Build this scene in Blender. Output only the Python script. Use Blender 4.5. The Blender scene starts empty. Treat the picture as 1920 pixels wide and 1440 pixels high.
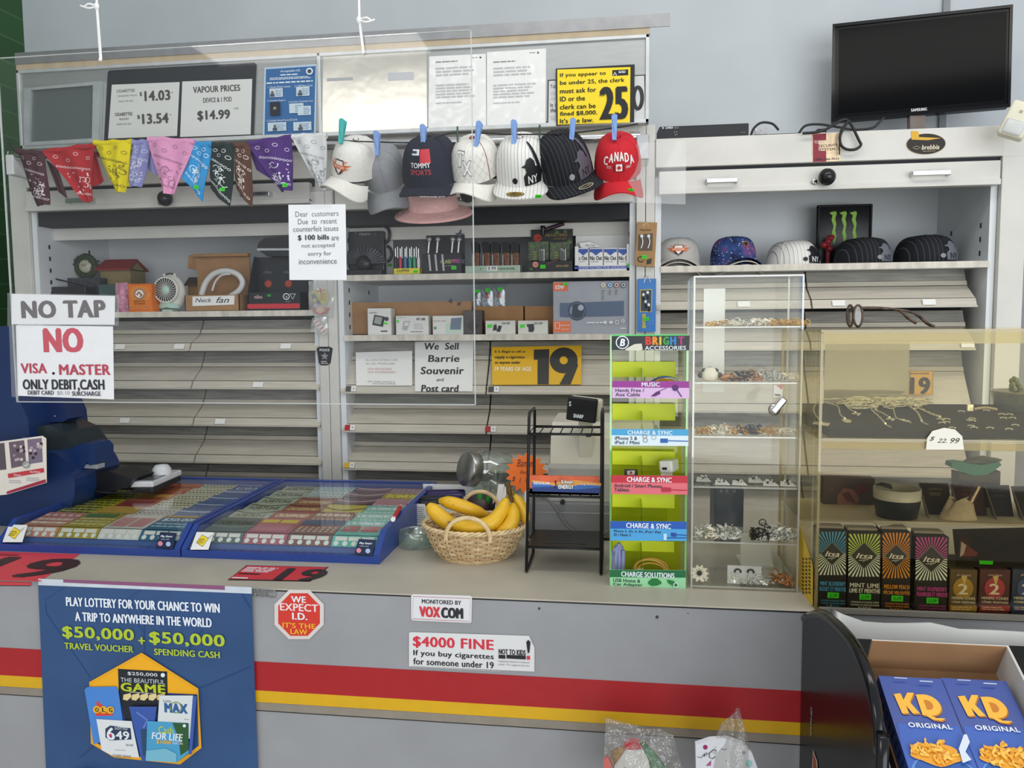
import bpy, bmesh, math, random
from mathutils import Vector as V, Matrix
R_ = math.radians
rnd = random.Random(7)
sc = bpy.context.scene
COL = sc.collection

# ---------------------------------------------------------------- camera, world, lights, exposure
FPX = 1458.0
YAW, PIT, ROL = R_(7.84), R_(4.54), R_(-.458)
_F = V((-math.sin(YAW) * math.cos(PIT), math.cos(YAW) * math.cos(PIT), -math.sin(PIT)))
_r0 = V((math.cos(YAW), math.sin(YAW), 0))
_u0 = _r0.cross(_F)
RT = _r0 * math.cos(ROL) + _u0 * math.sin(ROL)
UP = _u0 * math.cos(ROL) - _r0 * math.sin(ROL)
EYE = V((0, 0, 1.5))
cd = bpy.data.cameras.new('camera')
cd.sensor_width = 36; cd.lens = FPX / 1920 * 36; cd.clip_start = .02
cam = bpy.data.objects.new('camera', cd); COL.objects.link(cam)
cam.matrix_world = Matrix(((RT.x, UP.x, -_F.x, EYE.x), (RT.y, UP.y, -_F.y, EYE.y), (RT.z, UP.z, -_F.z, EYE.z), (0, 0, 0, 1)))
sc.camera = cam
sc.view_settings.view_transform = 'Standard'
sc.view_settings.look = 'None'
sc.view_settings.gamma = 1
sc.view_settings.use_curve_mapping = False
sc.view_settings.exposure = 0.16
sc.cycles.transparent_max_bounces = 40
w = bpy.data.worlds.new('world'); sc.world = w; w.use_nodes = True
_bg = w.node_tree.nodes['Background']
_bg.inputs[0].default_value = (.92, .96, 1.0, 1); _bg.inputs[1].default_value = .55

def area(name, loc, target, sx, sy, power, col):
    l = bpy.data.lights.new(name, 'AREA'); l.shape = 'RECTANGLE'; l.size = sx; l.size_y = sy; l.energy = power; l.color = col
    o = bpy.data.objects.new(name, l); COL.objects.link(o); o.location = loc
    o.rotation_euler = (V(target) - V(loc)).to_track_quat('-Z', 'Y').to_euler()
    return o
# the shop front's windows behind the photographer, and the ceiling fluorescents
area('shop_window_light', (2.6, -3.4, 1.6), (-.1, 2.4, 1.5), 6.0, 2.8, 170, (.93, .97, 1.0))
area('fluorescent_light', (.6, 1.2, 3.3), (.6, 1.9, 1.0), 2.6, .5, 18, (1, .97, .90))
area('ceiling_panel_light', (-2.0, -1.5, 3.3), (-2.0, -1.5, 0), 1.5, 1.0, 24, (1, .98, .93))

# ---------------------------------------------------------------- pixel -> place helpers
def ray(x, y): return _F + RT * ((x - 960) / FPX) - UP * ((y - 720) / FPX)
def aty(x, y, Y): d = ray(x, y); return EYE + d * (Y / d.y)
def atz(x, y, Z): d = ray(x, y); return EYE + d * ((Z - EYE.z) / d.z)
def atx(x, y, X): d = ray(x, y); return EYE + d * (X / d.x)
def ppm(P): return (V(P) - EYE).dot(_F) / FPX      # metres per pixel at a place

# ---------------------------------------------------------------- materials
def lin(h):
    h = h.lstrip('#'); o = []
    for i in (0, 2, 4):
        c = int(h[i:i + 2], 16) / 255
        o.append(c / 12.92 if c <= .04045 else ((c + .055) / 1.055) ** 2.4)
    return tuple(o) + (1,)
_mats = {}
def M(name, h='808080', rough=.5, metal=0, var=.08, scale=25, bump=0, stretch=None, spec=.4):
    if name in _mats: return _mats[name]
    m = bpy.data.materials.new(name); m.use_nodes = True; _mats[name] = m
    nt = m.node_tree; b = nt.nodes['Principled BSDF']; c = lin(h)
    b.inputs['Roughness'].default_value = rough; b.inputs['Metallic'].default_value = metal
    b.inputs['Specular IOR Level'].default_value = spec
    b.inputs['Base Color'].default_value = c
    m.diffuse_color = c
    if var or bump:
        tc = nt.nodes.new('ShaderNodeTexCoord'); n = nt.nodes.new('ShaderNodeTexNoise')
        n.inputs['Scale'].default_value = scale; n.inputs['Detail'].default_value = 3
        src = tc.outputs['Object']
        if stretch:
            mp = nt.nodes.new('ShaderNodeMapping'); mp.inputs['Scale'].default_value = stretch
            nt.links.new(src, mp.inputs[0]); src = mp.outputs[0]
        nt.links.new(src, n.inputs['Vector'])
        if var:
            r = nt.nodes.new('ShaderNodeValToRGB')
            r.color_ramp.elements[0].position = .3; r.color_ramp.elements[1].position = .7
            r.color_ramp.elements[0].color = tuple(min(1, x * (1 - var)) for x in c[:3]) + (1,)
            r.color_ramp.elements[1].color = tuple(min(1, x * (1 + var)) for x in c[:3]) + (1,)
            nt.links.new(n.outputs['Fac'], r.inputs[0]); nt.links.new(r.outputs[0], b.inputs['Base Color'])
        if bump:
            bp = nt.nodes.new('ShaderNodeBump'); bp.inputs['Strength'].default_value = bump; bp.inputs['Distance'].default_value = .01
            nt.links.new(n.outputs['Fac'], bp.inputs['Height']); nt.links.new(bp.outputs[0], b.inputs['Normal'])
    return m
def INK(h, rough=.5): return M('ink_' + h, h, rough, var=0)
def clear(name, h='FFFFFF', f0=.04, haze=0, rough=.03, hz='FFFFFF', bump=0, gz=.7):
    if name in _mats: return _mats[name]
    m = bpy.data.materials.new(name); m.use_nodes = True; _mats[name] = m
    nt = m.node_tree; nt.nodes.clear(); N = nt.nodes.new; L = nt.links.new
    out = N('ShaderNodeOutputMaterial'); t = N('ShaderNodeBsdfTransparent'); t.inputs[0].default_value = lin(h)
    g = N('ShaderNodeBsdfGlossy'); g.inputs['Roughness'].default_value = rough; g.inputs[0].default_value = (1, 1, 1, 1)
    lw = N('ShaderNodeLayerWeight'); p = N('ShaderNodeMath'); p.operation = 'POWER'; p.inputs[1].default_value = 5
    L(lw.outputs['Facing'], p.inputs[0])
    ma = N('ShaderNodeMath'); ma.operation = 'MULTIPLY_ADD'; ma.inputs[1].default_value = gz; ma.inputs[2].default_value = f0
    L(p.outputs[0], ma.inputs[0])
    mx = N('ShaderNodeMixShader'); L(ma.outputs[0], mx.inputs[0]); L(g.outputs[0], mx.inputs[2])
    base = t
    if haze:
        d = N('ShaderNodeBsdfDiffuse'); d.inputs[0].default_value = lin(hz)
        m2 = N('ShaderNodeMixShader'); m2.inputs[0].default_value = haze
        L(t.outputs[0], m2.inputs[1]); L(d.outputs[0], m2.inputs[2]); base = m2
    L(base.outputs[0], mx.inputs[1]); L(mx.outputs[0], out.inputs[0])
    if bump:
        tc = N('ShaderNodeTexCoord'); n = N('ShaderNodeTexNoise'); n.inputs['Scale'].default_value = bump
        bp = N('ShaderNodeBump'); bp.inputs['Strength'].default_value = .8; bp.inputs['Distance'].default_value = .02
        L(tc.outputs['Object'], n.inputs['Vector']); L(n.outputs['Fac'], bp.inputs['Height']); L(bp.outputs[0], g.inputs['Normal'])
    m.diffuse_color = lin(h)
    return m

# ---------------------------------------------------------------- text outlines
_tc = {}
def text2d(s, bold=0.0, shear=0.0, sp=1.0):
    k = (s, bold, shear, sp)
    if k in _tc: return _tc[k]
    cu = bpy.data.curves.new('lettering', 'FONT'); cu.body = s; cu.size = 1; cu.offset = bold; cu.shear = shear
    cu.space_character = sp; cu.resolution_u = 3; cu.fill_mode = 'FRONT'
    o = bpy.data.objects.new('lettering', cu)
    me = bpy.data.meshes.new_from_object(o)
    vs = [(q.co.x, q.co.y) for q in me.vertices]; fs = [tuple(q.vertices) for q in me.polygons]
    bpy.data.objects.remove(o); bpy.data.curves.remove(cu); bpy.data.meshes.remove(me)
    if not vs: vs, fs = [(0, 0), (1, 0), (1, 1)], []
    x0 = min(q[0] for q in vs); x1 = max(q[0] for q in vs); y0 = min(q[1] for q in vs); y1 = max(q[1] for q in vs)
    dx = max(x1 - x0, 1e-4); dy = max(y1 - y0, 1e-4)
    r = ([((q[0] - x0) / dx, (q[1] - y0) / dy) for q in vs], fs, dx / dy)
    _tc[k] = r
    return r

# ---------------------------------------------------------------- objects
_mw = {}
def props(o, label=None, cat=None, group=None, kind=None):
    if label: o['label'] = label
    if cat: o['category'] = cat
    if group: o['group'] = group
    if kind: o['kind'] = kind
    return o
def thing(name, label, cat, loc=(0, 0, 0), rot=(0, 0, 0), group=None):
    o = bpy.data.objects.new(name, None); COL.objects.link(o); o.empty_display_size = .02
    o.location = loc; o.rotation_euler = rot
    from mathutils import Euler
    _mw[o.name] = Matrix.LocRotScale(V(loc), Euler(rot), V((1, 1, 1)))
    return props(o, label, cat, group)

class MB:
    """collects shapes and links them as one mesh object"""
    def __init__(s, root=None, local=False):
        s.v = []; s.f = []; s.mi = []; s.sm = []; s.mats = []
        s.root = root
        s.T = Matrix()
        if root is not None and not local: s.T = _mw[root.name].inverted()
        s.base = s.T.copy()
    def at(s, loc=(0, 0, 0), rot=(0, 0, 0), scl=(1, 1, 1)):
        from mathutils import Euler
        s.T = s.base @ Matrix.LocRotScale(V(loc), Euler(rot), V(scl)); return s
    def add(s, vs, fs, mat, smooth=False):
        if mat not in s.mats: s.mats.append(mat)
        i = s.mats.index(mat); n = len(s.v)
        T = s.T
        s.v += [T @ V(q) for q in vs]
        s.f += [tuple(n + k for k in f) for f in fs]
        s.mi += [i] * len(fs); s.sm += [smooth] * len(fs)
        return s
    def box(s, x0, x1, y0, y1, z0, z1, mat, bev=0, seg=2):
        if bev:
            bm = bmesh.new(); bmesh.ops.create_cube(bm, size=1)
            for q in bm.verts: q.co = V(((x0 + x1) / 2 + q.co.x * (x1 - x0), (y0 + y1) / 2 + q.co.y * (y1 - y0), (z0 + z1) / 2 + q.co.z * (z1 - z0)))
            bmesh.ops.bevel(bm, geom=bm.edges[:], offset=bev, segments=seg, profile=.5, affect='EDGES')
            bm.verts.index_update()
            s.add([q.co.copy() for q in bm.verts], [[q.index for q in f.verts] for f in bm.faces], mat, seg > 1 and bev > .004); bm.free()
            return s
        return s.add([(x0, y0, z0), (x1, y0, z0), (x1, y1, z0), (x0, y1, z0), (x0, y0, z1), (x1, y0, z1), (x1, y1, z1), (x0, y1, z1)],
                     [(0, 3, 2, 1), (4, 5, 6, 7), (0, 1, 5, 4), (1, 2, 6, 5), (2, 3, 7, 6), (3, 0, 4, 7)], mat)
    def prism(s, pts, off, mat, smooth=False):
        n = len(pts); off = V(off); P = [V(q) for q in pts]
        s.add(P + [q + off for q in P], [tuple(range(n))[::-1], tuple(range(n, 2 * n))], mat)
        return s.add(P + [q + off for q in P], [(i, (i + 1) % n, n + (i + 1) % n, n + i) for i in range(n)], mat, smooth)
    def xprism(s, prof, x0, x1, mat, smooth=False):      # profile in (y, z), run along x
        return s.prism([(x0, a, b) for a, b in prof], (x1 - x0, 0, 0), mat, smooth)
    def tube(s, pts, r, mat, n=8, closed=False, caps=True):
        P = [V(q) for q in pts]; m = len(P)
        rr = r if isinstance(r, (list, tuple)) else [r] * m
        vs = []; fs = []; nrm = None
        for i in range(m):
            a = P[(i - 1) % m] if (i > 0 or closed) else P[i]; b = P[(i + 1) % m] if (i < m - 1 or closed) else P[i]
            t = (b - a)
            t = t.normalized() if t.length > 1e-9 else V((0, 0, 1))
            if nrm is None:
                nrm = t.cross(V((0, 0, 1)))
                if nrm.length < 1e-3: nrm = t.cross(V((1, 0, 0)))
            nrm = nrm - t * nrm.dot(t)
            if nrm.length < 1e-6: nrm = t.orthogonal()
            nrm.normalize(); bn = t.cross(nrm)
            for k in range(n):
                a_ = 2 * math.pi * k / n
                vs.append(P[i] + (nrm * math.cos(a_) + bn * math.sin(a_)) * rr[i])
        for i in range(m if closed else m - 1):
            j = (i + 1) % m
            for k in range(n): fs.append((i * n + k, i * n + (k + 1) % n, j * n + (k + 1) % n, j * n + k))
        s.add(vs, fs, mat, True)
        if caps and not closed:
            s.add(vs[:n], [tuple(range(n))[::-1]], mat); s.add(vs[-n:], [tuple(range(n))], mat)
        return s
    def cyl(s, p0, p1, r, mat, n=20, r2=None):
        return s.tube([p0, p1], [r, r if r2 is None else r2], mat, n)
    def lathe(s, prof, c, mat, n=28, axis=None, smooth=True):   # profile (r, h) about axis through c
        c = V(c); ax = V(axis or (0, 0, 1)).normalized(); e1 = ax.orthogonal().normalized(); e2 = ax.cross(e1)
        vs = []; fs = []
        for r, h in prof:
            for k in range(n):
                a = 2 * math.pi * k / n
                vs.append(c + ax * h + (e1 * math.cos(a) + e2 * math.sin(a)) * max(r, 1e-5))
        for i in range(len(prof) - 1):
            for k in range(n): fs.append((i * n + k, i * n + (k + 1) % n, (i + 1) * n + (k + 1) % n, (i + 1) * n + k))
        return s.add(vs, fs, mat, smooth)
    def ball(s, c, r, mat, n=16, m=10):
        rx, ry, rz = r if isinstance(r, (tuple, list)) else (r, r, r); c = V(c); vs = []; fs = []
        for i in range(m + 1):
            t = math.pi * i / m
            for k in range(n):
                a = 2 * math.pi * k / n
                vs.append(c + V((rx * math.sin(t) * math.cos(a), ry * math.sin(t) * math.sin(a), rz * math.cos(t))))
        for i in range(m):
            for k in range(n): fs.append((i * n + k, (i + 1) * n + k, (i + 1) * n + (k + 1) % n, i * n + (k + 1) % n))
        return s.add(vs, fs, mat, True)
    def grid(s, fn, nu, nv, mat, smooth=True, thick=None):
        vs = [V(fn(i / nu, j / nv)) for j in range(nv + 1) for i in range(nu + 1)]
        q = lambda i, j: j * (nu + 1) + i
        fs = [(q(i, j), q(i + 1, j), q(i + 1, j + 1), q(i, j + 1)) for j in range(nv) for i in range(nu)]
        s.add(vs, fs, mat, smooth)
        if thick:
            t = V(thick); w2 = [a + t for a in vs]
            s.add(w2, [f[::-1] for f in fs], mat, smooth)
            ed = [q(i, 0) for i in range(nu + 1)] + [q(nu, j) for j in range(1, nv + 1)] + [q(i, nv) for i in range(nu - 1, -1, -1)] + [q(0, j) for j in range(nv - 1, 0, -1)]
            n = len(ed); L = [vs[e] for e in ed] + [w2[e] for e in ed]
            s.add(L, [(i, (i + 1) % n, n + (i + 1) % n, n + i)[::-1] for i in range(n)], mat)
        return s
    def flat(s, pts, fn, mat):                    # 2-D polygon through a mapping
        if not getattr(s, 'fine', False): return s.add([fn(a, b) for a, b in pts], [tuple(range(len(pts)))], mat)
        bm = bmesh.new(); bm.faces.new([bm.verts.new((a, b, 0)) for a, b in pts]); bmesh.ops.triangulate(bm, faces=bm.faces[:])
        for _ in range(3): bmesh.ops.subdivide_edges(bm, edges=[e for e in bm.edges if e.calc_length() > .006], cuts=1, use_grid_fill=True)
        bmesh.ops.triangulate(bm, faces=bm.faces[:]); bm.verts.index_update()
        s.add([fn(q.co.x, q.co.y) for q in bm.verts], [[q.index for q in f.verts] for f in bm.faces], mat); bm.free(); return s
    def ribbon(s, pts, w, fn, mat, closed=False):
        n = len(pts); A = []
        for i in range(n):
            a = pts[(i - 1) % n] if (i or closed) else pts[i]; b = pts[(i + 1) % n] if (i < n - 1 or closed) else pts[i]
            dx, dy = b[0] - a[0], b[1] - a[1]; l = math.hypot(dx, dy) or 1
            A.append((pts[i][0] - dy / l * w / 2, pts[i][1] + dx / l * w / 2)); A.append((pts[i][0] + dy / l * w / 2, pts[i][1] - dx / l * w / 2))
        fs = [(2 * i, 2 * i + 1, (2 * i + 3) % (2 * n), (2 * i + 2) % (2 * n)) for i in range(n if closed else n - 1)]
        return s.add([fn(*q) for q in A], fs, mat)
    def word(s, t, a0, b0, a1, b1, fn, mat, bold=0, shear=0, sp=1.0):
        # weight: a little outline offset, the rest by widening the stems sideways
        vs, fs, asp = text2d(t, 0, shear, sp + bold * 1.2)
        e = bold * .95 * (b1 - b0); n = 0 if e <= 0 else (1 if e < .001 else 2); f_ = e * .35
        sh = [e * k / n for k in range(-n, n + 1)] if n else [0]
        o = fn(a0, b0); nn = (fn(a1, b0) - o).cross(fn(a0, b1) - o)
        if nn.length: nn.normalize()
        for k, d in enumerate(sh): s.add([fn(a0 + e + d + x * (a1 - a0 - 2 * e), b0 + f_ * (1 + (k % 2) * 2 - 1) + y * (b1 - b0 - 2 * f_)) + nn * (k * 6e-5) for x, y in vs], fs, mat)
        return s
    def build(s, name, parent=None, **kw):
        """with a root: a part of it; without: a thing of its own, origin at its base"""
        par = parent if parent is not None else s.root
        if par is None:
            xs = [q.x for q in s.v]; ys = [q.y for q in s.v]; zs = [q.z for q in s.v]
            loc = V(((min(xs) + max(xs)) / 2, (min(ys) + max(ys)) / 2, min(zs)))
            vs = [q - loc for q in s.v]
        else: loc = V((0, 0, 0)); vs = s.v
        me = bpy.data.meshes.new(name); me.from_pydata([tuple(q) for q in vs], [], s.f)
        for m in s.mats: me.materials.append(m)
        me.polygons.foreach_set('material_index', s.mi); me.polygons.foreach_set('use_smooth', s.sm)
        me.update()
        o = bpy.data.objects.new(name, me); COL.objects.link(o); o.location = loc
        if par is not None: o.parent = par
        else: _mw[o.name] = Matrix.Translation(loc)
        return props(o, **kw)

class Pan:
    """a printed plane in the place: coordinates are read off the photograph onto that plane"""
    def __init__(s, mb, P0, u=(1, 0, 0), v=(0, 0, 1)):
        s.mb = mb; s.P0 = V(P0); s.u = V(u).normalized(); v = V(v); s.v = (v - s.u * v.dot(s.u)).normalized(); s.n = s.u.cross(s.v); s.h = 0
    def ab(s, x, y):
        d = ray(x, y); t = (s.P0 - EYE).dot(s.n) / d.dot(s.n); q = EYE + d * t - s.P0
        return q.dot(s.u), q.dot(s.v)
    def P(s, a, b, h=None): return s.P0 + s.u * a + s.v * b + s.n * (s.h if h is None else h)
    def up(s): s.h += .00022; return lambda a, b: s.P(a, b)
    def slab(s, px, mat, th=.002, edge=None):
        q = [s.P(*s.ab(*p), h=s.h) for p in px]; s.mb.prism(q, s.n * th, mat); s.h += th; return s
    def rect(s, x0, y0, x1, y1, mat, th=.002):          # square-cornered in the plane; y at the left end
        a0, b1 = s.ab(x0, y0); _, b0 = s.ab(x0, y1); a1, _ = s.ab(x1, (y0 + y1) / 2)
        s.mb.prism([s.P(a0, b0), s.P(a1, b0), s.P(a1, b1), s.P(a0, b1)], s.n * th, mat); s.h += th; return s
    def bar(s, x0, y0, x1, y1, mat):
        a0, b1 = s.ab(x0, y0); _, b0 = s.ab(x0, y1); a1, _ = s.ab(x1, (y0 + y1) / 2)
        s.mb.flat([(a0, b0), (a1, b0), (a1, b1), (a0, b1)], s.up(), mat); return s
    def poly(s, px, mat): s.mb.flat([s.ab(*p) for p in px], s.up(), mat); return s
    def line(s, px, w, mat, closed=False):
        k = ppm(s.P0); s.mb.ribbon([s.ab(*p) for p in px], w * k, s.up(), mat, closed); return s
    def disc(s, x, y, r, mat, n=20, ry=None):
        ry = ry or r; return s.poly([(x + r * math.cos(2 * math.pi * i / n), y + ry * math.sin(2 * math.pi * i / n)) for i in range(n)], mat)
    def ring(s, x, y, r, w, mat, n=20, ry=None):
        ry = ry or r; return s.line([(x + r * math.cos(2 * math.pi * i / n), y + ry * math.sin(2 * math.pi * i / n)) for i in range(n)], w, mat, True)
    def text(s, t, x0, y0, x1, y1, mat, bold=0, shear=0, sp=1.0):   # y0 / y1: top and bottom of the ink at its left end
        a0, b1 = s.ab(x0, y0); _, b0 = s.ab(x0, y1); a1, _ = s.ab(x1, (y0 + y1) / 2)
        s.mb.word(t, a0, b0, a1, b1, s.up(), mat, bold, shear, sp); return s
    def small(s, x0, y0, x1, y1, n, mat, seed=1, fill=.5):          # print too fine to read: rows of dashes
        q = random.Random(seed); f = s.up(); a0, b1 = s.ab(x0, y0); _, b0 = s.ab(x0, y1); a1, _ = s.ab(x1, (y0 + y1) / 2)
        for i in range(n):
            b = b1 - (i + .5) * (b1 - b0) / n; t = (b1 - b0) / n * fill / 2; a = a0; end = a0 + (a1 - a0) * q.uniform(.75, 1)
            while a < end:
                e = min(end, a + (b1 - b0) / n * q.uniform(1.2, 4)); s.mb.flat([(a, b - t), (e, b - t), (e, b + t), (a, b + t)], f, mat); a = e + t * 1.6
        return s
def tag_green(mb, P, w=.018, h=.012, txt=True):
    """little fluorescent price sticker"""
    p = Pan(mb, P); p.mb.prism([p.P(-w / 2, -h / 2), p.P(w / 2, -h / 2), p.P(w / 2, h / 2), p.P(-w / 2, h / 2)], p.n * .0006, INK('3CDC28')); p.h = .0006
    if txt: p.mb.word('2.29', -w * .34, -h * .25, w * .34, h * .25, p.up(), INK('1A4A14'), .01, .2)
def arc(cx, cy, r, a0, a1, n=12, ry=None):
    return [(cx + r * math.cos(R_(a0 + (a1 - a0) * i / n)), cy + (ry or r) * math.sin(R_(a0 + (a1 - a0) * i / n))) for i in range(n + 1)]
def smooth_path(P, k=6):
    P = [V(q) for q in P]; out = []
    for i in range(len(P) - 1):
        a = P[max(i - 1, 0)]; b = P[i]; c = P[i + 1]; d = P[min(i + 2, len(P) - 1)]
        for j in range(k):
            t = j / k
            out.append(.5 * ((2 * b) + (c - a) * t + (2 * a - 5 * b + 4 * c - d) * t * t + (3 * b - a - 3 * c + d) * t ** 3))
    return out + [P[-1]]
WHITE = M('paper', 'E9E9E6', .6, var=.02); BLK = INK('17171A'); GREY = INK('77777A'); RED = INK('D32532'); LGREY = INK('B9B9BB')
# ================================================================ the setting
mwall = M('wall_paint', 'C3C9CD', .7, var=.05, scale=3, bump=.03)
WY = 3.2
mb = MB(); mb.box(-2.59, 2.4, WY, WY + .1, 0, 3.6, mwall); mb.build('wall_back', kind='structure')
m = M('floor_tile', 'B5B0A6', .5, var=.15, scale=6)
mb = MB(); mb.box(-3.2, 3.2, -1.5, WY, -.05, 0, m); mb.build('floor', kind='structure')
# green painted brick return on the left
gm = bpy.data.materials.new('green_brick'); gm.use_nodes = True
nt = gm.node_tree; b = nt.nodes['Principled BSDF']; br = nt.nodes.new('ShaderNodeTexBrick'); tc = nt.nodes.new('ShaderNodeTexCoord'); mp = nt.nodes.new('ShaderNodeMapping')
mp.inputs['Rotation'].default_value = (0, R_(90), 0)
sx = nt.nodes.new('ShaderNodeSeparateXYZ'); cb = nt.nodes.new('ShaderNodeCombineXYZ')
nt.links.new(tc.outputs['Object'], sx.inputs[0]); nt.links.new(sx.outputs['Y'], cb.inputs['X']); nt.links.new(sx.outputs['Z'], cb.inputs['Y'])
nt.links.new(cb.outputs[0], br.inputs['Vector'])
br.inputs['Color1'].default_value = lin('2C5A2A'); br.inputs['Color2'].default_value = lin('26502A'); br.inputs['Mortar'].default_value = lin('3D6A3C')
br.inputs['Scale'].default_value = 1; br.inputs['Brick Width'].default_value = .4; br.inputs['Row Height'].default_value = .105; br.inputs['Mortar Size'].default_value = .004
nt.links.new(br.outputs['Color'], b.inputs['Base Color']); b.inputs['Roughness'].default_value = .45
bp = nt.nodes.new('ShaderNodeBump'); bp.inputs['Strength'].default_value = .5; bp.inputs['Distance'].default_value = .01; bp.invert = True
nt.links.new(br.outputs['Fac'], bp.inputs['Height']); nt.links.new(bp.outputs[0], b.inputs['Normal'])
mb = MB(); mb.box(-2.69, -2.59, 1.2, WY + .1, 0, 3.6, gm); mb.build('wall_left', kind='structure')
# wall return on the right beside the last cabinet, with the darker sloped opening below
mb = MB(); Yw = 2.76
mb.prism([(1.262, Yw, 0), (1.262, Yw, 1.78), (1.50, Yw, 1.98), (2.4, Yw, 2.4), (2.4, Yw, 0)], (0, .03, 0), M('stair_side', '8E8F93', .7))
mb.build('wall_right', kind='structure')
mb = MB(); p0 = aty(1765, 240, WY - .005); mb.box(p0.x - .010, p0.x + .014, WY - .012, WY - .0005, 2.0, 3.6, M('trim_grey', '8B9094', .5)); mb.build('trim_1', kind='structure')

# ================================================================ the tobacco cabinets
YF = 2.70; YB = 3.14
mcab = M('cabinet_steel', 'D2D0CA', .42, var=.05, scale=8)
mcabin = M('cabinet_inside', 'DCE0E3', .5, var=.04, scale=5)
mshade = M('slot_shade', '2C2E32', .7, var=.1)  # dark colour stands for the shade in slots, door gaps and peg holes
mflap = M('flap_steel', 'C2BCAF', .45, var=.10, scale=14, stretch=(.6, 3, 9))
mflapd = M('flap_groove', '96948E', .45, var=.25, scale=10, stretch=(.8, 4, 14))
mlip = M('shelf_lip', 'CFC9BD', .5, var=.18, scale=40, stretch=(1, 1, .3))
chrome = M('chrome', 'C8C8C8', .22, 1, var=0)
def pegs(mb, x, s, z0, z1):
    for y in (YF + .07, YF + .30):
        z = z0 + .03
        while z < z1:
            mb.box(x - .001, x + .001, y - .004, y + .004, z - .008, z + .008, mshade); z += .045
def flap(root, x0, x1, zt, zb, labels=()):
    h = zt - zb; mb = MB(root)
    g = min(.05, .3 * h)
    mb.xprism([(2.812, zt), (2.796, zt - g), (2.83, zt - g), (2.84, zt)], x0, x1, mflapd)
    mb.xprism([(2.790, zt - g - .001), (2.784, zt - g - .016), (2.83, zt - g - .016), (2.83, zt - g - .001)], x0, x1, mflap)
    zl = zb + .028
    mb.xprism([(2.786, zt - g - .018), (2.722, zl), (2.75, zl), (2.83, zt - g - .018)], x0, x1, mflap)
    mb.xprism([(2.717, zl - .002), (2.706, zb + .003), (2.700, zb + .003), (2.700, zb - .003), (2.76, zb - .003), (2.76, zl - .002)], x0, x1, mflap)
    d = mb.build('flip_door', root)
    for px, py, c in labels:
        lb = MB(root); P = aty(px, py, 2.703); q = Pan(lb, P, (1, 0, 0), (0, .012, .026)); q.P0 = V((P.x, 2.7065 - .0005, zb + .014))
        k = lambda a0, a1, c: lb.prism([q.P(a0, -.010), q.P(a1, -.010), q.P(a1, .010), q.P(a0, .010)], q.n * .001, c)
        if c is None: k(-.02, .02, WHITE)
        else: k(-.02, -.001, c); k(.0, .018, WHITE); q.h = .001; lb.word('9', .006, -.004, .012, .004, q.up(), BLK)
        props(lb.build('shelf_label', d)); 
def cabinet(label, x0, x1, ztop, shelves, flaps, split, door, labels={}, ins=(.006, .006), lintel=True):
    root = thing('tobacco_cabinet', label, 'cabinet', ((x0 + x1) / 2, YF + .2, 0), group='tobacco cabinets behind the counter')
    mb = MB(root); t = .045
    mb.box(x0, x0 + .02, YF + .012, YB, 0, ztop, mcabin); mb.box(x1 - .02, x1, YF + .012, YB, 0, ztop, mcabin)
    mb.box(x0, x1, YB - .01, YB, 0, ztop, mcabin); mb.box(x0, x1, YF + .012, YB, ztop - .02, ztop, mcab)
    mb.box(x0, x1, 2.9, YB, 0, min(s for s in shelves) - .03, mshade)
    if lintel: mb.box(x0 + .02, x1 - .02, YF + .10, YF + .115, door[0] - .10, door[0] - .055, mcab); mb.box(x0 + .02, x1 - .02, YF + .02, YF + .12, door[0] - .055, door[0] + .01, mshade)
    zs = min(shelves); pegs(mb, x0 + .021, 1, zs, door[0] - .1); pegs(mb, x1 - .021, -1, zs, door[0] - .1)
    mb.build('carcass', root)
    for zz in shelves:
        s = MB(root); s.box(x0 + .02, x1 - .02, YF + .015, YB - .012, zz - .018, zz, mcabin); s.box(x0 + .02, x1 - .02, YF + .004, YF + .015, zz - .02, zz + .001, mlip); s.build('shelf', root)
    for i, (zt, zb) in enumerate(flaps):
        if split:
            flap(root, x0 + ins[0], split - .003, zt, zb, labels.get((i, 0), ())); flap(root, split + .003, x1 - ins[1], zt, zb, labels.get((i, 1), ()))
        else: flap(root, x0 + .022, x1 - .022, zt, zb, labels.get((i, 0), ()))
    # lift-up door folded under the fascia
    d = MB(root); d.box(x0 + .01, x1 - .01, YF - .028, YF + .004, door[0], door[1], mcab, .003); d.box(x0 + .01, x1 - .01, YF - .034, YF + .002, door[0] - .006, door[0] + .012, mcab, .002)
    d = d.build('lift_door', root)
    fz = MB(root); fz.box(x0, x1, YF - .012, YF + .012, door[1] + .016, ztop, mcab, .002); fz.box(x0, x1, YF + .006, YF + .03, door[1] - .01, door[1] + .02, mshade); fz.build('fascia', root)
    return root, d
def handle(root, d, px, py, w):
    P = aty(px, py, YF - .028); mb = MB(root)
    mb.box(P.x - w / 2, P.x + w / 2, YF - .058, YF - .052, P.z - .008, P.z + .008, chrome, .002)
    for s in (-1, 1): mb.box(P.x + s * (w / 2 - .006), P.x + s * (w / 2), YF - .056, YF - .027, P.z - .008, P.z + .008, chrome)
    mb.build('handle', d, label='polished steel pull handle')
def knob(root, d, px, py, lx, ly):
    P = aty(px, py, YF - .05); mb = MB(root); mb.ball((P.x, YF - .062, P.z), .027, M('knob_black', '17181A', .2, var=0)); mb.cyl((P.x, YF - .04, P.z), (P.x, YF - .027, P.z), .012, chrome)
    mb.build('lock_knob', d, label='round black lock cover')
    Q = aty(lx, ly, YF - .035); mb = MB(root); mb.lathe([(0, .012), (.007, .012), (.010, .010), (.011, 0)], (Q.x, YF - .027, Q.z), chrome, 18, (0, -1, 0)); mb.box(Q.x - .002, Q.x + .001, YF - .041, YF - .039, Q.z - .005, Q.z + .004, BLK); mb.build('cylinder_lock', d)
xs = lambda px, py: aty(px, py, YF).x
zz = lambda px, py: aty(px, py, YF).z
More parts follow.
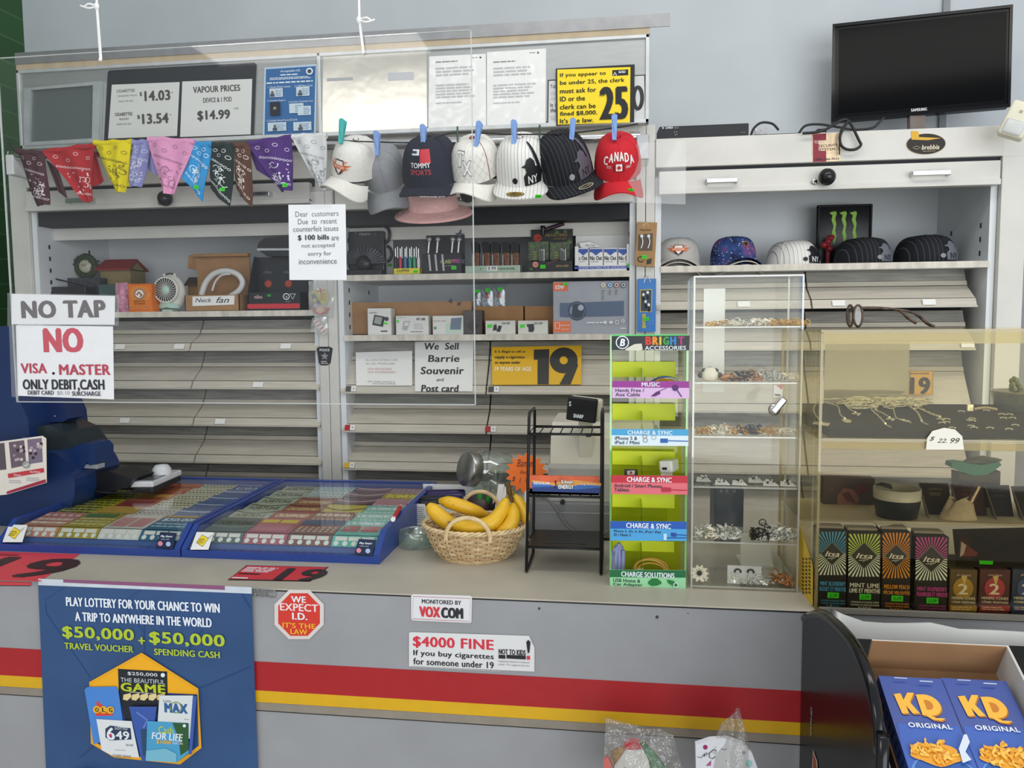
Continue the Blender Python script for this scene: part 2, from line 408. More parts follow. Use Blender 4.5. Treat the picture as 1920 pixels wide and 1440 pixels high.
LX0, LX1 = -2.205, xs(597, 600); MX0, MX1 = xs(633, 600), xs(1191, 600); RX0, RX1 = xs(1228, 500), xs(1875, 320)
zr = lambda ys, x: [zz(x, y) for y in ys]
# left
b = zr([656.7, 728.3, 797.5, 867.5, 940], 400); zt = 1.525
fl = []; t = 1.52
for q in b: fl.append((t - .004, q)); t = q - .006
lab = {(0, 0): [(224, 648, None), (335, 647, None)], (0, 1): [(535, 644, None)], (1, 1): [(483, 717, None)], (2, 0): [(233, 788, None)], (2, 1): [(412, 788, None)]}
cl, dl = cabinet('leftmost grey tobacco cabinet behind the lottery cases, mini fan on its shelf', LX0, LX1, 2.155, [1.549], fl, xs(356, 700), (1.932, 2.0), lab)
handle(cl, dl, 156, 378, .10); handle(cl, dl, 484, 366, .11); knob(cl, dl, 313, 373, 301, 380)
# middle
b = zr([737, 811, 882.5, 960], 800); fl = []; t = 1.435
for q in b: fl.append((t - .004, q)); t = q - .006
lab = {(0, 0): [(658, 730, INK('4A4A4A'))], (0, 1): [(926, 728, INK('4A4A4A'))], (1, 0): [(656, 801, INK('B0252E'))], (1, 1): [(920, 801, INK('B0252E'))], (2, 0): [(655, 871, INK('D9B82B'))]}
cm, dm = cabinet('middle grey tobacco cabinet behind the banana basket, two shelves of smoking goods', MX0, MX1, 2.155, [1.672, 1.457], fl, xs(911, 760), (1.905, 1.99), lab)
handle(cm, dm, 700, 358, .1); handle(cm, dm, 1075, 350, .1); knob(cm, dm, 878, 366, 862, 372)
# right
fl = [(1.665, zz(1500, 577)), (zz(1500, 584), zz(1700, 655)), (zz(1700, 661), zz(1700, 775)), (zz(1700, 781), zz(1700, 893)), (zz(1700, 899), zz(1700, 985))]
lab = {(0, 0): [(1395, 568, None)], (0, 1): [(1573, 566, None), (1743, 563, None)], (1, 1): [(1815, 648, None)]}
cr, dr = cabinet('right-hand cream tobacco cabinet with row of caps on its shelf, under the television', RX0, RX1, 2.105, [1.684], fl, xs(1524, 520), (1.925, 1.995), lab, (.006, .05), False)
handle(cr, dr, 1352, 341, .10); handle(cr, dr, 1741, 327, .115); knob(cr, dr, 1549, 333, 1527, 341)
# posts between them, and the cream end stile
def post(x0, x1, ztop, label, seam=True):
    mb = MB(); mb.box(x0, (x0 + x1) / 2 - .001, YF - .004, YF + .03, 0, ztop, mcab, .002); mb.box((x0 + x1) / 2 + .001, x1, YF - .004, YF + .03, 0, ztop, mcab, .002)
    mb.build('post', label=label, cat='post')
post(LX1 + .002, MX0 - .002, 2.155, 'cream steel post between left and middle cabinets, police badge sticker on it')
post(MX1 + .002, RX0 - .002, 2.155, 'cream steel post between middle and right cabinets, earphone packs hung on it')
mb = MB(); mb.box(RX1 + .002, RX1 + .078, YF - .01, YF + .04, 0, zz(1880, 294), mcab, .002); mb.box(RX1 + .002, RX1 + .115, YF - .004, YF + .05, zz(1880, 294) + .001, 2.105, mcab)
mb.build('end_stile', label='cream steel end stile at right of the cap-shelf cabinet', cat='post')
mb = MB(); mb.box(LX0 - .075, LX0 - .003, YF - .004, YF + .03, 0, 2.155, mcab, .002); mb.build('end_stile', label='grey steel end stile beside the green brick wall', cat='post')

# ================================================================ sign header over the left and middle cabinets
YH = 2.62
mal = M('brushed_panel', 'A6A9A8', .38, .55, var=.05, scale=12, stretch=(1, 1, 8))
hz0 = aty(600, 257, YH).z; hz1 = aty(602, 100, YH).z
hx0 = aty(36, 200, YH).x; hx1 = aty(1217, 160, YH).x; hxm = aty(600, 180, YH).x
hd = thing('sign_header', 'long grey metal sign box above the left and middle cabinets', 'sign box', ((hx0 + hx1) / 2, YH + .1, hz0))
mb = MB(hd); mb.box(hx0, hx1, YH + .004, YF - .045, hz0, hz1, M('header_body', 'A9A9A6', .5), .004); mb.build('box', hd)
mb = MB(hd)
for a, c in ((hx0 + .012, hxm - .006), (hxm + .006, hx1 - .012)):
    mb.box(a, c, YH, YH + .004, hz0 + .02, hz1 - .012, mal)
mb.build('face_panel', hd)
mb = MB(hd)
for a in (hx0, hxm - .006, hx1 - .012): mb.box(a, a + .012, YH - .008, YH + .006, hz0, hz1, M('edge_trim', 'C9CCCC', .35, .4), .002)
mb.box(hx0, hx1, YH - .008, YH + .006, hz0, hz0 + .014, M('edge_trim'), .002); mb.box(hx0, hx1, YH - .008, YH + .006, hz1 - .012, hz1, M('edge_trim'), .002)
mb.build('edge_trim', hd)
mb = MB(hd); mb.box(hx0, hx1 + .002, YH - .004, YH + .2, hz1 + .001, hz1 + .03, M('top_board', 'B9A88C', .6)); mb.box(hx0, hx1 + .065, YH - .008, YH - .004, hz1 + .020, hz1 + .060, M('top_strip', '97989A', .4, .5)); mb.build('top_rail', hd, label='grey strip running past the right end')
# dark screen in a silver frame
mb0 = thing('framed_screen', 'dark blank screen in a silver frame at left end of sign box', 'screen', aty(122, 268, YH))
mb = MB(mb0); p = Pan(mb, (0, YH - .001, 2.2)); p.slab([(62, 168), (180, 159), (178, 262), (60, 270)], INK('5C6463', .35), .004); mb.build('screen', mb0)
mb = MB(mb0); p = Pan(mb, (0, YH - .001, 2.2)); o = [(50, 168), (194, 154), (190, 268), (50, 275)]; i = [(63, 171), (179, 162), (177, 261), (60, 268)]
for k in range(4): p.h = 0; p.slab([o[k], o[(k + 1) % 4], i[(k + 1) % 4], i[k]], M('silver_frame', 'C3C7C9', .35, .5), .014)
mb.build('frame', mb0)
# price board
pb = thing('price_board', 'black price board with two white cards, cigarettes and vapour prices', 'price board', aty(340, 262, YH))
mb = MB(pb); p = Pan(mb, (0, YH - .001, 2.2)); p.slab([(204, 137), (207, 133), (478, 118), (481, 121), (476, 255), (197, 264)], M('board_black', '2A2D31', .5), .006); mb.build('backing', pb)
mb = MB(pb); p = Pan(mb, (0, YH - .0075, 2.2)); p.slab([(210, 159), (337, 154), (332, 255), (203, 260)], INK('D5D6D1'), .001)
K = INK('4A4A4A')
p.text('CIGARETTES', 219, 168.5, 253, 174, K, .03).text('CANADIAN VALUE', 220, 179, 257, 182, K).text('PACK OF 25\'S', 223, 189, 250, 192, K)
p.text('$', 262, 173, 267, 181, K, .03).text('14.03', 271, 171, 320, 190, K, .06).text('*', 322, 172, 325, 175, K)
p.text('CIGARETTES', 216, 212, 249, 218, K, .03).text('BUDGET', 225, 222, 243, 225.5, K).text('PACK OF 25\'S', 220, 232, 247, 235, K)
p.text('$', 258, 216, 263.5, 224, K, .03).text('13.54', 267, 214, 317, 233, K, .06).text('*', 319, 214, 322, 217, K)
mb.build('price_card', pb)
mb = MB(pb); p = Pan(mb, (0, YH - .0075, 2.2)); p.slab([(342, 153), (473, 148), (470, 252), (338, 257)], INK('D8D9D5'), .001)
p.text('VAPOUR PRICES', 362, 163, 451, 175, K, .05).text('DEVICE & 1 POD', 381, 184, 435, 193, K, .03).text('$14.99', 370, 208, 432, 228, K, .06).text('+TX', 439, 202, 448, 206, K)
mb.build('price_card', pb)
# blue acceptable-ID poster
mb = MB(); p = Pan(mb, (0, YH - .0012, 2.2)); p.slab([(496, 127), (595, 120), (592, 252), (493, 258)], INK('B8CBDD'), .001); p.poly([(499, 130), (592, 124), (589, 249), (496, 254)], INK('2B659C'))
W = INK('E4ECF2'); p.text('Acceptable I.D.', 526, 132, 564, 137, W, .02); p.small(526, 139, 566, 143, 1, W, 3); p.small(506, 146, 586, 151, 2, W, 5); p.small(500, 155, 588, 158, 1, W, 2, .8)
p.text('1. Ontario Driver\'s Licence', 503, 162, 545, 166, W).text('2. LCBO Photo Card', 553, 160, 586, 164, W).text('3. Canadian Passport', 502, 188, 536, 192, W).text('4. Canadian Citizenship Card', 541, 190, 587, 194, W).text('5. Canadian Armed Forces ID Cards', 501, 225, 558, 229, W)
C_ = INK('C5D4DE')
for x, y, a, h in ((506, 167, 25, 16), (556, 164, 25, 17), (543, 195, 27, 18), (559, 200, 25, 17), (503, 231, 35, 16), (551, 230, 34, 16)): p.bar(x, y, x + a, y + h, C_); p.small(x + 11, y + 2, x + a - 1, y + h - 2, 4, INK('7C9BB5'), x)
for x, y in ((508, 168), (560, 166), (513, 232), (561, 231)): p.disc(x + 4, y + 6, 2.5, INK('6A5648')); p.bar(x, y + 9, x + 8, y + 14, INK('3D4A5C'))
p.bar(508, 193, 527, 218, INK('171D2A')); p.disc(517, 204, 3, INK('8F8F6A')); p.disc(582, 135, 6.5, W); p.disc(582, 135, 4, INK('39414C'))
mb.build('id_poster', label='blue acceptable identification poster with card pictures, right of price board', cat='poster')
# shiny foil sheet
mb = MB(); p = Pan(mb, (0, YH - .0012, 2.2)); p.slab([(606, 104), (800, 95), (801, 246), (604, 255)], M('foil_sheet', 'C9C6BC', .2, .8, var=.04, scale=6, bump=.2), .001)
p.bar(613, 147, 662, 153, INK('ACAEAE')); p.bar(727, 137, 776, 152, INK('C2C3C6'))
mb.build('foil_sheet', label='blank shiny silver sheet with tape scraps on middle of sign box', cat='sheet')
for (q, lb, sd) in (([(805, 106), (911, 101), (912, 241), (803, 246)], 'left of two white letters in plastic sleeves on sign box', 11), ([(913, 98), (1024, 91), (1023, 237), (913, 244)], 'right of two white letters in plastic sleeves beside the yellow sign', 12)):
    r = thing('letter_sleeve', lb, 'letter', aty(q[3][0] + 55, 243, YH), group='letters on the sign box')
    mb = MB(r); p = Pan(mb, (0, YH - .0012, 2.2)); p.slab(q, WHITE, .0012); x = q[0][0]
    p.disc(x + 96, 108 if sd == 11 else 99, 2, INK('555555')); p.small(x + 80, 107 if sd == 11 else 98, x + 93, 110 if sd == 11 else 101, 1, GREY, 4)
    p.small(x + 12, 115, x + 60, 119, 1, GREY, sd); p.small(x + 12, 126, x + 92, 145, 3, LGREY, sd); p.small(x + 12, 158, x + 92, 186, 5, LGREY, sd + 3); p.small(x + 12, 192, x + 70, 196, 1, LGREY, sd)
    mb.build('letter', r)
    mb = MB(r); p = Pan(mb, (0, YH - .0032, 2.2)); p.slab(q, clear('sleeve_plastic', 'FFFFFF', .03, .0, .18, bump=9), .0006); mb.build('plastic_sleeve', r)
mb = MB(); p = Pan(mb, (0, YH - .0012, 2.2)); p.slab([(1027, 150), (1210, 140), (1212, 228), (1026, 237)], BLK, .001); p.poly([(1029, 152), (1208, 142), (1210, 226), (1028, 235)], INK('C9CCCB'))
p.text('Tobacco', 1032, 159, 1056, 166, BLK, .02).text('It is', 1032, 194, 1046, 201, BLK, .02).text('the law', 1032, 203, 1056, 211, BLK, .02); p.small(1033, 170, 1044, 190, 2, LGREY); p.small(1033, 214, 1044, 228, 1, LGREY); p.ring(1196, 184, 8, 7, INK('2A2A2C'), ry=20); p.poly([(1190, 210), (1198, 206), (1204, 188), (1203, 200)], BLK)
mb.build('tobacco_notice', label='white black-bordered notice mostly hidden behind the yellow 25 sign', cat='sign')
mb = MB(); p = Pan(mb, (0, YH - .0092, 2.2)); p.slab([(1042, 129), (1190, 121), (1189, 229), (1043, 236)], INK('1E1E20'), .002); p.poly([(1045, 131), (1182, 126), (1181, 230), (1046, 234)], INK('F2D51E'))
p.bar(1148, 132, 1178, 143, BLK); p.small(1160, 133, 1176, 138, 2, W, 4); p.line([(1150, 142), (1153, 136), (1156, 142)], 1.5, W)
for t, y, x1 in (('If you appear to', 138, 1136), ('be under 25, the clerk', 152, 1171), ('must ask for', 167, 1118), ('ID or the', 182, 1097), ('clerk can be', 197, 1117), ('fined $8,000.', 210, 1120), ('It\'s the law.', 223, 1113)):
    p.text(t, 1050, y, x1, y + 9, INK('25230F'), .045)
p.text('25', 1124, 164, 1178, 226, BLK, .06); mb.build('age_sign', label='yellow sign saying clerk must ask ID, big black 25', cat='sign')
# ================================================================ rail, lines, bandanas, caps
PY = 2.55
A = aty(22, 292, PY); B = aty(1200, 257, PY)
r = thing('chrome_rail', 'long chrome rail running under the sign box, bandanas and caps in front', 'rail', (A + B) / 2)
mb = MB(r); mb.cyl(A, B, .017, chrome, 24); mb.build('tube', r)
mb = MB(r); mb.box(B.x - .012, B.x + .028, PY - .022, YH + .03, B.z - .075, B.z + .004, chrome, .004); mb.cyl((B.x + .008, PY - .024, B.z - .03), (B.x + .008, PY - .005, B.z - .03), .012, chrome); mb.build('end_bracket', r)
mb = MB(r); mb.box(A.x - .01, A.x + .02, PY - .02, YH + .03, A.z - .07, A.z + .0, M('bracket_white', 'D5D7D6', .4), .004); mb.build('end_bracket', r)
LY = 2.50; LC = 2.375
def line_pts(px, Y): return smooth_path([aty(x, y, Y) for x, y in px], 6)
mb = MB(); mb.tube(line_pts([(16, 268), (40, 290), (112, 289), (176, 273), (300, 268), (400, 270), (470, 271), (548, 262), (612, 268)], LY), .0022, BLK, 6)
mb.build('clothesline', label='thin dark string carrying the row of bandanas', cat='string')
mb = MB(); mb.tube(line_pts([(612, 262), (700, 266), (790, 266), (850, 249), (960, 252), (1060, 250), (1150, 240), (1196, 232)], LC), .0022, BLK, 6)
for x, y in ((858, 250), (1012, 247)):
    P = aty(x, y, LC); mb.cyl((P.x, LC - .001, P.z - .025), (P.x, LC - .001, P.z + .02), .003, INK('2E5A3A'), 6)
mb.build('clothesline', label='thin dark string carrying the row of pegged caps', cat='string')

def paisley(mb, fn, mat, edge=((.04, .16), (.96, .16)), seed=0, thick=.0017, deep=False):
    q = random.Random(seed)
    def ring(cx, cy, s, a, w=thick):
        P = []
        for i in range(10):
            t = 2 * math.pi * i / 10; rr = s * (1 - .35 * math.cos(t))
            x = rr * math.cos(t) * .8; y = rr * math.sin(t) * .6
            P.append((cx + x * math.cos(a) - y * math.sin(a), cy + x * math.sin(a) + y * math.cos(a)))
        mb.ribbon(P, w, fn, mat, True)
    return ring
def bandana(name, label, TL, TR, BR, BL, col, ink, seed, Y=LY - .014, tag=None, flapx=None, plain=.12):
    """a bandana folded over the string: corner hanging down, soft folds, printed border and paisley"""
    r = thing('bandana', label, 'bandana', aty((BL[0] + BR[0]) / 2, BL[1], Y), group='bandanas on the string')
    a, b, c, d = [aty(*p, Y) for p in (TL, TR, BR, BL)]
    m = M('cloth_' + col, col, .85, var=.05, scale=60, bump=.15); q = random.Random(seed); ph = q.uniform(0, 6)
    def S(u, v):
        P = (a * (1 - u) + b * u) * (1 - v) + (d * (1 - u) + c * u) * v
        k = math.sin(u * 5.5 + ph) * .010 * v + math.sin(u * 11 + 2 * ph) * .004 + math.sin(v * 5 + u * 3 + ph) * .005
        return P + V((0, k - .006 * math.sin(math.pi * u), 0))
    mb = MB(r); mb.grid(S, 18, 18, m, True, (0, .0035, 0))
    # printed pattern, on the cloth
    W_ = (b - a).length; H_ = ((d + c) / 2 - (a + b) / 2).length
    def fn(x, y):
        u = x / W_; v = y / H_
        wv = (1 - v) + v * ((c - d).length / W_)
        uu = .5 + (u - .5) / max(wv, .05)
        uu = min(1, max(0, uu)); v = min(1, max(0, v))
        return S(uu, v) + V((0, -.0012, 0))
    pr = mb; im = INK(ink, .8)
    def ok(x, y):
        u = x / W_; v = y / H_; wv = (1 - v) + v * ((c - d).length / W_); return 0 < v < .97 and abs(u - .5) < .46 * wv
    def ring(cx, cy, s, an):
        if not ok(cx, cy): return
        P = []
        for i in range(9):
            t = 2 * math.pi * i / 9; rr = s * (1 - .3 * math.cos(t)); P.append((cx + rr * math.cos(t + an), cy + rr * .7 * math.sin(t + an)))
        pr.ribbon(P, .0016, fn, im, True)
    n = int(W_ / .010)
    for row in (.36, .86):
        for i in range(n + 1):
            x = W_ * i / n; ring(x, H_ * row + (x - W_ / 2) * .25 * q.choice((1, 1)), .0042, .8)
    for i in range(4): ring(W_ * (.2 + .2 * i), H_ * (.10 + .10 * (i % 2)), .0075, 1 + i)
    # swirls and flower heads of the central motif
    for k in range(5):
        cx = W_ * (.5 + q.uniform(-.22, .22)); cy = H_ * q.uniform(.45, .80); s = q.uniform(.010, .018); st = q.uniform(0, 6)
        P = [(cx + s * (1 - i / 16) * math.cos(st + i * .5), cy + s * (1 - i / 16) * math.sin(st + i * .5)) for i in range(13)]
        P = [p for p in P if ok(*p)]
        if len(P) > 3: pr.ribbon(P, .0021, fn, im)
    for k in range(9):
        cx = W_ * (.5 + q.uniform(-.25, .25)); cy = H_ * q.uniform(.42, .82); s = q.uniform(.002, .0045)
        if ok(cx, cy): pr.flat([(cx + s * math.cos(i * .785), cy + s * math.sin(i * .785)) for i in range(8)], fn, im)
    for k in range(14):
        cx = W_ * (.5 + q.uniform(-.3, .3)); cy = H_ * q.uniform(.42, .84); an = q.uniform(0, 6)
        P = [(cx + .006 * i / 3 * math.cos(an + i * .3), cy + .006 * i / 3 * math.sin(an + i * .3)) for i in range(-2, 3)]
        if all(ok(*p) for p in P): pr.ribbon(P, .002, fn, im)
    mb.build('front_corner', r)
    if flapx:      # the second layer of the fold showing behind
        P4 = [aty(*p, Y + .02) for p in flapx]
        f = MB(r); f.grid(lambda u, v: (P4[0] * (1 - u) + P4[1] * u) * (1 - v) + (P4[3] * (1 - u) + P4[2] * u) * v + V((0, .006 * math.sin(5 * u + ph), 0)), 8, 8, m, True, (0, .003, 0)); f.build('back_corner', r)
    # roll of cloth over the string
    f = MB(r); e0, e1 = a + V((0, .004, .003)), b + V((0, .004, .003))
    f.tube([e0 * (1 - t / 6) + e1 * t / 6 + V((0, 0, .0025 * math.sin(t * 2.1 + ph))) for t in range(7)], .010, m, 8); f.build('rolled_edge', r)
    if tag:
        f = MB(r); tag_green(f, aty(tag[0], tag[1], Y - .028), .017, .012); f.build('price_sticker', r, label='bright green price sticker')
bandana('b', 'dark maroon bandana, first on the string at the left', (30, 285), (85, 290), (92, 384), (66, 386), '4A2A33', 'D9CCD0', 1, flapx=[(85, 300), (108, 315), (127, 372), (108, 360)])
bandana('b', 'red bandana hanging to a long point between maroon and yellow ones', (82, 287), (176, 274), (175, 377), (160, 379), 'B0272E', 'F0DCDC', 2, flapx=[(168, 280), (180, 285), (196, 340), (172, 350)])
bandana('b', 'yellow bandana hanging between the red and lavender ones', (176, 270), (246, 268), (231, 360), (216, 362), 'E2D00F', '7A7320', 3, flapx=[(190, 280), (240, 280), (245, 350), (215, 350)])
bandana('b', 'lavender bandana half hidden behind the pink one', (246, 269), (284, 268), (262, 350), (238, 350), '8E90C6', 'DADCF2', 4, Y=LY - .008, flapx=[(270, 280), (290, 280), (297, 330), (276, 318)])
bandana('b', 'pink bandana folded highest, its tip above a black lock knob', (277, 262), (364, 268), (327, 364), (306, 364), 'E29BC4', 'A0708E', 5, Y=LY - .028)
bandana('b', 'bright blue bandana with green price sticker', (362, 272), (398, 272), (380, 379), (344, 332), '2F93D0', 'E6F2FA', 6, tag=(368, 351))
bandana('b', 'black-green bandana with green price sticker', (397, 274), (440, 275), (428, 387), (392, 352), '1D2B2B', 'E8EEEE', 7, tag=(417, 355))
bandana('b', 'brown bandana hanging between black and purple ones', (438, 274), (470, 275), (470, 387), (440, 352), '5C3A2C', 'EEE2DA', 8)
bandana('b', 'purple bandana with green sticker near its tip', (465, 271), (547, 259), (548, 356), (527, 360), '4C2A76', 'E4DCF2', 9, tag=(534, 347), flapx=[(468, 285), (500, 285), (515, 340), (480, 318)])
bandana('b', 'white bandana, last on the string next to white flame cap', (547, 258), (612, 256), (612, 358), (600, 356), 'D8DADA', '9C9EA0', 10)

# ---------------------------------------------------------------- caps
CAPK = 1.45
def crown(th, el, k=1.0):
    r = math.cos(el) ** .5; z = math.sin(el) ** .92
    return V((.080 * r * math.sin(th) * k, -.098 * r * math.cos(th) * k, .118 * z * k))
def capfn(dx=0, dz=.045, k=1.026):
    """(arc metres across, metres up) on the crown's front"""
    def fn(a, b):
        el = math.asin(max(0.0, min(.98, (dz + b * CAPK) / .118))); return crown((dx + a * CAPK) / .088, el, k)
    return fn
def billpt(t, j, L, droop):
    th = t * R_(72); e = crown(th, .02); out = V((math.sin(th) * .55, -1, 0)).normalized() * L * (math.cos(t * 1.45) ** .6) * j
    P = e + out; P.z += -droop * (P.x ** 2) * 9 * (.55 + .45 * j) + (.002 if j == 0 else 0) - .004 * j
    return P
def stripes(name, base, ink, n=85):
    if name in _mats: return _mats[name]
    m = M(name, base, .85, var=0); nt = m.node_tree; tc = nt.nodes.new('ShaderNodeTexCoord'); sx = nt.nodes.new('ShaderNodeSeparateXYZ')
    mm = nt.nodes.new('ShaderNodeMath'); mm.operation = 'MULTIPLY'; mm.inputs[1].default_value = n
    fr = nt.nodes.new('ShaderNodeMath'); fr.operation = 'FRACT'; lt = nt.nodes.new('ShaderNodeMath'); lt.operation = 'LESS_THAN'; lt.inputs[1].default_value = .10
    mx = nt.nodes.new('ShaderNodeMix'); mx.data_type = 'RGBA'; mx.inputs[6].default_value = lin(base); mx.inputs[7].default_value = lin(ink)
    L = nt.links.new; L(tc.outputs['Object'], sx.inputs[0]); L(sx.outputs['X'], mm.inputs[0]); L(mm.outputs[0], fr.inputs[0]); L(fr.outputs[0], lt.inputs[0]); L(lt.outputs[0], mx.inputs[0]); L(mx.outputs[2], nt.nodes['Principled BSDF'].inputs['Base Color'])
    return m
def cap(label, center, cm, bm=None, tilt=50, yaw=0, roll=0, s=1.0, L=.07, droop=1.0, group=None, deco=None, name='baseball_cap', button=True, under=None, sz=1.0):
    rot = (Matrix.Rotation(R_(roll), 3, 'Y') @ Matrix.Rotation(R_(tilt), 3, 'X') @ Matrix.Rotation(R_(yaw), 3, 'Z')).to_euler()
    r = thing(name, label, 'cap', center, rot, group); r.scale = (s, s, s * sz)
    mb = MB(r, True); mb.grid(lambda u, v: crown(u * 2 * math.pi, v * math.pi / 2 * .99), 40, 12, cm); 
    for k in range(6):
        th = k * math.pi / 3 + math.pi / 6 * 0
        mb.tube([crown(th, e * .153 + .02, 1.003) for e in range(10)], .0012, cm, 5)
    if deco: mb.fine = True; deco(mb)
    c = mb.build('crown', r)
    if button: b_ = MB(r, True); b_.ball((0, 0, .118), (.008, .008, .005), cm, 10, 6); b_.build('button', c)
    mb = MB(r, True); mb.grid(lambda u, v: billpt(u * 2 - 1, v, L, droop), 20, 6, bm or cm, True, (0, 0, -.004))
    if under: mb.grid(lambda u, v: billpt(u * 2 - 1, v, L, droop) - V((0, 0, .0045)), 20, 6, under)
    mb.build('visor', r)
    mb = MB(r, True); mb.tube([crown(math.pi + t * .12, .03, .99) for t in range(-8, 9)], .006, cm, 6); mb.build('sweat_band', r)
    return r
def peg(px, py, col, lbl, lean=0, Y=LC - .022, h=42):
    P = aty(px, py, Y); k = ppm(P) * h / 42; r = thing('clothes_peg', lbl, 'clothes peg', P, (0, R_(lean), 0), 'pegs holding the caps')
    m = M('peg_' + col, col, .35, var=.03)
    for s in (-1, 1):
        b_ = MB(r, True); b_.prism([(-.006, s * .002, -.035), (.006, s * .002, -.035), (.0075, s * .003, 0), (.0085, s * .009, .034), (0, s * .010, .038), (-.0085, s * .009, .034), (-.0075, s * .003, 0)], (0, s * .004, 0), m); b_.build('jaw', r)
    b_ = MB(r, True); b_.tube([(-.007, -.006, .004), (.007, -.006, .004)], .0028, chrome, 8); b_.tube([(-.005, -.0105, .02), (.005, -.0105, .02)], .0012, INK('334A7A'), 6); b_.build('spring', r)
G7 = 'caps pegged along the string'
CY = 2.45
def flame(d):
    f = capfn(0, .045); o = INK('D96A2E')
    d.flat([(-.012, .016), (.012, .016), (.016, .0), (.010, -.014), (0, -.02), (-.010, -.014), (-.016, 0)], f, INK('4A2A22'))
    f = capfn(0, .045, 1.032); d.flat([(-.010, .013), (.010, .013), (.013, 0), (0, -.017), (-.013, 0)], f, INK('E8E0D8')); d.flat([(-.020, .004), (.020, .004), (.020, -.006), (-.020, -.006)], capfn(0, .045, 1.038), o); d.word('MOTOR', -.016, -.004, .016, .002, capfn(0, .045, 1.044), WHITE, .02)
    for s in (-1, 1):
        for q in ((.010, .026), (.002, .036), (-.006, .030)): d.flat([(s * .012, q[0] - .004), (s * .012, q[0] + .003), (s * q[1], q[0] + .004), (s * (q[1] - .010), q[0])][::s], capfn(0, .045, 1.026), o)
wt = M('cap_white', 'E3E1DA', .85, var=.04, bump=.1, scale=90)
cap('white curved-visor cap with orange flame badge, leftmost pegged cap', aty(668, 320, CY), wt, tilt=34, yaw=-15, roll=14, s=.89, L=.06, group=G7, deco=flame)
gy = M('cap_grey', '8F9296', .9, var=.05, bump=.1, scale=90)
cap('plain grey cap hanging low behind the white flame cap', aty(722, 328, CY + .07), gy, tilt=52, yaw=15, s=.92, L=.075, group=G7)
def tommy(d):
    f = capfn(0, .066); d.flat([(-.002, .022), (.022, .022), (.022, -.002), (-.002, -.002)], f, INK('C22A38')); d.flat([(-.024, .022), (-.004, .022), (-.004, .012), (-.024, .012)], f, INK('D8DAE0')); d.flat([(-.024, .019), (-.010, .019), (-.010, .015), (-.024, .015)], capfn(0, .066, 1.032), INK('2A3050'))
    d.word('TOMMY', -.024, -.010, .020, .006 - .007, capfn(0, .066, 1.032), INK('E8E8EA'), .03); d.word('SPORTS', -.025, -.022, .020, -.013, capfn(0, .066, 1.032), INK('B5384A'), .03)
    d.word('SPORTS', .005, -.004, .045, .004, lambda a, b: billpt(a / .085, .93, .072, .3) + V((0, b, .001)), INK('E8E8EA'), .03)
nv = M('cap_navy', '1C2030', .9, var=.06, bump=.1, scale=90)
cap('navy cap with red, white and blue badge and letters, third pegged cap', aty(811, 336, CY), nv, tilt=26, yaw=-3, s=1.12, L=.045, droop=.35, group=G7, deco=tommy)
def tx(d):
    for t, a, b, s in (('T', -.026, .0, .9), ('X', -.006, -.018, 1)):
        d.word(t, a - .001, b - .001, a + .027, b + .033, capfn(0, .052), INK('77777A'), .05); d.word(t, a + .001, b + .001, a + .025, b + .031, capfn(0, .052, 1.031), INK('F2F2F0'), .03)
    q = INK('C9C7C2')
    for k in range(-4, 5):
        d.ribbon([(k * .018 + t * .01 - .03, -.035 + t * .012) for t in range(6)], .0008, capfn(0, .052, 1.012), q); d.ribbon([(k * .018 - t * .01 + .03, -.035 + t * .012) for t in range(6)], .0008, capfn(0, .052, 1.012), q)
    for s in (-1, 1): d.ribbon([(s * .062, -.04 + t * .01) for t in range(11)], .0018, capfn(0, .052, 1.014), INK('A0562E'))
    d.ball((0, 0, .119), (.009, .009, .006), INK('B5562A'), 10, 6)
cap('white quilted cap with raised letters TX and brown piping', aty(893, 322, CY), wt, tilt=35, yaw=-12, s=.93, L=.055, group=G7, deco=tx)
def batter(col, x, z, k=1.0, letters='E0E0E0', s=1):
    sil = [(-.020, -.030), (-.021, -.012), (-.014, -.004), (-.016, .004), (-.026, .007), (-.016, .011), (-.011, .020), (0, .022), (.008, .014), (.009, .004), (.014, .002), (.006, .042), (.009, .048), (.014, .046), (.022, .004), (.025, -.012), (.019, -.030)]
    def f(d):
        d.flat([(a * k * s, b * k) for a, b in (sil if s > 0 else sil)], capfn(x, z), INK(col)); d.word('NY', -.012 * k, -.027 * k, .010 * k, -.012 * k, capfn(x, z, 1.032), INK(letters), .02)
    return f
def pin(extra, dot):
    def f(d):
        extra(d); d.flat([(.006 * math.cos(i * .6), .006 * math.sin(i * .6)) for i in range(10)], capfn(-.012, .022), INK(dot))
    return f
def visor_oval(d, t, gold='C9A94A', L=.072):
    fn = lambda a, b: billpt(t + a / .09, .5 + b / .07, L, .25) + V((0, 0, .0012)); f2 = lambda a, b: fn(a, b) + V((0, 0, .0004)); f3 = lambda a, b: fn(a, b) + V((0, 0, .0008))
    E_ = lambda k, n=18: [(.020 * k * math.cos(2 * math.pi * i / n), .013 * k * math.sin(2 * math.pi * i / n)) for i in range(n)]
    d.flat(E_(1), fn, INK('2A2417')); d.ribbon(E_(.82), .0025, f2, INK(gold), True); d.word('FITTED', -.012, -.003, .012, .003, f3, INK(gold), .02, 0)
pw = stripes('pinstripe_white', 'E6E5E0', '83868C', 95); pk = stripes('pinstripe_black', '171A20', '4E5056', 95)
def d5(d): pin(batter('17181C', .048, .05, 1.0), '17181C')(d); visor_oval(d, -.08); tag_green(d, billpt(.45, .9, .072, .25) + V((0, -.002, .004)), .018, .010)
cap('white pinstriped flat-visor cap with black batter patch, round gold sticker', aty(980, 327, CY), pw, tilt=36, yaw=0, roll=0, s=1.02, L=.058, droop=.22, group=G7, deco=d5)
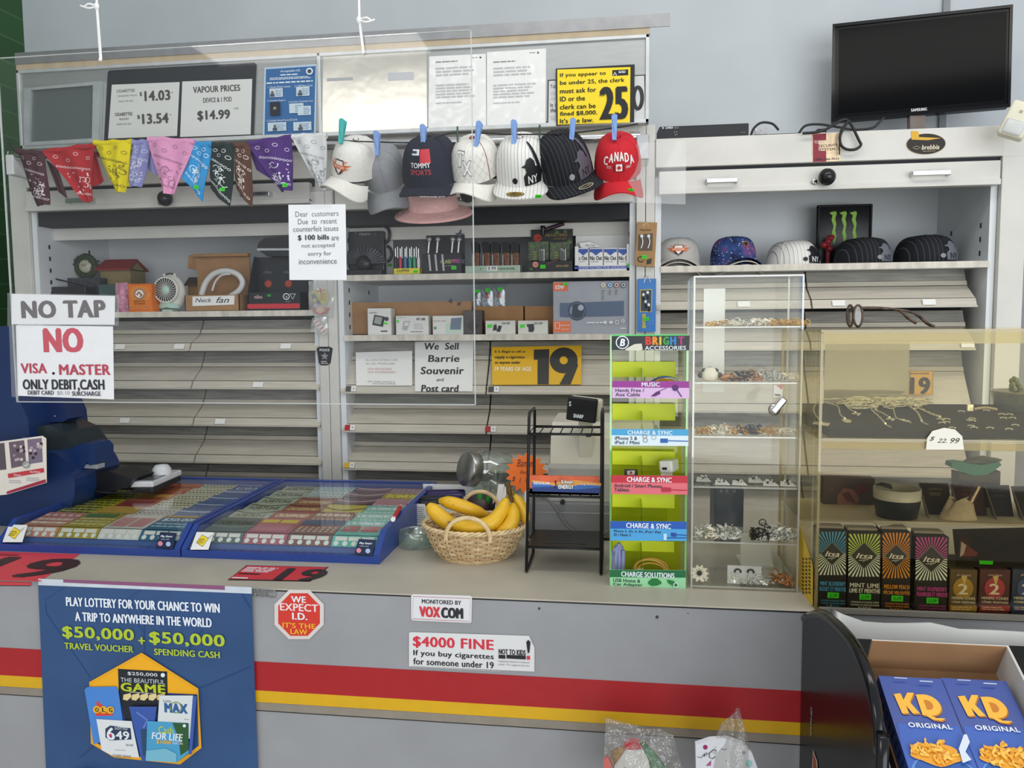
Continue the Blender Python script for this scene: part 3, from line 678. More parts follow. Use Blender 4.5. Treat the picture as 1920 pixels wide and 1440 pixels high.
def d6(d): pin(batter('5A5662', .042, .05, 1.0, '2A2A30'), 'A0A0A4')(d); visor_oval(d, .12, 'B7B09A')
cap('black pinstriped flat-visor cap with grey batter patch, beside the red cap', aty(1060, 323, CY), pk, tilt=36, yaw=18, roll=-10, s=1.05, L=.058, droop=.3, group=G7, deco=d6)
def canada(d):
    f = capfn(0, .055)
    for i, ch in enumerate('CANADA'):
        a = -.043 + i * .0148; z = .010 - abs(i - 2.5) ** 2 * .0018
        d.word(ch, a, z, a + .0125, z + .019, f, INK('F0EEEC'), .05)
    d.flat([(-.014, .004), (.014, .004), (.014, -.013), (-.014, -.013)], f, INK('8E1420')); g = capfn(0, .055, 1.032)
    d.flat([(-.008, .003), (.008, .003), (.008, -.012), (-.008, -.012)], g, INK('F0EEEC'))
    leaf = [(0, .0065), (.0015, .003), (.004, .004), (.0035, .001), (.0065, .001), (.004, -.002), (.0045, -.0035), (.0008, -.003), (.0006, -.006), (-.0006, -.006), (-.0008, -.003), (-.0045, -.0035), (-.004, -.002), (-.0065, .001), (-.0035, .001), (-.004, .004), (-.0015, .003)]
    d.flat([(a, b - .0048) for a, b in leaf], capfn(0, .055, 1.038), INK('C2202E'))
    d.word('EST.', -.032, -.008, -.018, -.002, f, INK('E8D0D0'), .02); d.word('1867', .018, -.008, .033, -.002, f, INK('E8D0D0'), .02)
    tag_green(d, billpt(.28, .62, .075, 1) + V((0, -.004, .003)), .016, .011)
cap('red cap with white raised letters CANADA and a maple leaf flag, rightmost pegged cap', aty(1158, 317, CY), M('cap_red', 'C4202C', .85, var=.04, bump=.1, scale=90), tilt=38, yaw=3, s=.89, L=.062, group=G7, deco=canada)
for i, (x, y, c, l, n) in enumerate(((641, 247, '3DB5B0', 'teal clothes peg holding the leftmost white cap', 8), (707, 270, '7D9FD8', 'blue clothes peg on the plain grey cap', 0), (794, 258, '7D9FD8', 'blue clothes peg on the navy cap', 0), (896, 252, '7D9FD8', 'blue clothes peg on the quilted TX cap', 10), (964, 250, '7D9FD8', 'blue clothes peg on the white pinstriped cap', 0), (1073, 247, '7D9FD8', 'blue clothes peg on the black pinstriped cap', 5), (1152, 240, '7D9FD8', 'blue clothes peg on the red cap', 0))):
    peg(x, y, c, l, n)
# pink hat reflected in the hanging acrylic, added as a solid hat behind it
r = thing('reflected_hat', 'reflection of a pale pink straw sun hat, modelled solid below the navy cap', 'hat', aty(812, 385, 2.525), (R_(20), 0, 0)); r.scale = (.97, .93, .9)
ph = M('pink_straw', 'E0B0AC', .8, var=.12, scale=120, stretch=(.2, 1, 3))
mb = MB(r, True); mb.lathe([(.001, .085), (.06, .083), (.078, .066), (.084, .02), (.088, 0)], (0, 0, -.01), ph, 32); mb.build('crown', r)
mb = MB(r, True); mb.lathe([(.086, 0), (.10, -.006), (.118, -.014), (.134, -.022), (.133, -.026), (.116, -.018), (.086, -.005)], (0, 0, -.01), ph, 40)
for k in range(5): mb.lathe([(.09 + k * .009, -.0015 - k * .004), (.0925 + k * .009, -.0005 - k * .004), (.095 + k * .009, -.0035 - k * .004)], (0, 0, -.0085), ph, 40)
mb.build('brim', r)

# ================================================================ hanging acrylic sheet and the papers taped to it
SY = 1.62
r = thing('acrylic_sheet', 'large clear acrylic sheet hung from strings over the lottery cases', 'acrylic sheet', (-.83, SY, 1.33))
acr = clear('acrylic', 'FFFFFF', .018)
x0, x1 = aty(10, 400, SY).x, aty(888, 400, SY).x; z0, z1 = aty(450, 757, SY).z, aty(500, 78, SY).z
mb = MB(r); mb.box(x0, x1, SY, SY + .003, z0, z1, acr); mb.build('pane', r)
mb = MB(r)
for e in ((x0, x0 + .0022, z0, z1), (x1 - .0022, x1, z0, z1), (x0, x1, z0, z0 + .0022), (x0, x1, z1 - .0016, z1)): mb.box(e[0], e[1], SY - .0004, SY + .0034, e[2], e[3], clear('acrylic_edge', 'DDE6E4', .10, .35))
mb.build('polished_edge', r)
def bird(p, x, y, s, a):
    c, n = math.cos(a), math.sin(a); sh = [(-10, 0), (-4, -2), (0, -12), (3, -3), (9, -6), (4, 1), (2, 9), (-1, 3)]
    p.poly([(x + s * (u * c - v * n), y + s * (u * n + v * c)) for u, v in sh], INK('30323A'))
mb = MB(r); p = Pan(mb, (0, SY - .0004, 1.5))  # birds mirrored in the pane, painted on as flat dark shapes
for b_ in ((845, 565, .6, 0), (860, 570, .6, 1), (868, 530, .6, .6), (866, 490, .9, 1.2), (862, 440, 1.0, .3)): bird(p, *b_)
mb.build('bird_reflection', r)
for x, yt, lb in ((186, 112, 'white knotted string holding left side of hanging acrylic sheet'), (678, 99, 'white knotted string holding right side of hanging acrylic sheet')):
    mb = MB(); q = M('string_white', 'ECECEA', .8, var=.05, scale=200)
    P = aty(x + 2, yt, SY - .003); T = aty(x - 6, -60, SY - .003); K = aty(x - 5, 12 if x < 400 else 38, SY - .006)
    mb.tube([P, K, T], .0022, q, 6); mb.tube([P + V((.003, 0, 0)), K + V((.002, 0, 0)), T], .0018, q, 6); mb.ball(K, (.006, .005, .008), q, 10, 6)
    mb.ball(P, .004, q, 10, 6)
    s = -1 if x < 400 else 1
    for k in ((24, 8), (30, -6)): mb.tube(smooth_path([K, aty(x - 5 + s * 14, (12 if x < 400 else 38) - k[1] * .6, SY - .01), aty(x - 5 + s * k[0], (12 if x < 400 else 38) + k[1] * .2, SY - .008)]), .0022, q, 6)
    mb.build('string', label=lb, cat='string')
def sleeve(nm, lb, px, f, par=None, tape=()):
    t = thing(nm, lb, 'sign', aty(sum(q[0] for q in px) / 4, max(q[1] for q in px), SY - .002))
    b_ = MB(t); p = Pan(b_, (0, SY - .0006, 1.5)); p.slab(px, M('sign_paper', 'E9EAEC', .6, var=.02), .0008); f(p); b_.build('paper', t)
    for q in tape: b_ = MB(t); p = Pan(b_, (0, SY - .0022, 1.5)); p.slab(q, clear('clear_tape', 'FFFFFF', .05, .04, .12), .0004); b_.build('clear_tape', t)
def f(p): p.text('NO TAP', 39, 564, 199, 597, INK('4A3E3F'), .09)
sleeve('notice', 'white taped sign reading NO TAP on the hanging acrylic', [(22, 551), (216, 555), (215, 609), (22, 608)], f, tape=[[(14, 549), (223, 553), (223, 611), (14, 612)]])
def f(p):
    p.text('NO', 80, 615, 157, 661, INK('C75A66'), .085); p.text('VISA', 39, 681, 89, 700, INK('B8485A'), .06); p.disc(101, 700, 2.6, BLK); p.text('MASTER', 111, 683, 208, 703, INK('B8485A'), .06)
    p.text('ONLY DEBIT,CASH', 43, 711, 197, 733, INK('33333C'), .05); p.text('DEBIT CARD', 53, 732, 102, 740, INK('4A4A52'), .05); p.text('$0.10', 108, 733, 132, 741, INK('9A9A9E')); p.text('SURCHARGE', 136, 733.5, 190, 742, INK('4A4A52'), .05)
sleeve('notice', 'white taped sign with large red NO, only debit and cash', [(30, 610), (212, 612), (214, 749), (34, 742)], f, tape=[[(17, 612), (36, 612), (36, 745), (22, 744)]])
def f(p):
    k = INK('66686C')
    for t, y, a, b_ in (('Dear  customers', 397, 554, 635), ('Due  to  recent', 411, 559, 632), ('counterfeit issues', 425, 550, 635), ('not accepted', 457, 566, 628), ('sorry for', 472, 578, 622), ('inconvenience', 486, 561, 632)): p.text(t, a, y, b_, y + 10, k)
    p.text('$ 100 bills', 559, 441, 618, 452, INK('3A3A3E'), .05); p.text('are', 622, 444, 636, 451, k)
sleeve('notice', 'white paper about counterfeit hundred dollar bills on the hanging acrylic', [(541, 384), (648, 383), (650, 525), (543, 525)], f, tape=[[(582, 360), (622, 358), (622, 390), (582, 391)]])
# small soft vinyl flap right of the caps
t = aty(1240, 380, 2.40); r = thing('vinyl_flap', 'clear soft vinyl sheet hanging right of the red cap', 'vinyl sheet', t)
P4 = [aty(*q, 2.38) for q in ((1197, 266), (1287, 264), (1286, 382), (1120, 380))]
mb = MB(r); mb.grid(lambda u, v: (P4[0] * (1 - u) + P4[1] * u) * (1 - v) + (P4[3] * (1 - u) + P4[2] * u) * v + V((0, .012 * math.sin(6 * u + 2 * v), 0)), 14, 14, clear('vinyl', 'FAFAFA', .015, .09, .25), True, (0, .0015, 0)); mb.build('sheet', r)
# ================================================================ goods on the left cabinet's shelf
SL, S1, S2, SR = 1.549, 1.672, 1.457, 1.684
card = M('cardboard', 'A07A55', .85, var=.08, scale=20)
def fit(x0, x1, ytop, Y, z):     # x range and height read at depth Y standing on z
    a = aty(x0, (ytop + 600) / 2, Y); b = aty(x1, (ytop + 600) / 2, Y); return a.x, b.x, aty((x0 + x1) / 2, ytop, Y).z
def carton(nm, lb, x0, x1, ytop, Y, z, dep, mat, pr=None, cat='box', group=None, top=None, bev=.0012):
    a, b, h = fit(x0, x1, ytop, Y, z); mb = MB(); mb.box(a, b, Y, Y + dep, z, h, mat, bev, 1)
    if pr: p = Pan(mb, (0, Y - .0004, z)); pr(p)
    return mb.build(nm, label=lb, cat=cat, **({'group': group} if group else {}))
# clock in a leafy wreath on a dark box
carton('gift_box', 'dark grey patterned box with the leafy clock on it', 128, 188, 521, 2.86, SL, .10, M('box_dark', '3C3F45', .5, var=.5, scale=60))
P = aty(158, 521, 2.90); zb = aty(158, 521, 2.86).z
r = thing('wreath_clock', 'small round clock in dark green leaves on left shelf', 'clock', (P.x, 2.91, zb))
mb = MB(r); g = M('wreath_leaf', '38462F', .8, var=.3, scale=80); q = random.Random(4); c = V((P.x, 2.91, zb + .05))
for i in range(70):
    a = q.uniform(0, 6.28); rr = q.uniform(.030, .050); o = c + V((math.cos(a) * rr, q.uniform(-.015, .02), max(-.046, math.sin(a) * rr))); t = V((q.uniform(-1, 1), q.uniform(-.6, .6), q.uniform(-1, 1))) * .010
    w_ = t.cross(V((0, 1, .3))) * .5; mb.add([o - t, o + w_, o + t, o - w_], [(0, 1, 2, 3)], g)
mb.tube([c + V((math.cos(k * .314) * .040, .004, math.sin(k * .314) * .040)) for k in range(20)], .012, g, 8, True); mb.build('wreath', r)
mb = MB(r); mb.lathe([(0, .006), (.024, .006), (.027, 0), (.027, -.01)], c, M('clock_face', 'B8B6A0', .4), 24, (0, -1, 0)); p = Pan(mb, c - V((0, .0065, 0)))
for k in range(12): a = k * .5236; mb.flat([(math.cos(a) * .019 - .001, math.sin(a) * .019 - .001), (math.cos(a) * .019 + .001, math.sin(a) * .019 - .001), (math.cos(a) * .022, math.sin(a) * .022)], p.up(), BLK)
mb.ribbon([(0, 0), (.012, .010)], .002, p.up(), BLK); mb.ribbon([(0, 0), (-.009, .007)], .002, p.up(), BLK); mb.build('dial', r)
# red-roofed wooden bird house
def birdhouse(lb, x0, x1, yt, ye, Y, dep, wall, roof, z=SL):
    a, b, h = fit(x0, x1, yt, Y, z); _, _, e = fit(x0, x1, ye, Y, z); r = thing('bird_house', lb, 'bird house', ((a + b) / 2, Y + dep / 2, z))
    w_ = b - a; mb = MB(r); mb.box(a + w_ * .1, b - w_ * .06, Y + .01, Y + dep, z, e + .004, M('bh_' + wall, wall, .7, var=.15, scale=30)); mb.prism([(b - w_ * .06, Y + .01, e), (b - w_ * .06, Y + dep, e), (b - w_ * .06, Y + dep / 2 + .005, h - .006)], (-w_ * .84, 0, 0), M('bh_' + wall)); p = Pan(mb, (0, Y + .0095, z))
    cx, cz = (a + b) / 2 - .01, z + (e - z) * .45; mb.flat([(cx - .016, cz - z - .012), (cx + .016, cz - z - .012), (cx + .016, cz - z + .010), (cx - .016, cz - z + .010)], p.up(), INK('E0D6B8')); mb.flat([(cx + .008 * math.cos(k), cz - z + .007 * math.sin(k)) for k in range(6)], p.up(), INK('4A3A28')); mb.build('walls', r)
    mb = MB(r); m_ = M('roof_' + roof, roof, .7, var=.1)
    for s in (0, 1):
        y0 = Y - .006 if s == 0 else Y + dep + .012; ym = Y + dep / 2
        mb.prism([(a, y0, e), (b, y0, e), (b - w_ * .04, ym, h), (a + w_ * .05, ym, h)], (0, 0, .006), m_)
    mb.build('roof', r); return r
birdhouse('wooden bird house with a red roof, behind the orange box', 180, 247, 487, 507, 2.90, .11, '8A7A52', '8E2F30')
birdhouse('tiny wooden bird house between mini fan and neck fan box', 348, 372, 522, 536, 2.84, .05, '8A6A3A', '3E3128')
carton('teal_box', 'small dark teal box beside the pink pouch', 186, 219, 533, 2.80, SL, .07, M('teal_dark', '3F5654', .5, var=.2))
mb = MB(); a, b, h = fit(76, 168, 536, 2.79, SL); mb.box(a, b, 2.77, 2.83, SL, h - .004, M('device_black', '25272C', .4), .004); mb.tube(smooth_path([(a + .01, 2.79, h), (a + .03, 2.79, h + .03), (a + .09, 2.8, h + .022), (b, 2.8, h - .01)]), .003, BLK); mb.build('power_adapter', label='black device and cable lying behind the NO TAP sign', cat='device')
# pink pouch
a, b, h = fit(218, 241, 530, 2.77, SL); mb = MB(); mb.grid(lambda u, v: V((a + (b - a) * u, 2.77 - .018 * math.sin(math.pi * u) * math.sin(math.pi * min(1, v * 1.02)) + .003 * math.sin(9 * u + 7 * v), SL + (h - SL) * v)), 10, 12, M('pink_pouch', 'C98AA4', .35, var=.35, scale=90), True, (0, .02, 0))
mb.build('pouch', label='shiny pink pouch left of the orange box', cat='pouch')
def pr(p):
    p.bar(243, 536, 283, 581, INK('E07A24')); c = (263, 551)
    for k in range(20):
        t = k * math.pi / 10
        p.poly([(c[0] + 9 * math.cos(t), c[1] + 9 * math.sin(t)), (c[0] + 19 * math.cos(t - .07), c[1] + 15 * math.sin(t - .07)), (c[0] + 19 * math.cos(t + .07), c[1] + 15 * math.sin(t + .07))], INK('F0B04A'))
    p.disc(263, 551, 10.5, INK('F2E4D2')); p.ring(263, 551, 9, 2.2, INK('8A3A24')); p.line([(258, 553), (262, 548), (268, 554), (264, 556)], 3, INK('7A3428')); p.text('BAKING', 253, 563, 274, 566, INK('5A2A22'), .03); p.text('SODA', 253, 568, 274, 571, INK('5A2A22'), .03)
    for x in (249, 262, 275): p.disc(x, 576, 3.4, INK('D9A060')); p.disc(x, 576, 1.8, INK('A04A28'))
carton('baking_soda_box', 'orange baking soda box with round emblem, left of the mini fan', 241, 285, 532, 2.73, SL, .05, M('orange_card', 'D9701E', .5), pr)
# mini fan
P = aty(313, 545, 2.765); k = ppm(P); r = thing('mini_fan', 'white egg-shaped mini fan with pale green hub', 'fan', (P.x, 2.79, SL))
wp = M('fan_white', 'DFDFD6', .35, var=.02); mint = M('fan_mint', 'B5D6C8', .4, var=.02)
hz = aty(313, 512, 2.765).z - SL; zc = SL + hz * .57; rw = 28 * k
mb = MB(r); mb.ball((P.x, 2.795, SL + hz * .49), (rw, .034, hz * .49), wp, 28, 18); mb.build('housing', r)
mb = MB(r); C0 = V((P.x - .001, 2.759, zc)); mb.lathe([(0, 0), (rw * .80, 0), (rw * .86, -.004)], C0 + V((0, .001, 0)), M('fan_dark', '4A4E4C', .6), 32, (0, -1, 0)); mb.lathe([(rw * .78, .004), (rw * .84, .006), (rw * .88, .002), (rw * .9, -.006)], C0, wp, 32, (0, -1, 0))
for i in range(26):
    a = 2 * math.pi * i / 26; d = V((math.cos(a), 0, math.sin(a))); d2 = V((math.cos(a + .16), 0, math.sin(a + .16))); mb.tube([C0 + d * rw * .25 - V((0, .004, 0)), C0 + d2 * rw * .8 - V((0, .004, 0))], .0011, wp, 5)
mb.build('grille', r); mb = MB(r); mb.lathe([(0, .008), (rw * .22, .008), (rw * .27, .003), (rw * .27, 0)], C0, mint, 20, (0, -1, 0)); mb.build('hub', r, label='pale mint green hub')
mb = MB(r); q0 = V((P.x, 2.76, SL)); mb.grid(lambda u, v: (P.x + rw * (u * 1.4 - .7), 2.776 - .012 * math.sin(math.pi * u) - .006 * v, SL + .012 + hz * (.09 + .06 * math.sin(math.pi * u)) * v + .002), 10, 4, mint, True, (0, .004, 0)); mb.box(P.x - rw * .45, P.x + rw * .3, 2.765, 2.82, SL, SL + .010, mint, .003); mb.build('base', r)
mb = MB(r)
for s in (-1, 1): mb.ball((P.x + s * rw * .38 - .002, 2.79, SL + hz * .965), .006, wp, 10, 8)
mb.tube(smooth_path([(P.x - rw * .38, 2.79, SL + hz * .97), (P.x, 2.79, SL + hz), (P.x + rw * .38, 2.79, SL + hz * .97)]), .003, M('fan_dark'), 6); mb.build('ears', r)
mb = MB(r); e = aty(308, 578, 2.745); mb.tube(smooth_path([e, e + V((.01, 0, .001)), e + V((.03, .005, -.002)), e + V((.045, .02, -.003))]), .0016, BLK, 6); mb.build('strap', r)
# neck fan in an open carton
a, b, h = fit(347, 449, 553, 2.73, SL); bk = aty(410, 476, 2.83).z
r = thing('open_carton', 'open brown carton labelled Neck fan with its lid standing up', 'box', ((a + b) / 2, 2.78, SL))
mb = MB(r); t = .003
mb.box(a, b, 2.73, 2.73 + t, SL, h, card); mb.box(a, a + t, 2.73, 2.83, SL, h, card); mb.box(b - t, b, 2.73, 2.83, SL, h, card); mb.box(a, b, 2.83 - t, 2.83, SL, h, card); mb.box(a, b, 2.73, 2.83, SL, SL + t, card); mb.build('tray', r)
mb = MB(r); la, lb_ = aty(371, 500, 2.84).x, aty(470, 500, 2.84).x; mb.box(la, lb_, 2.833, 2.837, h - .01, bk, card); mb.prism([(la - .02, 2.80, bk - .055), (la - .004, 2.833, bk - .06), (la - .004, 2.833, bk), (la - .02, 2.81, bk - .006)], (.003, 0, 0), card); mb.box(la - .004, lb_ + .004, 2.81, 2.836, bk - .012, bk, card, .002); mb.build('lid', r)
mb = MB(r); p = Pan(mb, (0, 2.7296, 1.6)); p.slab([(361, 556), (440, 554), (439, 571), (361, 574)], WHITE, .0006); p.text('Neck', 366, 559, 397, 567, BLK, .01, .3).text('fan', 405, 557, 430, 568, BLK, .01, .35); mb.build('hand_label', r)
mb = MB(); Yn = 2.775; K = [(378, 553), (386, 530), (402, 513), (425, 508), (446, 515), (455, 530), (448, 545), (432, 556)]
mb.tube(smooth_path([aty(x, y, Yn) for x, y in K], 6), [.011] * 43, M('neckfan_white', 'D2D3D1', .4, var=.03), 12); 
mb.tube(smooth_path([aty(x, y, Yn - .004) for x, y in ((398, 545), (404, 528), (416, 516), (432, 514))], 6), .004, M('neckfan_white'), 8)
mb.build('neck_fan', label='white U-shaped neck fan standing in the open carton', cat='fan')
# black vape display box
a, b, h = fit(464, 562, 478, 2.73, SL); r = thing('vape_display_box', 'black vape display box with red stripe, right end of the left shelf', 'box', ((a + b) / 2, 2.77, SL))
mb = MB(r); m = M('vape_black', '20252A', .35, var=.1)
mb.box(a, b, 2.73, 2.82, SL, aty(500, 548, 2.73).z, m); mb.box(a, aty(578, 560, 2.82).x, 2.815, 2.83, SL, h, m); mb.prism([(a, 2.73, SL), (a, 2.815, SL), (a, 2.815, h), (a, 2.79, h), (a, 2.73, aty(500, 545, 2.73).z)], (.003, 0, 0), m); mb.build('box', r)
mb = MB(r); p = Pan(mb, (0, 2.7295, 1.6)); p.bar(464, 570, 562, 579, INK('C43540')); p.text('nibo', 477, 553, 492, 560, INK('D8B0B0'), .02); p.text('OG', 501, 552, 508, 556, INK('35E040'), .06)
p.ring(537, 556, 5.5, 1.6, W); p.text('A', 535.5, 554, 539.5, 559, W); p.line([(544, 551), (554, 551), (549, 561)], 1.4, W, True); p.small(535, 564, 549, 567, 1, GREY); mb.build('print', r)
mb = MB(r); p = Pan(mb, (0, 2.8145, 1.6))
for x in (503, 541): p.disc(x, 532, 7, INK('9A3A2E')); p.ring(x, 532, 3, 2, INK('C9563A')); p.text('nibo', x - 9, 507, x + 6, 513, INK('77797C'))
for x in (498, 509, 521, 528): p.bar(x, 478, x + 1.2, 545, INK('4A5058'))
mb.build('back_print', r)
P = aty(515, 478, 2.79); mb = MB(); mh = aty(515, 443, 2.79).z
q = [aty(x, y, 2.77) for x, y in ((482, 465), (484, 456), (496, 446), (545, 443), (575, 446), (575, 465))]; mb.prism(q, (0, .06, 0), M('lid_black', '24282C', .35)); q = [aty(x, y, 2.77) for x, y in ((482, 465.5), (575, 465.5), (575, 469), (482, 470))]; mb.prism(q, (0, .06, 0), M('lid_silver', 'B9BCC0', .35)); q = [aty(x, y, 2.775) for x, y in ((486, 470), (572, 469), (572, 480), (500, 480))]; mb.prism(q, (0, .05, 0), M('lid_black'))
mb.build('hexagonal_case', label='black angular case with a silver edge on top of the vape box', cat='case')

# ================================================================ goods on the middle cabinet's upper shelf
mb = MB(); a, b, h = fit(690, 738, 428, 2.86, S1); mb.box(a, b, 2.86, 2.864, S1, h, WHITE); tag_green(mb, aty(731, 497, 2.858), .018, .010); mb.build('white_card', label='white card with green sticker right of the black lighter stand', cat='card')
a, b, h = fit(650, 716, 432, 2.74, S1); r = thing('lighter_stand', 'black lighter stand with radial slots and a logo on top', 'display stand', ((a + b) / 2, 2.78, S1))
mb = MB(r); zb_ = M('stand_black', '1A1C20', .35); mb.box(a, b, 2.77, 2.80, S1, h, zb_, .003); p = Pan(mb, (0, 2.7695, 1.7)); p.text('zippo', 673, 436, 695, 442.5, INK('8A8C90'), .03); p.disc(667, 438, 3, INK('3C3F44')); p.disc(703, 439, 3, INK('3C3F44')); mb.build('back_panel', r)
mb = MB(r); c = aty(681, 494, 2.745); R0 = 42 * ppm(c)
for i in range(17):
    t = math.pi * (i + .5) / 17; d = V((math.cos(t), .25, math.sin(t) * .78)); mb.tube([c + d * R0 * .35, c + d * R0 * .95], [.005, .008], M('slot_grey', '3E4147', .3, var=.3), 6)
mb.lathe([(0, .012), (R0 * .3, .012), (R0 * .36, 0)], c, zb_, 24, (0, -1, 0)); mb.box(a, b, 2.735, 2.77, S1, S1 + .022, zb_, .003); mb.build('slot_fan', r)
mb = MB(r)
for x, y, rr in ((722, 440, 15), (726, 476, 14)):
    P = aty(x, y, 2.79); k = ppm(P) * rr; mb.tube([P + V((math.cos(R_(t)) * k * .6, 0, math.sin(R_(t)) * k)) for t in range(-90, 100, 15)], .006, zb_, 8)
mb.build('side_loops', r)
# utility lighters in a yellow tray
a, b, h = fit(738, 789, 503, 2.725, S1); r = thing('lighter_tray', 'yellow counter tray holding long-nosed coloured lighters', 'tray', ((a + b) / 2, 2.75, S1)); mb = MB(r); ym = M('tray_yellow', 'D9CB3E', .5)
mb.box(a, b, 2.725, 2.728, S1, h, ym); mb.box(a, b, 2.725, 2.785, S1, S1 + .003, ym); mb.box(a, a + .002, 2.725, 2.785, S1, h, ym); mb.box(b - .002, b, 2.725, 2.785, S1, h, ym); p = Pan(mb, (0, 2.7245, 1.7)); p.text('CLIPPER', 744, 505.5, 768, 510, INK('4A3A1A'), .04); tag_green(mb, aty(779, 509, 2.7235), .016, .009); mb.build('tray', r)
for i, (x, c) in enumerate(((742, '26262C'), (751, 'C0384A'), (760, '4A6FA8'), (769, '2F9A8A'), (777, '3A9C6A'), (785, 'DADCDA'))):
    lz = thing('long_lighter', ('black', 'red', 'blue', 'teal', 'green', 'white')[i] + ' long-nosed lighter in the yellow tray', 'lighter', (aty(x, 500, 2.745).x, 2.745, S1 + .003), group='long lighters in the yellow tray')
    X = aty(x, 500, 2.745).x; z1 = aty(x, 483, 2.745).z; z2 = aty(x, 466, 2.745).z
    mb = MB(lz); mb.lathe([(.0052, 0), (.0058, .004), (.0058, z1 - S1 - .010), (.004, z1 - S1)], (X, 2.745, S1 + .003), M('lighter_' + c, c, .35), 12); mb.build('handle_body', lz)
    mb = MB(lz); mb.cyl((X, 2.745, z1 - .003), (X, 2.745, z2), .0026, chrome, 8); mb.build('nozzle', lz)
for i, x in enumerate((746, 754, 763, 772, 781)):
    X = aty(x, 500, 2.768).x; z2 = aty(x, 463, 2.768).z
    lz = thing('long_lighter', ('far-left', 'second', 'middle', 'fourth', 'far-right')[i] + ' steel-nosed lighter in back row of the yellow tray', 'lighter', (X, 2.768, S1 + .003), group='long lighters in the yellow tray')
    mb = MB(lz); mb.lathe([(.0055, 0), (.0055, .055), (.004, .06)], (X, 2.768, S1 + .003), M('lighter_back', '55606A', .4), 10); mb.build('handle_body', lz); mb = MB(lz); mb.cyl((X, 2.768, S1 + .06), (X, 2.768, z2), .0026, chrome, 8); mb.build('nozzle', lz)
# black box of glass pipes
def pr(p):
    p.bar(796, 475, 862, 511, INK('232329')); p.text('GLASS', 826, 487, 846, 494, INK('B9C46A'), .04); p.text('PIPES', 847, 486, 862, 493, INK('C05A9A'), .04); p.small(828, 497, 860, 500, 1, GREY)
a, b, h = fit(793, 866, 476, 2.735, S1); r = thing('glass_pipe_display', 'black display box of clear glass stems with a green sticker', 'display box', ((a + b) / 2, 2.77, S1)); mb = MB(r); m = M('display_black', '202126', .4)
mb.box(a, b, 2.735, 2.80, S1, h, m, .001, 1); mb.box(a, b, 2.797, 2.80, S1, aty(830, 441, 2.797).z, m); p = Pan(mb, (0, 2.7346, 1.7)); pr(p); tag_green(mb, aty(851, 502, 2.733), .018, .012); mb.build('box', r)
gl = clear('glass_stem', 'E6EBEE', .16, .22)
for i, x in enumerate((802, 818, 846, 858)):
    g = thing('glass_pipe', 'clear glass pipe standing in the black display, ' + ('leftmost', 'second from left', 'third from left', 'rightmost')[i] + ' of four', 'glass pipe', (aty(x, 470, 2.77).x, 2.77, h), group='glass pipes in the display')
    P = aty(x, 474, 2.77); T = aty(x + 3, 449, 2.77); mb = MB(g); mb.cyl(P - V((0, 0, .015)), T, .004, gl, 10); mb.ball(T, .009, gl, 12, 8); mb.build('stem', g)
for i, x in enumerate((804, 816, 829)):
    P = aty(x, 477, 2.732); T = aty(x + 3, 508, 2.732); mb = MB(); mb.cyl(P, T, .004, M('stem_frosted', 'B4B8BC', .25, var=.05), 8); mb.ball(T + V((0, 0, .008)), .002, BLK, 6, 4); mb.build('glass_tube', label='frosted glass tube leaning on front of the black display, ' + ('left', 'middle', 'right')[i] + ' of three', cat='glass pipe', group='glass tubes leaning on the display')
# torch lighters
a, b, h = fit(872, 977, 498, 2.72, S1); r = thing('torch_lighter_tray', 'pale green tray of dark torch lighters, price 9.99', 'tray', ((a + b) / 2, 2.75, S1)); mb = MB(r); m = M('tray_sage', 'A4B8A6', .5)
mb.box(a, b, 2.72, 2.723, S1, h, m); mb.box(a, b, 2.72, 2.80, S1, S1 + .002, m); mb.box(a, a + .002, 2.72, 2.80, S1, h, m); mb.box(b - .002, b, 2.72, 2.80, S1, h, m); p = Pan(mb, (0, 2.7196, 1.7)); p.bar(913, 499, 932, 508, WHITE); p.text('9.99', 915, 500, 930, 507, BLK, .02, .2); p.text('TORCH LIGHTERS', 934, 502, 965, 506, INK('4A6A52'), .03); p.disc(902, 504, 2, INK('7A947C')); mb.build('tray', r)
for i, x in enumerate((893, 913, 931, 950, 967)):
    P = aty(x, 490, 2.745); X = P.x; zt = aty(x, 471, 2.745).z; zt2 = aty(x, 453, 2.745).z
    t = thing('torch_lighter', 'dark torch lighter with bronze picture, ' + ('leftmost', 'second from left', 'middle', 'fourth from left', 'rightmost')[i] + ' in the green tray', 'lighter', (X, 2.75, S1 + .002), group='torch lighters in the green tray')
    mb = MB(t); mb.box(X - .011, X + .011, 2.738, 2.756, S1 + .002, zt, M('torch_art', '6E4630', .35, var=.6, scale=110), .003); mb.build('picture_body', t)
    mb = MB(t); mb.prism([(X - .013, 2.735, zt - .006), (X + .013, 2.735, zt - .006), (X + .013, 2.735, zt2 - .010), (X + .004, 2.735, zt2 - .002), (X - .012, 2.735, zt2), (X - .017, 2.735, zt2 - .008)], (0, .024, 0), M('torch_black', '19191C', .4)); mb.build('head', t)
    mb = MB(t); mb.box(X - .014, X - .011, 2.738, 2.750, S1 + .002, zt - .012, M('torch_side', 'A9AAAA', .3, .5)); mb.build('side_strip', t)
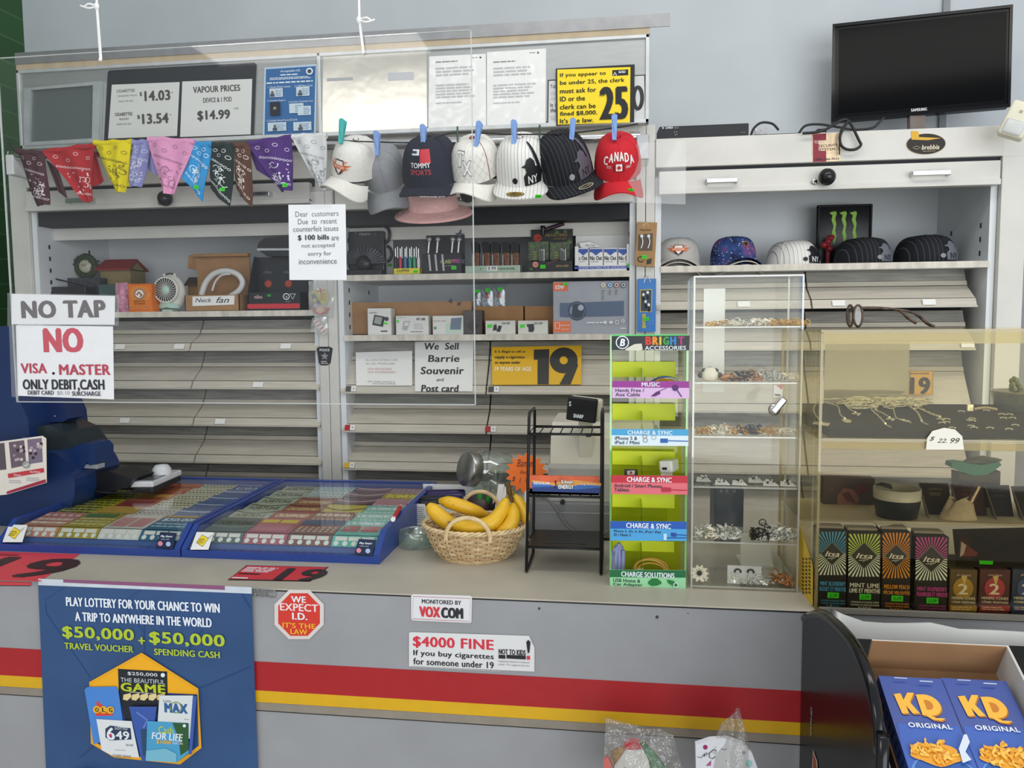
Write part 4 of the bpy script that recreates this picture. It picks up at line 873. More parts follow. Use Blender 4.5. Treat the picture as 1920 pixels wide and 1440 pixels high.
# metal pipe display
a, b, h = fit(988, 1074, 498, 2.725, S1); r = thing('pipe_display', 'black-green leaf-printed display box with a metal pipe on top', 'display box', ((a + b) / 2, 2.77, S1)); mb = MB(r); m = M('leaf_black', '1C211C', .4, var=.3, scale=50)
leafg = INK('5C7A3C')
def leafp(p, x, y, s):
    for k in range(-3, 4):
        t = R_(90 + k * 32); L_ = s * (1 - abs(k) * .16); p.poly([(x, y), (x + L_ * .5 * math.cos(t) - s * .1 * math.sin(t), y - L_ * .5 * math.sin(t) - s * .1 * math.cos(t)), (x + L_ * math.cos(t), y - L_ * math.sin(t)), (x + L_ * .5 * math.cos(t) + s * .1 * math.sin(t), y - L_ * .5 * math.sin(t) + s * .1 * math.cos(t))], leafg)
mb.box(a, b, 2.725, 2.80, S1, aty(1030, 489, 2.725).z, m, .001, 1); p = Pan(mb, (0, 2.7246, 1.7)); p.disc(1004, 496, 5.5, INK('C98A7A')); p.text('1.99', 1000.5, 494.5, 1007, 498, INK('8A2A22')); tag_green(mb, aty(1018, 500, 2.7235), .018, .012); p.text('METAL PIPES', 1042, 497, 1066, 501, INK('B0925A'), .02, .3); leafp(p, 996, 506, 6); p.line([(1024, 497), (1048, 485)], 4, INK('4A3436'))
mb.box(aty(996, 470, 2.79).x, aty(1074, 470, 2.79).x, 2.79, 2.80, S1, aty(1035, 430, 2.79).z, m); p = Pan(mb, (0, 2.7896, 1.7)); p.disc(1008, 446, 7.5, INK('B0392A')); p.text('1.99', 1003.5, 444, 1013, 449, INK('2A1410'), .02); p.text('METAL PIPES', 1022, 439, 1064, 444, INK('9A7A3A'), .03, .3); p.text('pocket pipe', 1038, 446, 1062, 449.5, INK('A58A50'), 0, .3); leafp(p, 1044, 438, 8); leafp(p, 1060, 436, 7); leafp(p, 1068, 456, 10); mb.build('box', r)
for i, (x0, x1, y0) in enumerate(((991, 1029, 453), (1031, 1068, 454))):
    a_, b_, h_ = fit(x0, x1, y0, 2.755, S1); t = thing('pipe_pack', ('left' if i == 0 else 'right') + ' camouflage blister pack with a metal pipe in the leaf display', 'blister pack', ((a_ + b_) / 2, 2.76, S1 + .03), group='blister packs in the leaf display')
    mb = MB(t); mb.box(a_, b_, 2.758, 2.761, S1 + .045, h_, M('camo_card', '4E5A45', .5, var=.5, scale=70)); p = Pan(mb, (0, 2.7575, 1.7)); leafp(p, x0 + 7, y0 + 10, 8); p.small(x0 + 8, y0 + 18, x0 + 18, y0 + 40, 5, INK('8A8A4A'), 3); mb.build('card', t)
    mb = MB(t); X = aty(x0 + 25, 480, 2.75).x; zt = aty(x0 + 25, y0 + 14, 2.75).z; mb.cyl((X, 2.751, zt - .05), (X, 2.751, zt - .008), .004, M('pipe_dark', '3A3C3E', .3, .8), 10); mb.ball((X, 2.751, zt - .004), .005, chrome, 10, 8); mb.build('pipe', t)
    mb = MB(t); mb.box(X - .011, X + .011, 2.743, 2.758, zt - .06, zt + .004, clear('blister', 'F0F4F2', .08, .04), .004); mb.build('blister', t)
mb = MB(); A_ = aty(1018, 432, 2.77); B_ = aty(1058, 419, 2.77); mb.tube([A_, A_ + (B_ - A_) * .5, B_], [.006, .0075, .006], M('pipe_pattern', '4A3A44', .3, .6, var=.6, scale=120), 12); mb.lathe([(.004, -.022), (.006, -.008), (.009, .010), (.008, .012), (.005, .004)], A_ + V((0, 0, .004)), M('pipe_dark'), 14); mb.build('metal_pipe', label='patterned metal smoking pipe lying on top of the leaf display', cat='pipe')
# cigarette filters tray
a, b, h = fit(1077, 1187, 497, 2.72, S1); r = thing('filter_tray', 'white tray with a blue stripe holding small filter packs', 'tray', ((a + b) / 2, 2.75, S1)); wc = M('white_card', 'E2E2E0', .5, var=.02)
mb = MB(r); mb.box(a, b, 2.72, 2.723, S1, h, wc); mb.box(a, b, 2.72, 2.81, S1, S1 + .002, wc)
zs_ = aty(1080, 462, 2.72).z; mb.box(a, a + .014, 2.72, 2.723, S1, zs_, wc); mb.box(b - .022, b, 2.72, 2.723, S1, zs_ + .004, wc); mb.box(a, a + .002, 2.72, 2.81, S1, zs_, wc); mb.prism([(b - .002, 2.72, S1), (b - .002, 2.81, S1), (b - .002, 2.81, aty(1180, 438, 2.81).z), (b - .002, 2.72, zs_ + .004)], (.002, 0, 0), wc); mb.box(a, b, 2.81, 2.812, S1, aty(1130, 440, 2.81).z, wc); p = Pan(mb, (0, 2.7196, 1.7)); p.bar(1077, 500, 1187, 505, INK('3B4FA0')); p.text('SUPER FILTERS FOR SMOKERS', 1086, 501, 1174, 504, INK('C9D0EA'), .02); tag_green(mb, aty(1181, 497, 2.7185), .016, .012); mb.build('tray', r)
for i, (x0, x1, t) in enumerate(((1084, 1103, 'c Out'), (1105, 1130, 'Nic Out'), (1132, 1157, 'Nic Out'), (1159, 1178, 'Nic C'))):
    def pr(p, x0=x0, x1=x1, t=t):
        p.bar(x0 + .5, 467, x1 - .5, 473, INK('3A5AA8')); c = (x0 + x1) / 2; p.poly([(c - 9, 472), (c + 9, 472), (c, 479)], INK('3A5AA8')); p.text(t, x0 + 1.5, 480, x1 - 1.5, 488, INK('22252E'), .03); p.small(x0 + 3, 490, x1 - 3, 492, 1, GREY)
    carton('filter_pack', 'small white cigarette filter pack, ' + ('first', 'second', 'third', 'fourth')[i] + ' from left in the blue-striped tray', x0, x1, 465, 2.727, S1 + .002, .03, M('pack_white', 'E6E6E6', .4, var=.02), pr, 'pack', 'filter packs in the white tray')
mb = MB(); P4 = [aty(*q, 2.775) for q in ((1086, 456), (1105, 453), (1126, 462), (1090, 466))]; mb.prism(P4, (0, .02, .004), wc); p = Pan(mb, (0, 2.7745, 1.7)); p.text('Nic Out', 1098, 458, 1116, 462, INK('4A4D55'), 0, -.2); mb.build('filter_pack', label='loose white filter pack lying across the tray of filter packs', cat='pack', group='filter packs in the white tray')

# ================================================================ goods on the middle cabinet's lower shelf
for nm, x0, x1, yt in (('at left', 657, 884, 566), ('in the middle', 889, 981, 574), ('at right', 984, 1040, 574)):
    a, b, h = fit(x0, x1, yt, 2.80, S2); mb = MB(); t = .003
    mb.box(a, b, 2.80, 2.80 + t, S2, h, card); mb.box(a, a + t, 2.803, 2.95, S2, h, card); mb.box(b - t, b, 2.803, 2.95, S2, h, card); mb.box(a, b, 2.95, 2.953, S2, h, card); mb.box(a, b, 2.80, 2.95, S2, S2 + t, card)
    mb.build('cardboard_tray', label='open brown cardboard tray on the lower shelf, the one ' + nm, cat='box', group='cardboard trays on the lower shelf')
gw = M('scale_card', 'DADAD6', .5, var=.02)
def pr(p):
    p.text('WEIGHMAX', 692, 585, 707, 588, GREY, .02); p.poly([(702, 590), (722, 594), (718, 613), (698, 609)], INK('2A2D30')); p.poly([(704, 593), (717, 595.5), (714, 609), (701, 606)], INK('98A09A')); p.disc(725, 598, 4, INK('3A4048')); p.small(714, 619, 730, 623, 1, BLK); p.poly([(719, 604), (727, 605), (727, 608), (719, 608)], INK('3CDC28'))
carton('scale_box', 'white box picturing a black pocket scale, leftmost of the scale boxes', 689, 733, 578, 2.735, S2, .05, gw, pr)
def pr(p):
    p.text('VP-100', 780, 596, 797, 601, BLK, .05); p.small(776, 606, 796, 618, 4, LGREY); p.poly([(757, 602), (769, 602), (763, 620), (754, 618)], INK('A9ACAE')); p.poly([(759, 604), (767, 604), (765, 611), (758, 611)], INK('D5D8D5')); p.bar(744, 600, 748, 605, INK('3CDC28')); p.small(770, 621, 799, 623, 1, BLK); p.small(744, 594, 766, 597, 1, LGREY)
carton('scale_box', 'white box picturing a small silver scale, right of the black scale picture', 742, 803, 592, 2.735, S2, .04, gw, pr)
def pr(p):
    p.text('pocket scale', 813, 600, 836, 604, INK('77877A'), .0); p.disc(816, 615, 3, INK('5AA06A')); p.bar(836, 606, 866, 624, INK('BFD4C4')); p.poly([(846, 597), (866, 595), (864, 618), (844, 618)], INK('6A7A8C'))
carton('scale_box', 'white and pale green scale box beside the dark brown box', 811, 868, 592, 2.735, S2, .04, gw, pr)
def pr(p): p.poly([(886, 600), (898, 611), (886, 622), (875, 611)], INK('3A3434')); p.text('DIGITAL', 873, 586, 899, 590, INK('6A605A'))
carton('dark_box', 'dark brown box with a diamond print, left of the two remote boxes', 869, 904, 582, 2.745, S2, .05, M('dark_brown', '4C4644', .5), pr)
for i, (x0, x1) in enumerate(((910, 966), (971, 1027))):
    def pr(p, x0=x0, i=i):
        p.line([(x0 + 2, 618), (x0 + 22, 603), (x0 + 52, 603)], 1, LGREY); p.text('SLR-200', x0 + 31, 604.5, x0 + 46, 608, BLK, .03)
        if i == 0: p.poly([(x0 + 16, 609), (x0 + 21, 608), (x0 + 22, 619), (x0 + 14, 620)], INK('35383E')); p.poly([(x0 + 25, 610), (x0 + 31, 611), (x0 + 28, 622), (x0 + 21, 622)], INK('35383E'))
        else: p.poly([(x0 + 17, 608), (x0 + 30, 607), (x0 + 31, 618), (x0 + 28, 623), (x0 + 20, 622), (x0 + 20, 614), (x0 + 17, 612)], INK('3A3D44'))
        p.poly([(x0 + 4, 608.5), (x0 + 13, 608), (x0 + 13, 614), (x0 + 4, 614.5)], INK('3CDC28'))
    carton('scale_box', ('pale box picturing two dark pieces, green sticker, right of dark brown box', 'pale box picturing one dark grip, green sticker, left of projector box')[i], x0, x1, 601, 2.72, S2, .04, M('pale_card', 'D4D3CC', .5, var=.02), pr)
for i, (x0, x1, y0) in enumerate(((887, 902, 537), (903, 925, 536), (926, 947, 533))):
    a, b, h = fit(x0, x1, y0, 2.86, S2); t = thing('charm_bag', ('leftmost clear bag with dark charm, partly behind the acrylic sheet edge', 'middle clear bag with red apple charm and green sticker', 'right clear bag with red apple charm and white card')[i], 'plastic bag', ((a + b) / 2, 2.86, S2 + .10), group='charm bags standing in the cardboard trays')
    mb = MB(t); z0 = aty(920, 577, 2.86).z
    mb.box(a + .003, b - .003, 2.862, 2.864, z0 - .03, h - .04, M('charm_card', 'C6CBD2', .4)); p = Pan(mb, (0, 2.8615, 1.6)); p.text('APPLE', x0 + 3, 562, x1 - 3, 566, INK('5A6070'), .03); mb.build('card', t)
    mb = MB(t); mb.ball((aty((x0 + x1) / 2, 556, 2.856).x, 2.856, aty(915, 555, 2.856).z), (.012, .005, .012), M('charm_red', 'B4202A', .3) if i else M('charm_dark', '30343C', .3), 14, 10); mb.build('charm', t)
    mb = MB(t); mb.grid(lambda u, v: (a + (b - a) * u, 2.850 - .006 * math.sin(3.14 * u) * math.sin(3.14 * v) + .0015 * math.sin(12 * v + 9 * u), z0 - .03 + (h - z0 + .03) * v), 8, 10, clear('bag_film', 'E8EEF2', .10, .10, .1, 'BBC7D0'), True, (0, .018, 0)); mb.build('film', t)
    mb = MB(t); tag_green(mb, aty((x0 + x1) / 2 + 1, 546 - i * 2, 2.842), .018, .011); mb.build('price_sticker', t, label='bright green price sticker')
def pr(p):
    p.bar(1037, 530, 1065, 546, INK('E0704A')); p.text('EZMP', 1041, 535, 1058, 542, W, .05); p.bar(1037, 602, 1070, 623, INK('E0784E')); p.line([(1041, 605), (1049, 605), (1049, 616), (1041, 616)], 1, W, True); p.text('PROJECTOR', 1051, 609, 1068, 612, W, .02); p.text('Bluetooth', 1053, 616, 1067, 618, W)
    p.poly([(1050, 568), (1064, 568), (1170, 564), (1170, 592), (1064, 595), (1050, 594)], INK('5A6A84')); p.disc(1082, 583, 17, INK('3C4656'), ry=18); p.ring(1082, 583, 14, 1.5, INK('6A7688'), ry=15); p.disc(1089, 577, 5.5, INK('A8B4C4')); p.poly([(1070, 576), (1074, 574), (1072, 590), (1068, 586)], INK('8090A4'))
    for x, c in ((1131, 'B9A48C'), (1144, '2E7AA8'), (1156, '8A4A4A'), (1169, '4A4A4A')): p.disc(x, 534.5, 5.2, INK(c)); p.disc(x, 534.5, 3.8, INK('D5D8DA')); p.disc(x, 534.5, 2.2, INK(c))
    for x in (1131, 1144, 1156): p.small(x - 2, 543, x + 2, 563 - (x > 1131) * 10, 4, GREY, x)
    p.small(1100, 603, 1132, 607, 1, W, 2); 
    for x in (1135, 1146): p.bar(x - 4, 602, x + 3, 607, INK('DADDE2'))
    p.ring(1157, 604, 3.5, 1.3, INK('DADDE2')); p.ring(1168, 602, 2.5, 1.6, INK('DADDE2')); p.small(1163, 614, 1178, 617, 1, W); tag_green(p.mb, p.P(*p.ab(1060, 533)) - V((0, .001, 0)), .016, .009)
carton('projector_box', 'large grey box picturing a dark projector band, orange corner labels', 1037, 1188, 527, 2.725, S2, .12, M('projector_card', '9EA2AC', .45, var=.03), pr)

# ================================================================ signs on the flip doors, packs and stickers on the posts
def flap_pan(mb, zt, zb):
    g = min(.05, .3 * (zt - zb)); return Pan(mb, (0, 2.7125, zb + .028), (1, 0, 0), (0, .046, zt - g - .018 - zb - .028))
m0 = (1.431, zz(800, 737))
def sg(lb, px, f, paper=WHITE, nm='notice'):
    r = MB(); p = flap_pan(r, *m0); p.slab(px, paper, .0008); f(p); return r.build(nm, label=lb, cat='sign')
def f(p):
    k = INK('8A8A88'); p.text('ALL LONG DISTANCE CARD', 686, 673, 746, 677, k).text('ALL CELL PHONE CARD', 686, 680, 741, 684, k).text('NON REFUNDABLE', 690, 690, 735, 694, INK('C08A8A')).text('NON EXCHANGEABLE', 690, 696, 742, 700, INK('C08A8A')).text('Our Debit machine is', 690, 714, 740, 717, k).text('NO SURCHARGE', 700, 718, 742, 721, k)
sg('white laminated notice about phone cards on a flip door', [(667, 661), (773, 658), (773, 723), (668, 723)], f)
def f(p):
    k = INK('242426'); p.text('We  Sell', 796, 643, 860, 656, k, .045).text('Barrie', 804, 666, 862, 679, k, .05).text('Souvenir', 790, 688, 870, 702, k, .05).text('and', 819, 709, 832, 715, k, .02).text('Post card', 791, 722, 860, 735, k, .06)
sg('white paper sign about souvenirs and post cards, left of the yellow sign', [(778, 641), (888, 638), (886, 734), (778, 734)], f)
def f(p):
    k = INK('3A3424'); p.text('It is illegal to sell or', 928, 657, 986, 663, k, .05).text('supply e-cigarettes', 928, 667, 984, 674, k, .05).text('to anyone under', 928, 677, 976, 684, k, .05).text('19 YEARS OF AGE.', 928, 688, 998, 696, INK('EFE9CF'), .05)
    K2 = INK('3A3A3A'); p.poly([(1001, 656), (1030, 655), (1029, 721), (1008, 721), (1008, 675), (1001, 675)], K2)
    p.ring(1057, 676, 17, 19, K2, ry=16); p.poly([(1081, 676), (1084, 686), (1070, 721), (1049, 721), (1062, 698)], K2)
sg('yellow sign about e-cigarettes under 19 with a big black 19', [(922, 651), (1090, 648), (1090, 721), (923, 722)], f, INK('E3B32A'))
# headset pack and blue earphone pack on the right post
YP = YF - .006
def tri(nm, lb, px, f, mat, th=.012, cat='pack'):
    r = thing(nm, lb, cat, aty(sum(q[0] for q in px) / 4, max(q[1] for q in px), YP)); mb = MB(r); p = Pan(mb, (0, YP - .001, 1.7)); p.slab(px, mat, th); mb.build('box', r); f(r, th); return r
def f(r, th):
    mb = MB(r); p = Pan(mb, (0, YP - .0015 - th, 1.7)); p.poly([(1197, 440), (1224, 437), (1223, 470), (1196, 470)], INK('5A4A3C')); p.text('Headset', 1200, 429, 1221, 433, INK('4A3A2A'), .02); p.line(arc(1202, 486, 6, 40, 330, 10, 5), 1.8, BLK); p.poly([(1213, 487), (1222, 484), (1221, 494), (1212, 496)], INK('3A3028')); tag_green(mb, aty(1208, 482, YP - .004 - th), .016, .012); mb.build('print', r)
    mb = MB(r)
    for x in (1203, 1216):
        P = aty(x, 443, YP - .004 - th); mb.ball(P, (.006, .004, .006), W, 10, 8); mb.tube(smooth_path([P, P + V((.004, 0, -.02)), P + V((-.002, 0, -.04))]), .002, W, 6)
    mb.build('earbud', r, label='white earbuds behind the window')
    mb = MB(r); p = Pan(mb, (0, YP - .0055 - th, 1.7)); mb.tube(smooth_path([aty(1206, 424, YP - .012), aty(1212, 416, YP - .012), aty(1216, 424, YP - .012)]), .0012, chrome, 6); mb.build('hanger', r)
tri('headset_pack', 'brown kraft headset pack hung on the right post', [(1195, 417), (1232, 418), (1227, 501), (1190, 498)], f, M('kraft', 'A9855A', .8))
def f(r, th):
    mb = MB(r); p = Pan(mb, (0, YP - .0015 - th, 1.7)); p.poly([(1200, 543), (1223, 542), (1222, 585), (1200, 585)], INK('C9B25A')); p.poly([(1201.5, 544.5), (1221.5, 543.5), (1220.5, 583.5), (1201.5, 583.5)], INK('3A4654')); p.text('SONIC', 1204, 588, 1211, 616, INK('C9B84A'), .03); p.ring(1221, 604, 4, 1, INK('5AA0E0')); tag_green(mb, aty(1212, 598, YP - .004 - th), .016, .012); mb.build('print', r)
    mb = MB(r)
    for x, y in ((1206, 553), (1214, 549), (1210, 566), (1216, 572)): P = aty(x, y, YP - .004 - th); mb.ball(P, (.006, .004, .007), M('bud_silver', 'D6DADE', .25, .6), 10, 8); mb.tube([P, P + V((.003, 0, -.022))], .002, BLK, 6)
    mb.build('earbud', r, label='silver earbuds behind the window')
    mb = MB(r); mb.tube(smooth_path([aty(1207, 530, YP - .014), aty(1213, 517, YP - .014), aty(1220, 530, YP - .014)]), .0016, chrome, 6); mb.build('hanger', r)
tri('earphone_pack', 'bright blue earphone pack hung on the right post', [(1196, 523), (1230, 523), (1229, 622), (1195, 622)], f, M('blue_pack', '2E77C4', .35))
def bagged(lb, px, f):
    r = thing('charm_bag', lb, 'plastic bag', aty(px[3][0] + 15, px[3][1], YP - .01), group='charm bags taped to the left post'); P4 = [aty(*q, YP - .012) for q in px]; mb = MB(r); f(mb); mb.build('charm', r)
    mb = MB(r); mb.grid(lambda u, v: (P4[0] * (1 - u) + P4[1] * u) * (1 - v) + (P4[3] * (1 - u) + P4[2] * u) * v + V((0, -.004 * math.sin(3.1 * u) + .0015 * math.sin(14 * u + 11 * v), 0)), 10, 12, clear('bag_clear', 'F2F4F4', .10, .16, .08), True, (0, .010, 0)); mb.build('film', r)
def f(mb):
    p = Pan(mb, (0, YP - .008, 1.6)); p.slab([(585, 546), (602, 537), (615, 548), (617, 562), (606, 573), (586, 566), (581, 556)], INK('B9B43C'), .002); p.poly([(593, 541), (603, 538), (609, 546), (599, 552)], INK('E8E4DA')); p.poly([(599, 540), (603, 540), (604, 550), (600, 551)], INK('B83A34')); p.poly([(595, 545), (608, 543), (608, 546), (595, 548)], INK('B83A34')); p.poly([(583, 553), (590, 550), (604, 572), (588, 567)], INK('5A4A7A'))
    for k in range(3): p.line([(603, 553 + k * 5), (614, 551 + k * 5)], 1.8, INK('C9702E'))
    p.disc(591, 563, 4, INK('B5B44A')); 
    p.h = 0; p.slab([(583, 577), (619, 577), (612, 588), (600, 591), (590, 588)], INK('B0463A'), .002); p.disc(601, 581, 8, INK('D8B494'), ry=6)
bagged('clear bag with a football crest charm, taped to the left post', [(578, 527), (625, 526), (624, 594), (579, 591)], f)
def f(mb):
    p = Pan(mb, (0, YP - .008, 1.6)); p.slab([(587, 602), (596, 598), (614, 622), (606, 628)], INK('E4DCD6'), .003)
    for k in range(4): p.line([(590 + k * 5, 606 + k * 6), (598 + k * 4.5, 601 + k * 6)], 2.2, INK('C23A34'))
bagged('small clear bag with red and white charm under the crest bag', [(585, 596), (612, 594), (616, 626), (582, 622)], f)
mb = MB(); p = Pan(mb, (0, YF - .0045, 1.5)); p.slab([(594, 653), (600, 650), (618, 650), (624, 653), (620, 681), (614, 685), (602, 685), (598, 681)], INK('1C1D20'), .0008); p.text('POLICE', 599.5, 654, 618, 658.5, W, .04); p.poly([(609 + (8 if k % 2 == 0 else 3.5) * math.sin(k * math.pi / 5), 668 - (8 if k % 2 == 0 else 3.5) * math.cos(k * math.pi / 5)) for k in range(10)], INK('8A8C90')); p.small(602, 676, 616, 683, 2, LGREY); mb.build('police_sticker', label='black police badge sticker on the left post', cat='sticker')
# ================================================================ the counter
CZ = .95; CF = 1.50
mtop = M('counter_top', 'B1AB9D', .42, var=.07, scale=7); mfront = M('counter_front', '98999C', .45, var=.05, scale=9)
r = thing('sales_counter', 'long grey shop counter with red and yellow stripes along its front', 'counter', (-.5, 1.9, 0))
cx0, cx1 = -2.5, 1.45; z = lambda y: aty(1100, y, CF).z
mb = MB(r); mb.box(cx0, cx1, CF - .0005, 2.30, CZ - .003, CZ, mtop, .001, 1); mb.box(cx0, cx1, CF + .0002, CF + .02, CZ - .0055, CZ - .003, BLK); mb.build('countertop', r)
mb = MB(r); mb.box(cx0, cx1, CF + .001, 2.28, .0, CZ - .0056, mfront); mb.build('front_panel', r)
mb = MB(r); mb.box(cx0, cx1, CF - .0005, CF + .001, z(1352), z(1274), M('stripe_red', 'A82228', .4, var=.04)); mb.build('stripe', r, label='red stripe')
mb = MB(r); mb.box(cx0, cx1, CF - .0005, CF + .001, z(1354), z(1331), M('stripe_yellow', 'D8A91C', .4, var=.04)); mb.v = [V((q.x, q.y - .0003, q.z)) for q in mb.v]; mb.build('stripe', r, label='yellow stripe')
mb = MB(r); mb.box(cx0, cx1, CF - .0006, CF + .001, z(1370), z(1354) - .0005, M('stripe_taupe', '8E8579', .5)); mb.box(cx0, cx1, CF - .0002, CF + .0012, z(1372), z(1370), BLK); mb.build('trim_strip', r)
mb = MB(r); p = Pan(mb, (0, CF - .0002, .9)); 
for x, y, s in ((1232, 1157, 3), (1011, 1141, 2.2), (1290, 1150, 1)): p.disc(x, y, s, INK('3A3836'))
mb.build('screw_hole', r)
PF = CF - .0012
def fs(nm, lb, px, f, mat, cat='sticker', Y=PF, th=.0006):
    mb = MB(); p = Pan(mb, (0, Y, .9)); p.slab(px, mat, th); f(p); return mb.build(nm, label=lb, cat=cat)
def f(p):
    c = (561, 1152); O = lambda k: [(c[0] + 46 * k * math.cos(R_(22.5 + 45 * i)), c[1] + 47 * k * math.sin(R_(22.5 + 45 * i))) for i in range(8)]
    p.poly(O(.92), INK('D23A2E')); p.text('WE', 546, 1117, 574, 1129, W, .05); p.text('EXPECT', 525, 1130, 597, 1144, INK('F0DADA'), .05); p.text('I.D.', 548, 1148, 577, 1161, W, .06); p.text('IT\'S THE', 530, 1166, 592, 1176, INK('F2B02E'), .05); p.text('LAW', 545, 1178, 577, 1188, INK('F2B02E'), .05)
c = (561, 1152); fs('age_sticker', 'red octagon sticker saying WE EXPECT I.D. on the counter front', [(c[0] + 50 * math.cos(R_(22.5 - 45 * i)), c[1] + 50 * math.sin(R_(22.5 - 45 * i))) for i in range(8)][::-1], f, INK('D9CFCB'))
def f(p):
    p.line([(775, 1118), (882, 1122), (881, 1165), (774, 1160)], 1, INK('B04A50'), True); p.text('MONITORED BY', 791, 1123, 865, 1131, INK('2A2A30'), .05); p.text('VOX', 786, 1136, 826, 1156, INK('D03A42'), .08); p.text('COM', 827, 1138, 869, 1158, INK('2A2A30'), .09)
fs('alarm_sticker', 'white rounded alarm sticker with red and black letters, above the fine sticker', [(774, 1114), (882, 1117), (885, 1120), (884, 1166), (881, 1168), (774, 1163), (771, 1160), (771, 1117)], f, INK('DEDEE0'))
def f(p):
    p.text('$4000 FINE', 774, 1192, 926, 1214, INK('D23446'), .05); p.text('If you buy cigarettes', 775, 1218, 926, 1231, INK('222226'), .04); p.text('for someone under 19', 775, 1233, 926, 1245, INK('222226'), .04); p.text('NOT TO KIDS', 935, 1216, 986, 1226, INK('2A2A2E'), .05); p.bar(935, 1227, 948, 1234, INK('222226')); p.bar(950, 1227, 986, 1234, INK('222226')); p.bar(988, 1229, 994, 1236, INK('D23446')); p.poly([(987, 1203), (991, 1199), (995, 1203), (993, 1222), (990, 1225)], INK('222226')); p.text('Supplying tobacco to anyone', 935, 1237, 993, 1241, GREY); p.text('under 19 is against the law', 935, 1243, 993, 1247, GREY); p.small(775, 1247, 985, 1250, 1, LGREY)
fs('fine_sticker', 'white long sticker reading $4000 FINE with red letters', [(767, 1186), (772, 1185), (992, 1192), (1002, 1214), (1002, 1259), (767, 1249)], f, INK('DCDCDC'))
fs('worn_label', 'torn grey speckled label remnant beside the blue poster', [(471, 1102), (517, 1105), (517, 1121), (471, 1119)], lambda p: p.small(473, 1104, 515, 1118, 5, INK('4A4A4A'), 5), M('worn_grey', '8C8C8A', .8, var=.5, scale=300))
fs('age_sticker', 'red black-edged sticker on counter edge at far left', [(-30, 1090), (58, 1092), (58, 1098), (-30, 1096)], lambda p: p.line([(-30, 1097.5), (58, 1098)], 1.5, BLK), INK('D8464E'))
# red 19 stickers on the countertop
def ts(nm, lb, px, f, mat):
    mb = MB(); p = Pan(mb, (0, 1.6, CZ + .0006), (1, 0, 0), (0, 1, 0)); p.slab(px, mat, .0004); f(p); mb.build(nm, label=lb, cat='sticker')
def f(p):
    p.poly([(430, 1086), (463, 1061), (613, 1064), (580, 1089)], INK('C9343E'))
    p.small(465, 1063, 520, 1073, 4, W, 2); p.small(450, 1074, 505, 1078, 1, BLK); p.small(438, 1082, 475, 1086, 1, W)
    a, b = p.ab(511, 1088); c_, _ = p.ab(590, 1088); _, d = p.ab(540, 1066); p.mb.word('19', a, b, c_ + .012, d, p.up(), INK('2E2426'), .06)
ts('age_sticker', 'small red sticker with black 19 on the countertop below right-hand case', [(427, 1087.5), (462, 1060), (616, 1063.5), (581, 1090.5)], f, INK('2A1E20'))
def f(p):
    a, b = p.ab(0, 1082); c_, _ = p.ab(92, 1082); _, d = p.ab(50, 1045); p.mb.word('19', a - .10, b, c_ + .01, d, p.up(), INK('3A1E20'), .07); p.small(0, 1038, 50, 1043, 1, INK('8A2A34'))
ts('age_sticker', 'large red sticker with black 19 at left end of the countertop', [(-120, 1086), (-70, 1032), (150, 1039), (75, 1090)], f, INK('D8424C'))
# ---------------------------------------------------------------- lottery poster hung on the counter
r = thing('lottery_poster', 'tall blue lottery poster taped to the counter front', 'poster', aty(275, 1440, 1.49))
mb = MB(r); p = Pan(mb, (0, 1.494, .9)); p.slab([(72, 1092), (472, 1108), (488, 1560), (92, 1560)], M('poster_blue', '33527F', .3, var=.10, scale=6), .0012)
seam = INK('23467F')
for L_ in ([(85, 1125), (125, 1098)], [(265, 1105), (230, 1130), (270, 1185)], [(86, 1130), (88, 1150), (170, 1270)], [(270, 1135), (272, 1220)], [(455, 1115), (470, 1140)], [(375, 1290), (470, 1250)], [(150, 1420), (180, 1395)], [(380, 1180), (350, 1225)]): p.line(L_, 2, seam)
p.text('PLAY LOTTERY FOR YOUR CHANCE TO WIN', 125, 1118, 413, 1135, INK('E6ECF6'), .05); p.text('A TRIP TO ANYWHERE IN THE WORLD', 142, 1146, 398, 1163, INK('E6ECF6'), .05)
lime = INK('B4C832'); p.text('$50,000', 118, 1172, 253, 1196, lime, .06); p.text('+', 261, 1193, 274, 1206, lime, .08); p.text('$50,000', 281, 1182, 423, 1207, lime, .06); p.text('TRAVEL VOUCHER', 123, 1203, 252, 1215, lime, .05); p.text('SPENDING CASH', 291, 1214, 414, 1226, lime, .05)
hx = [(268, 1222), (374, 1289), (380, 1400), (340, 1431), (216, 1418), (173, 1392), (170, 1277)]; p.poly(hx, INK('E8A820')); cc = (275, 1330); p.poly([(cc[0] + (x - cc[0]) * .96, cc[1] + (y - cc[1]) * .965 + 2) for x, y in hx], INK('F2B01E')); p.poly([(173, 1290), (372, 1300), (375, 1396), (338, 1424), (218, 1412), (177, 1386)], INK('2A4A86'))
p.poly([(224, 1252), (316, 1257), (318, 1330), (238, 1350), (226, 1300)], INK('22262E')); p.text('$250,000', 242, 1257, 298, 1264, INK('D8DCE2'), .04); p.text('THE BEAUTIFUL', 229, 1268, 312, 1276, INK('C9D2DA')); p.text('GAME', 229, 1277, 313, 1293, INK('BCCB2A'), .08)
for k in range(5): p.poly([(235 + k * 16, 1300), (248 + k * 16, 1297), (250 + k * 16, 1304), (242 + k * 16, 1311), (234 + k * 16, 1309)], INK('E2CF96'))
p.disc(309, 1263, 4, W); p.small(247, 1293, 303, 1296, 1, LGREY)
p.poly([(163, 1290), (168, 1285), (222, 1284), (226, 1290), (238, 1372), (180, 1392)], INK('4A86D2')); p.poly([(186, 1310), (218, 1338), (184, 1339)], INK('D8452E'))
for k, ch in enumerate('OLG'): p.disc(186 + k * 13, 1327 + k * .3, 7, INK('E8B02E')); p.text(ch, 183 + k * 13, 1323, 190 + k * 13, 1331, INK('2A2420'), .05)
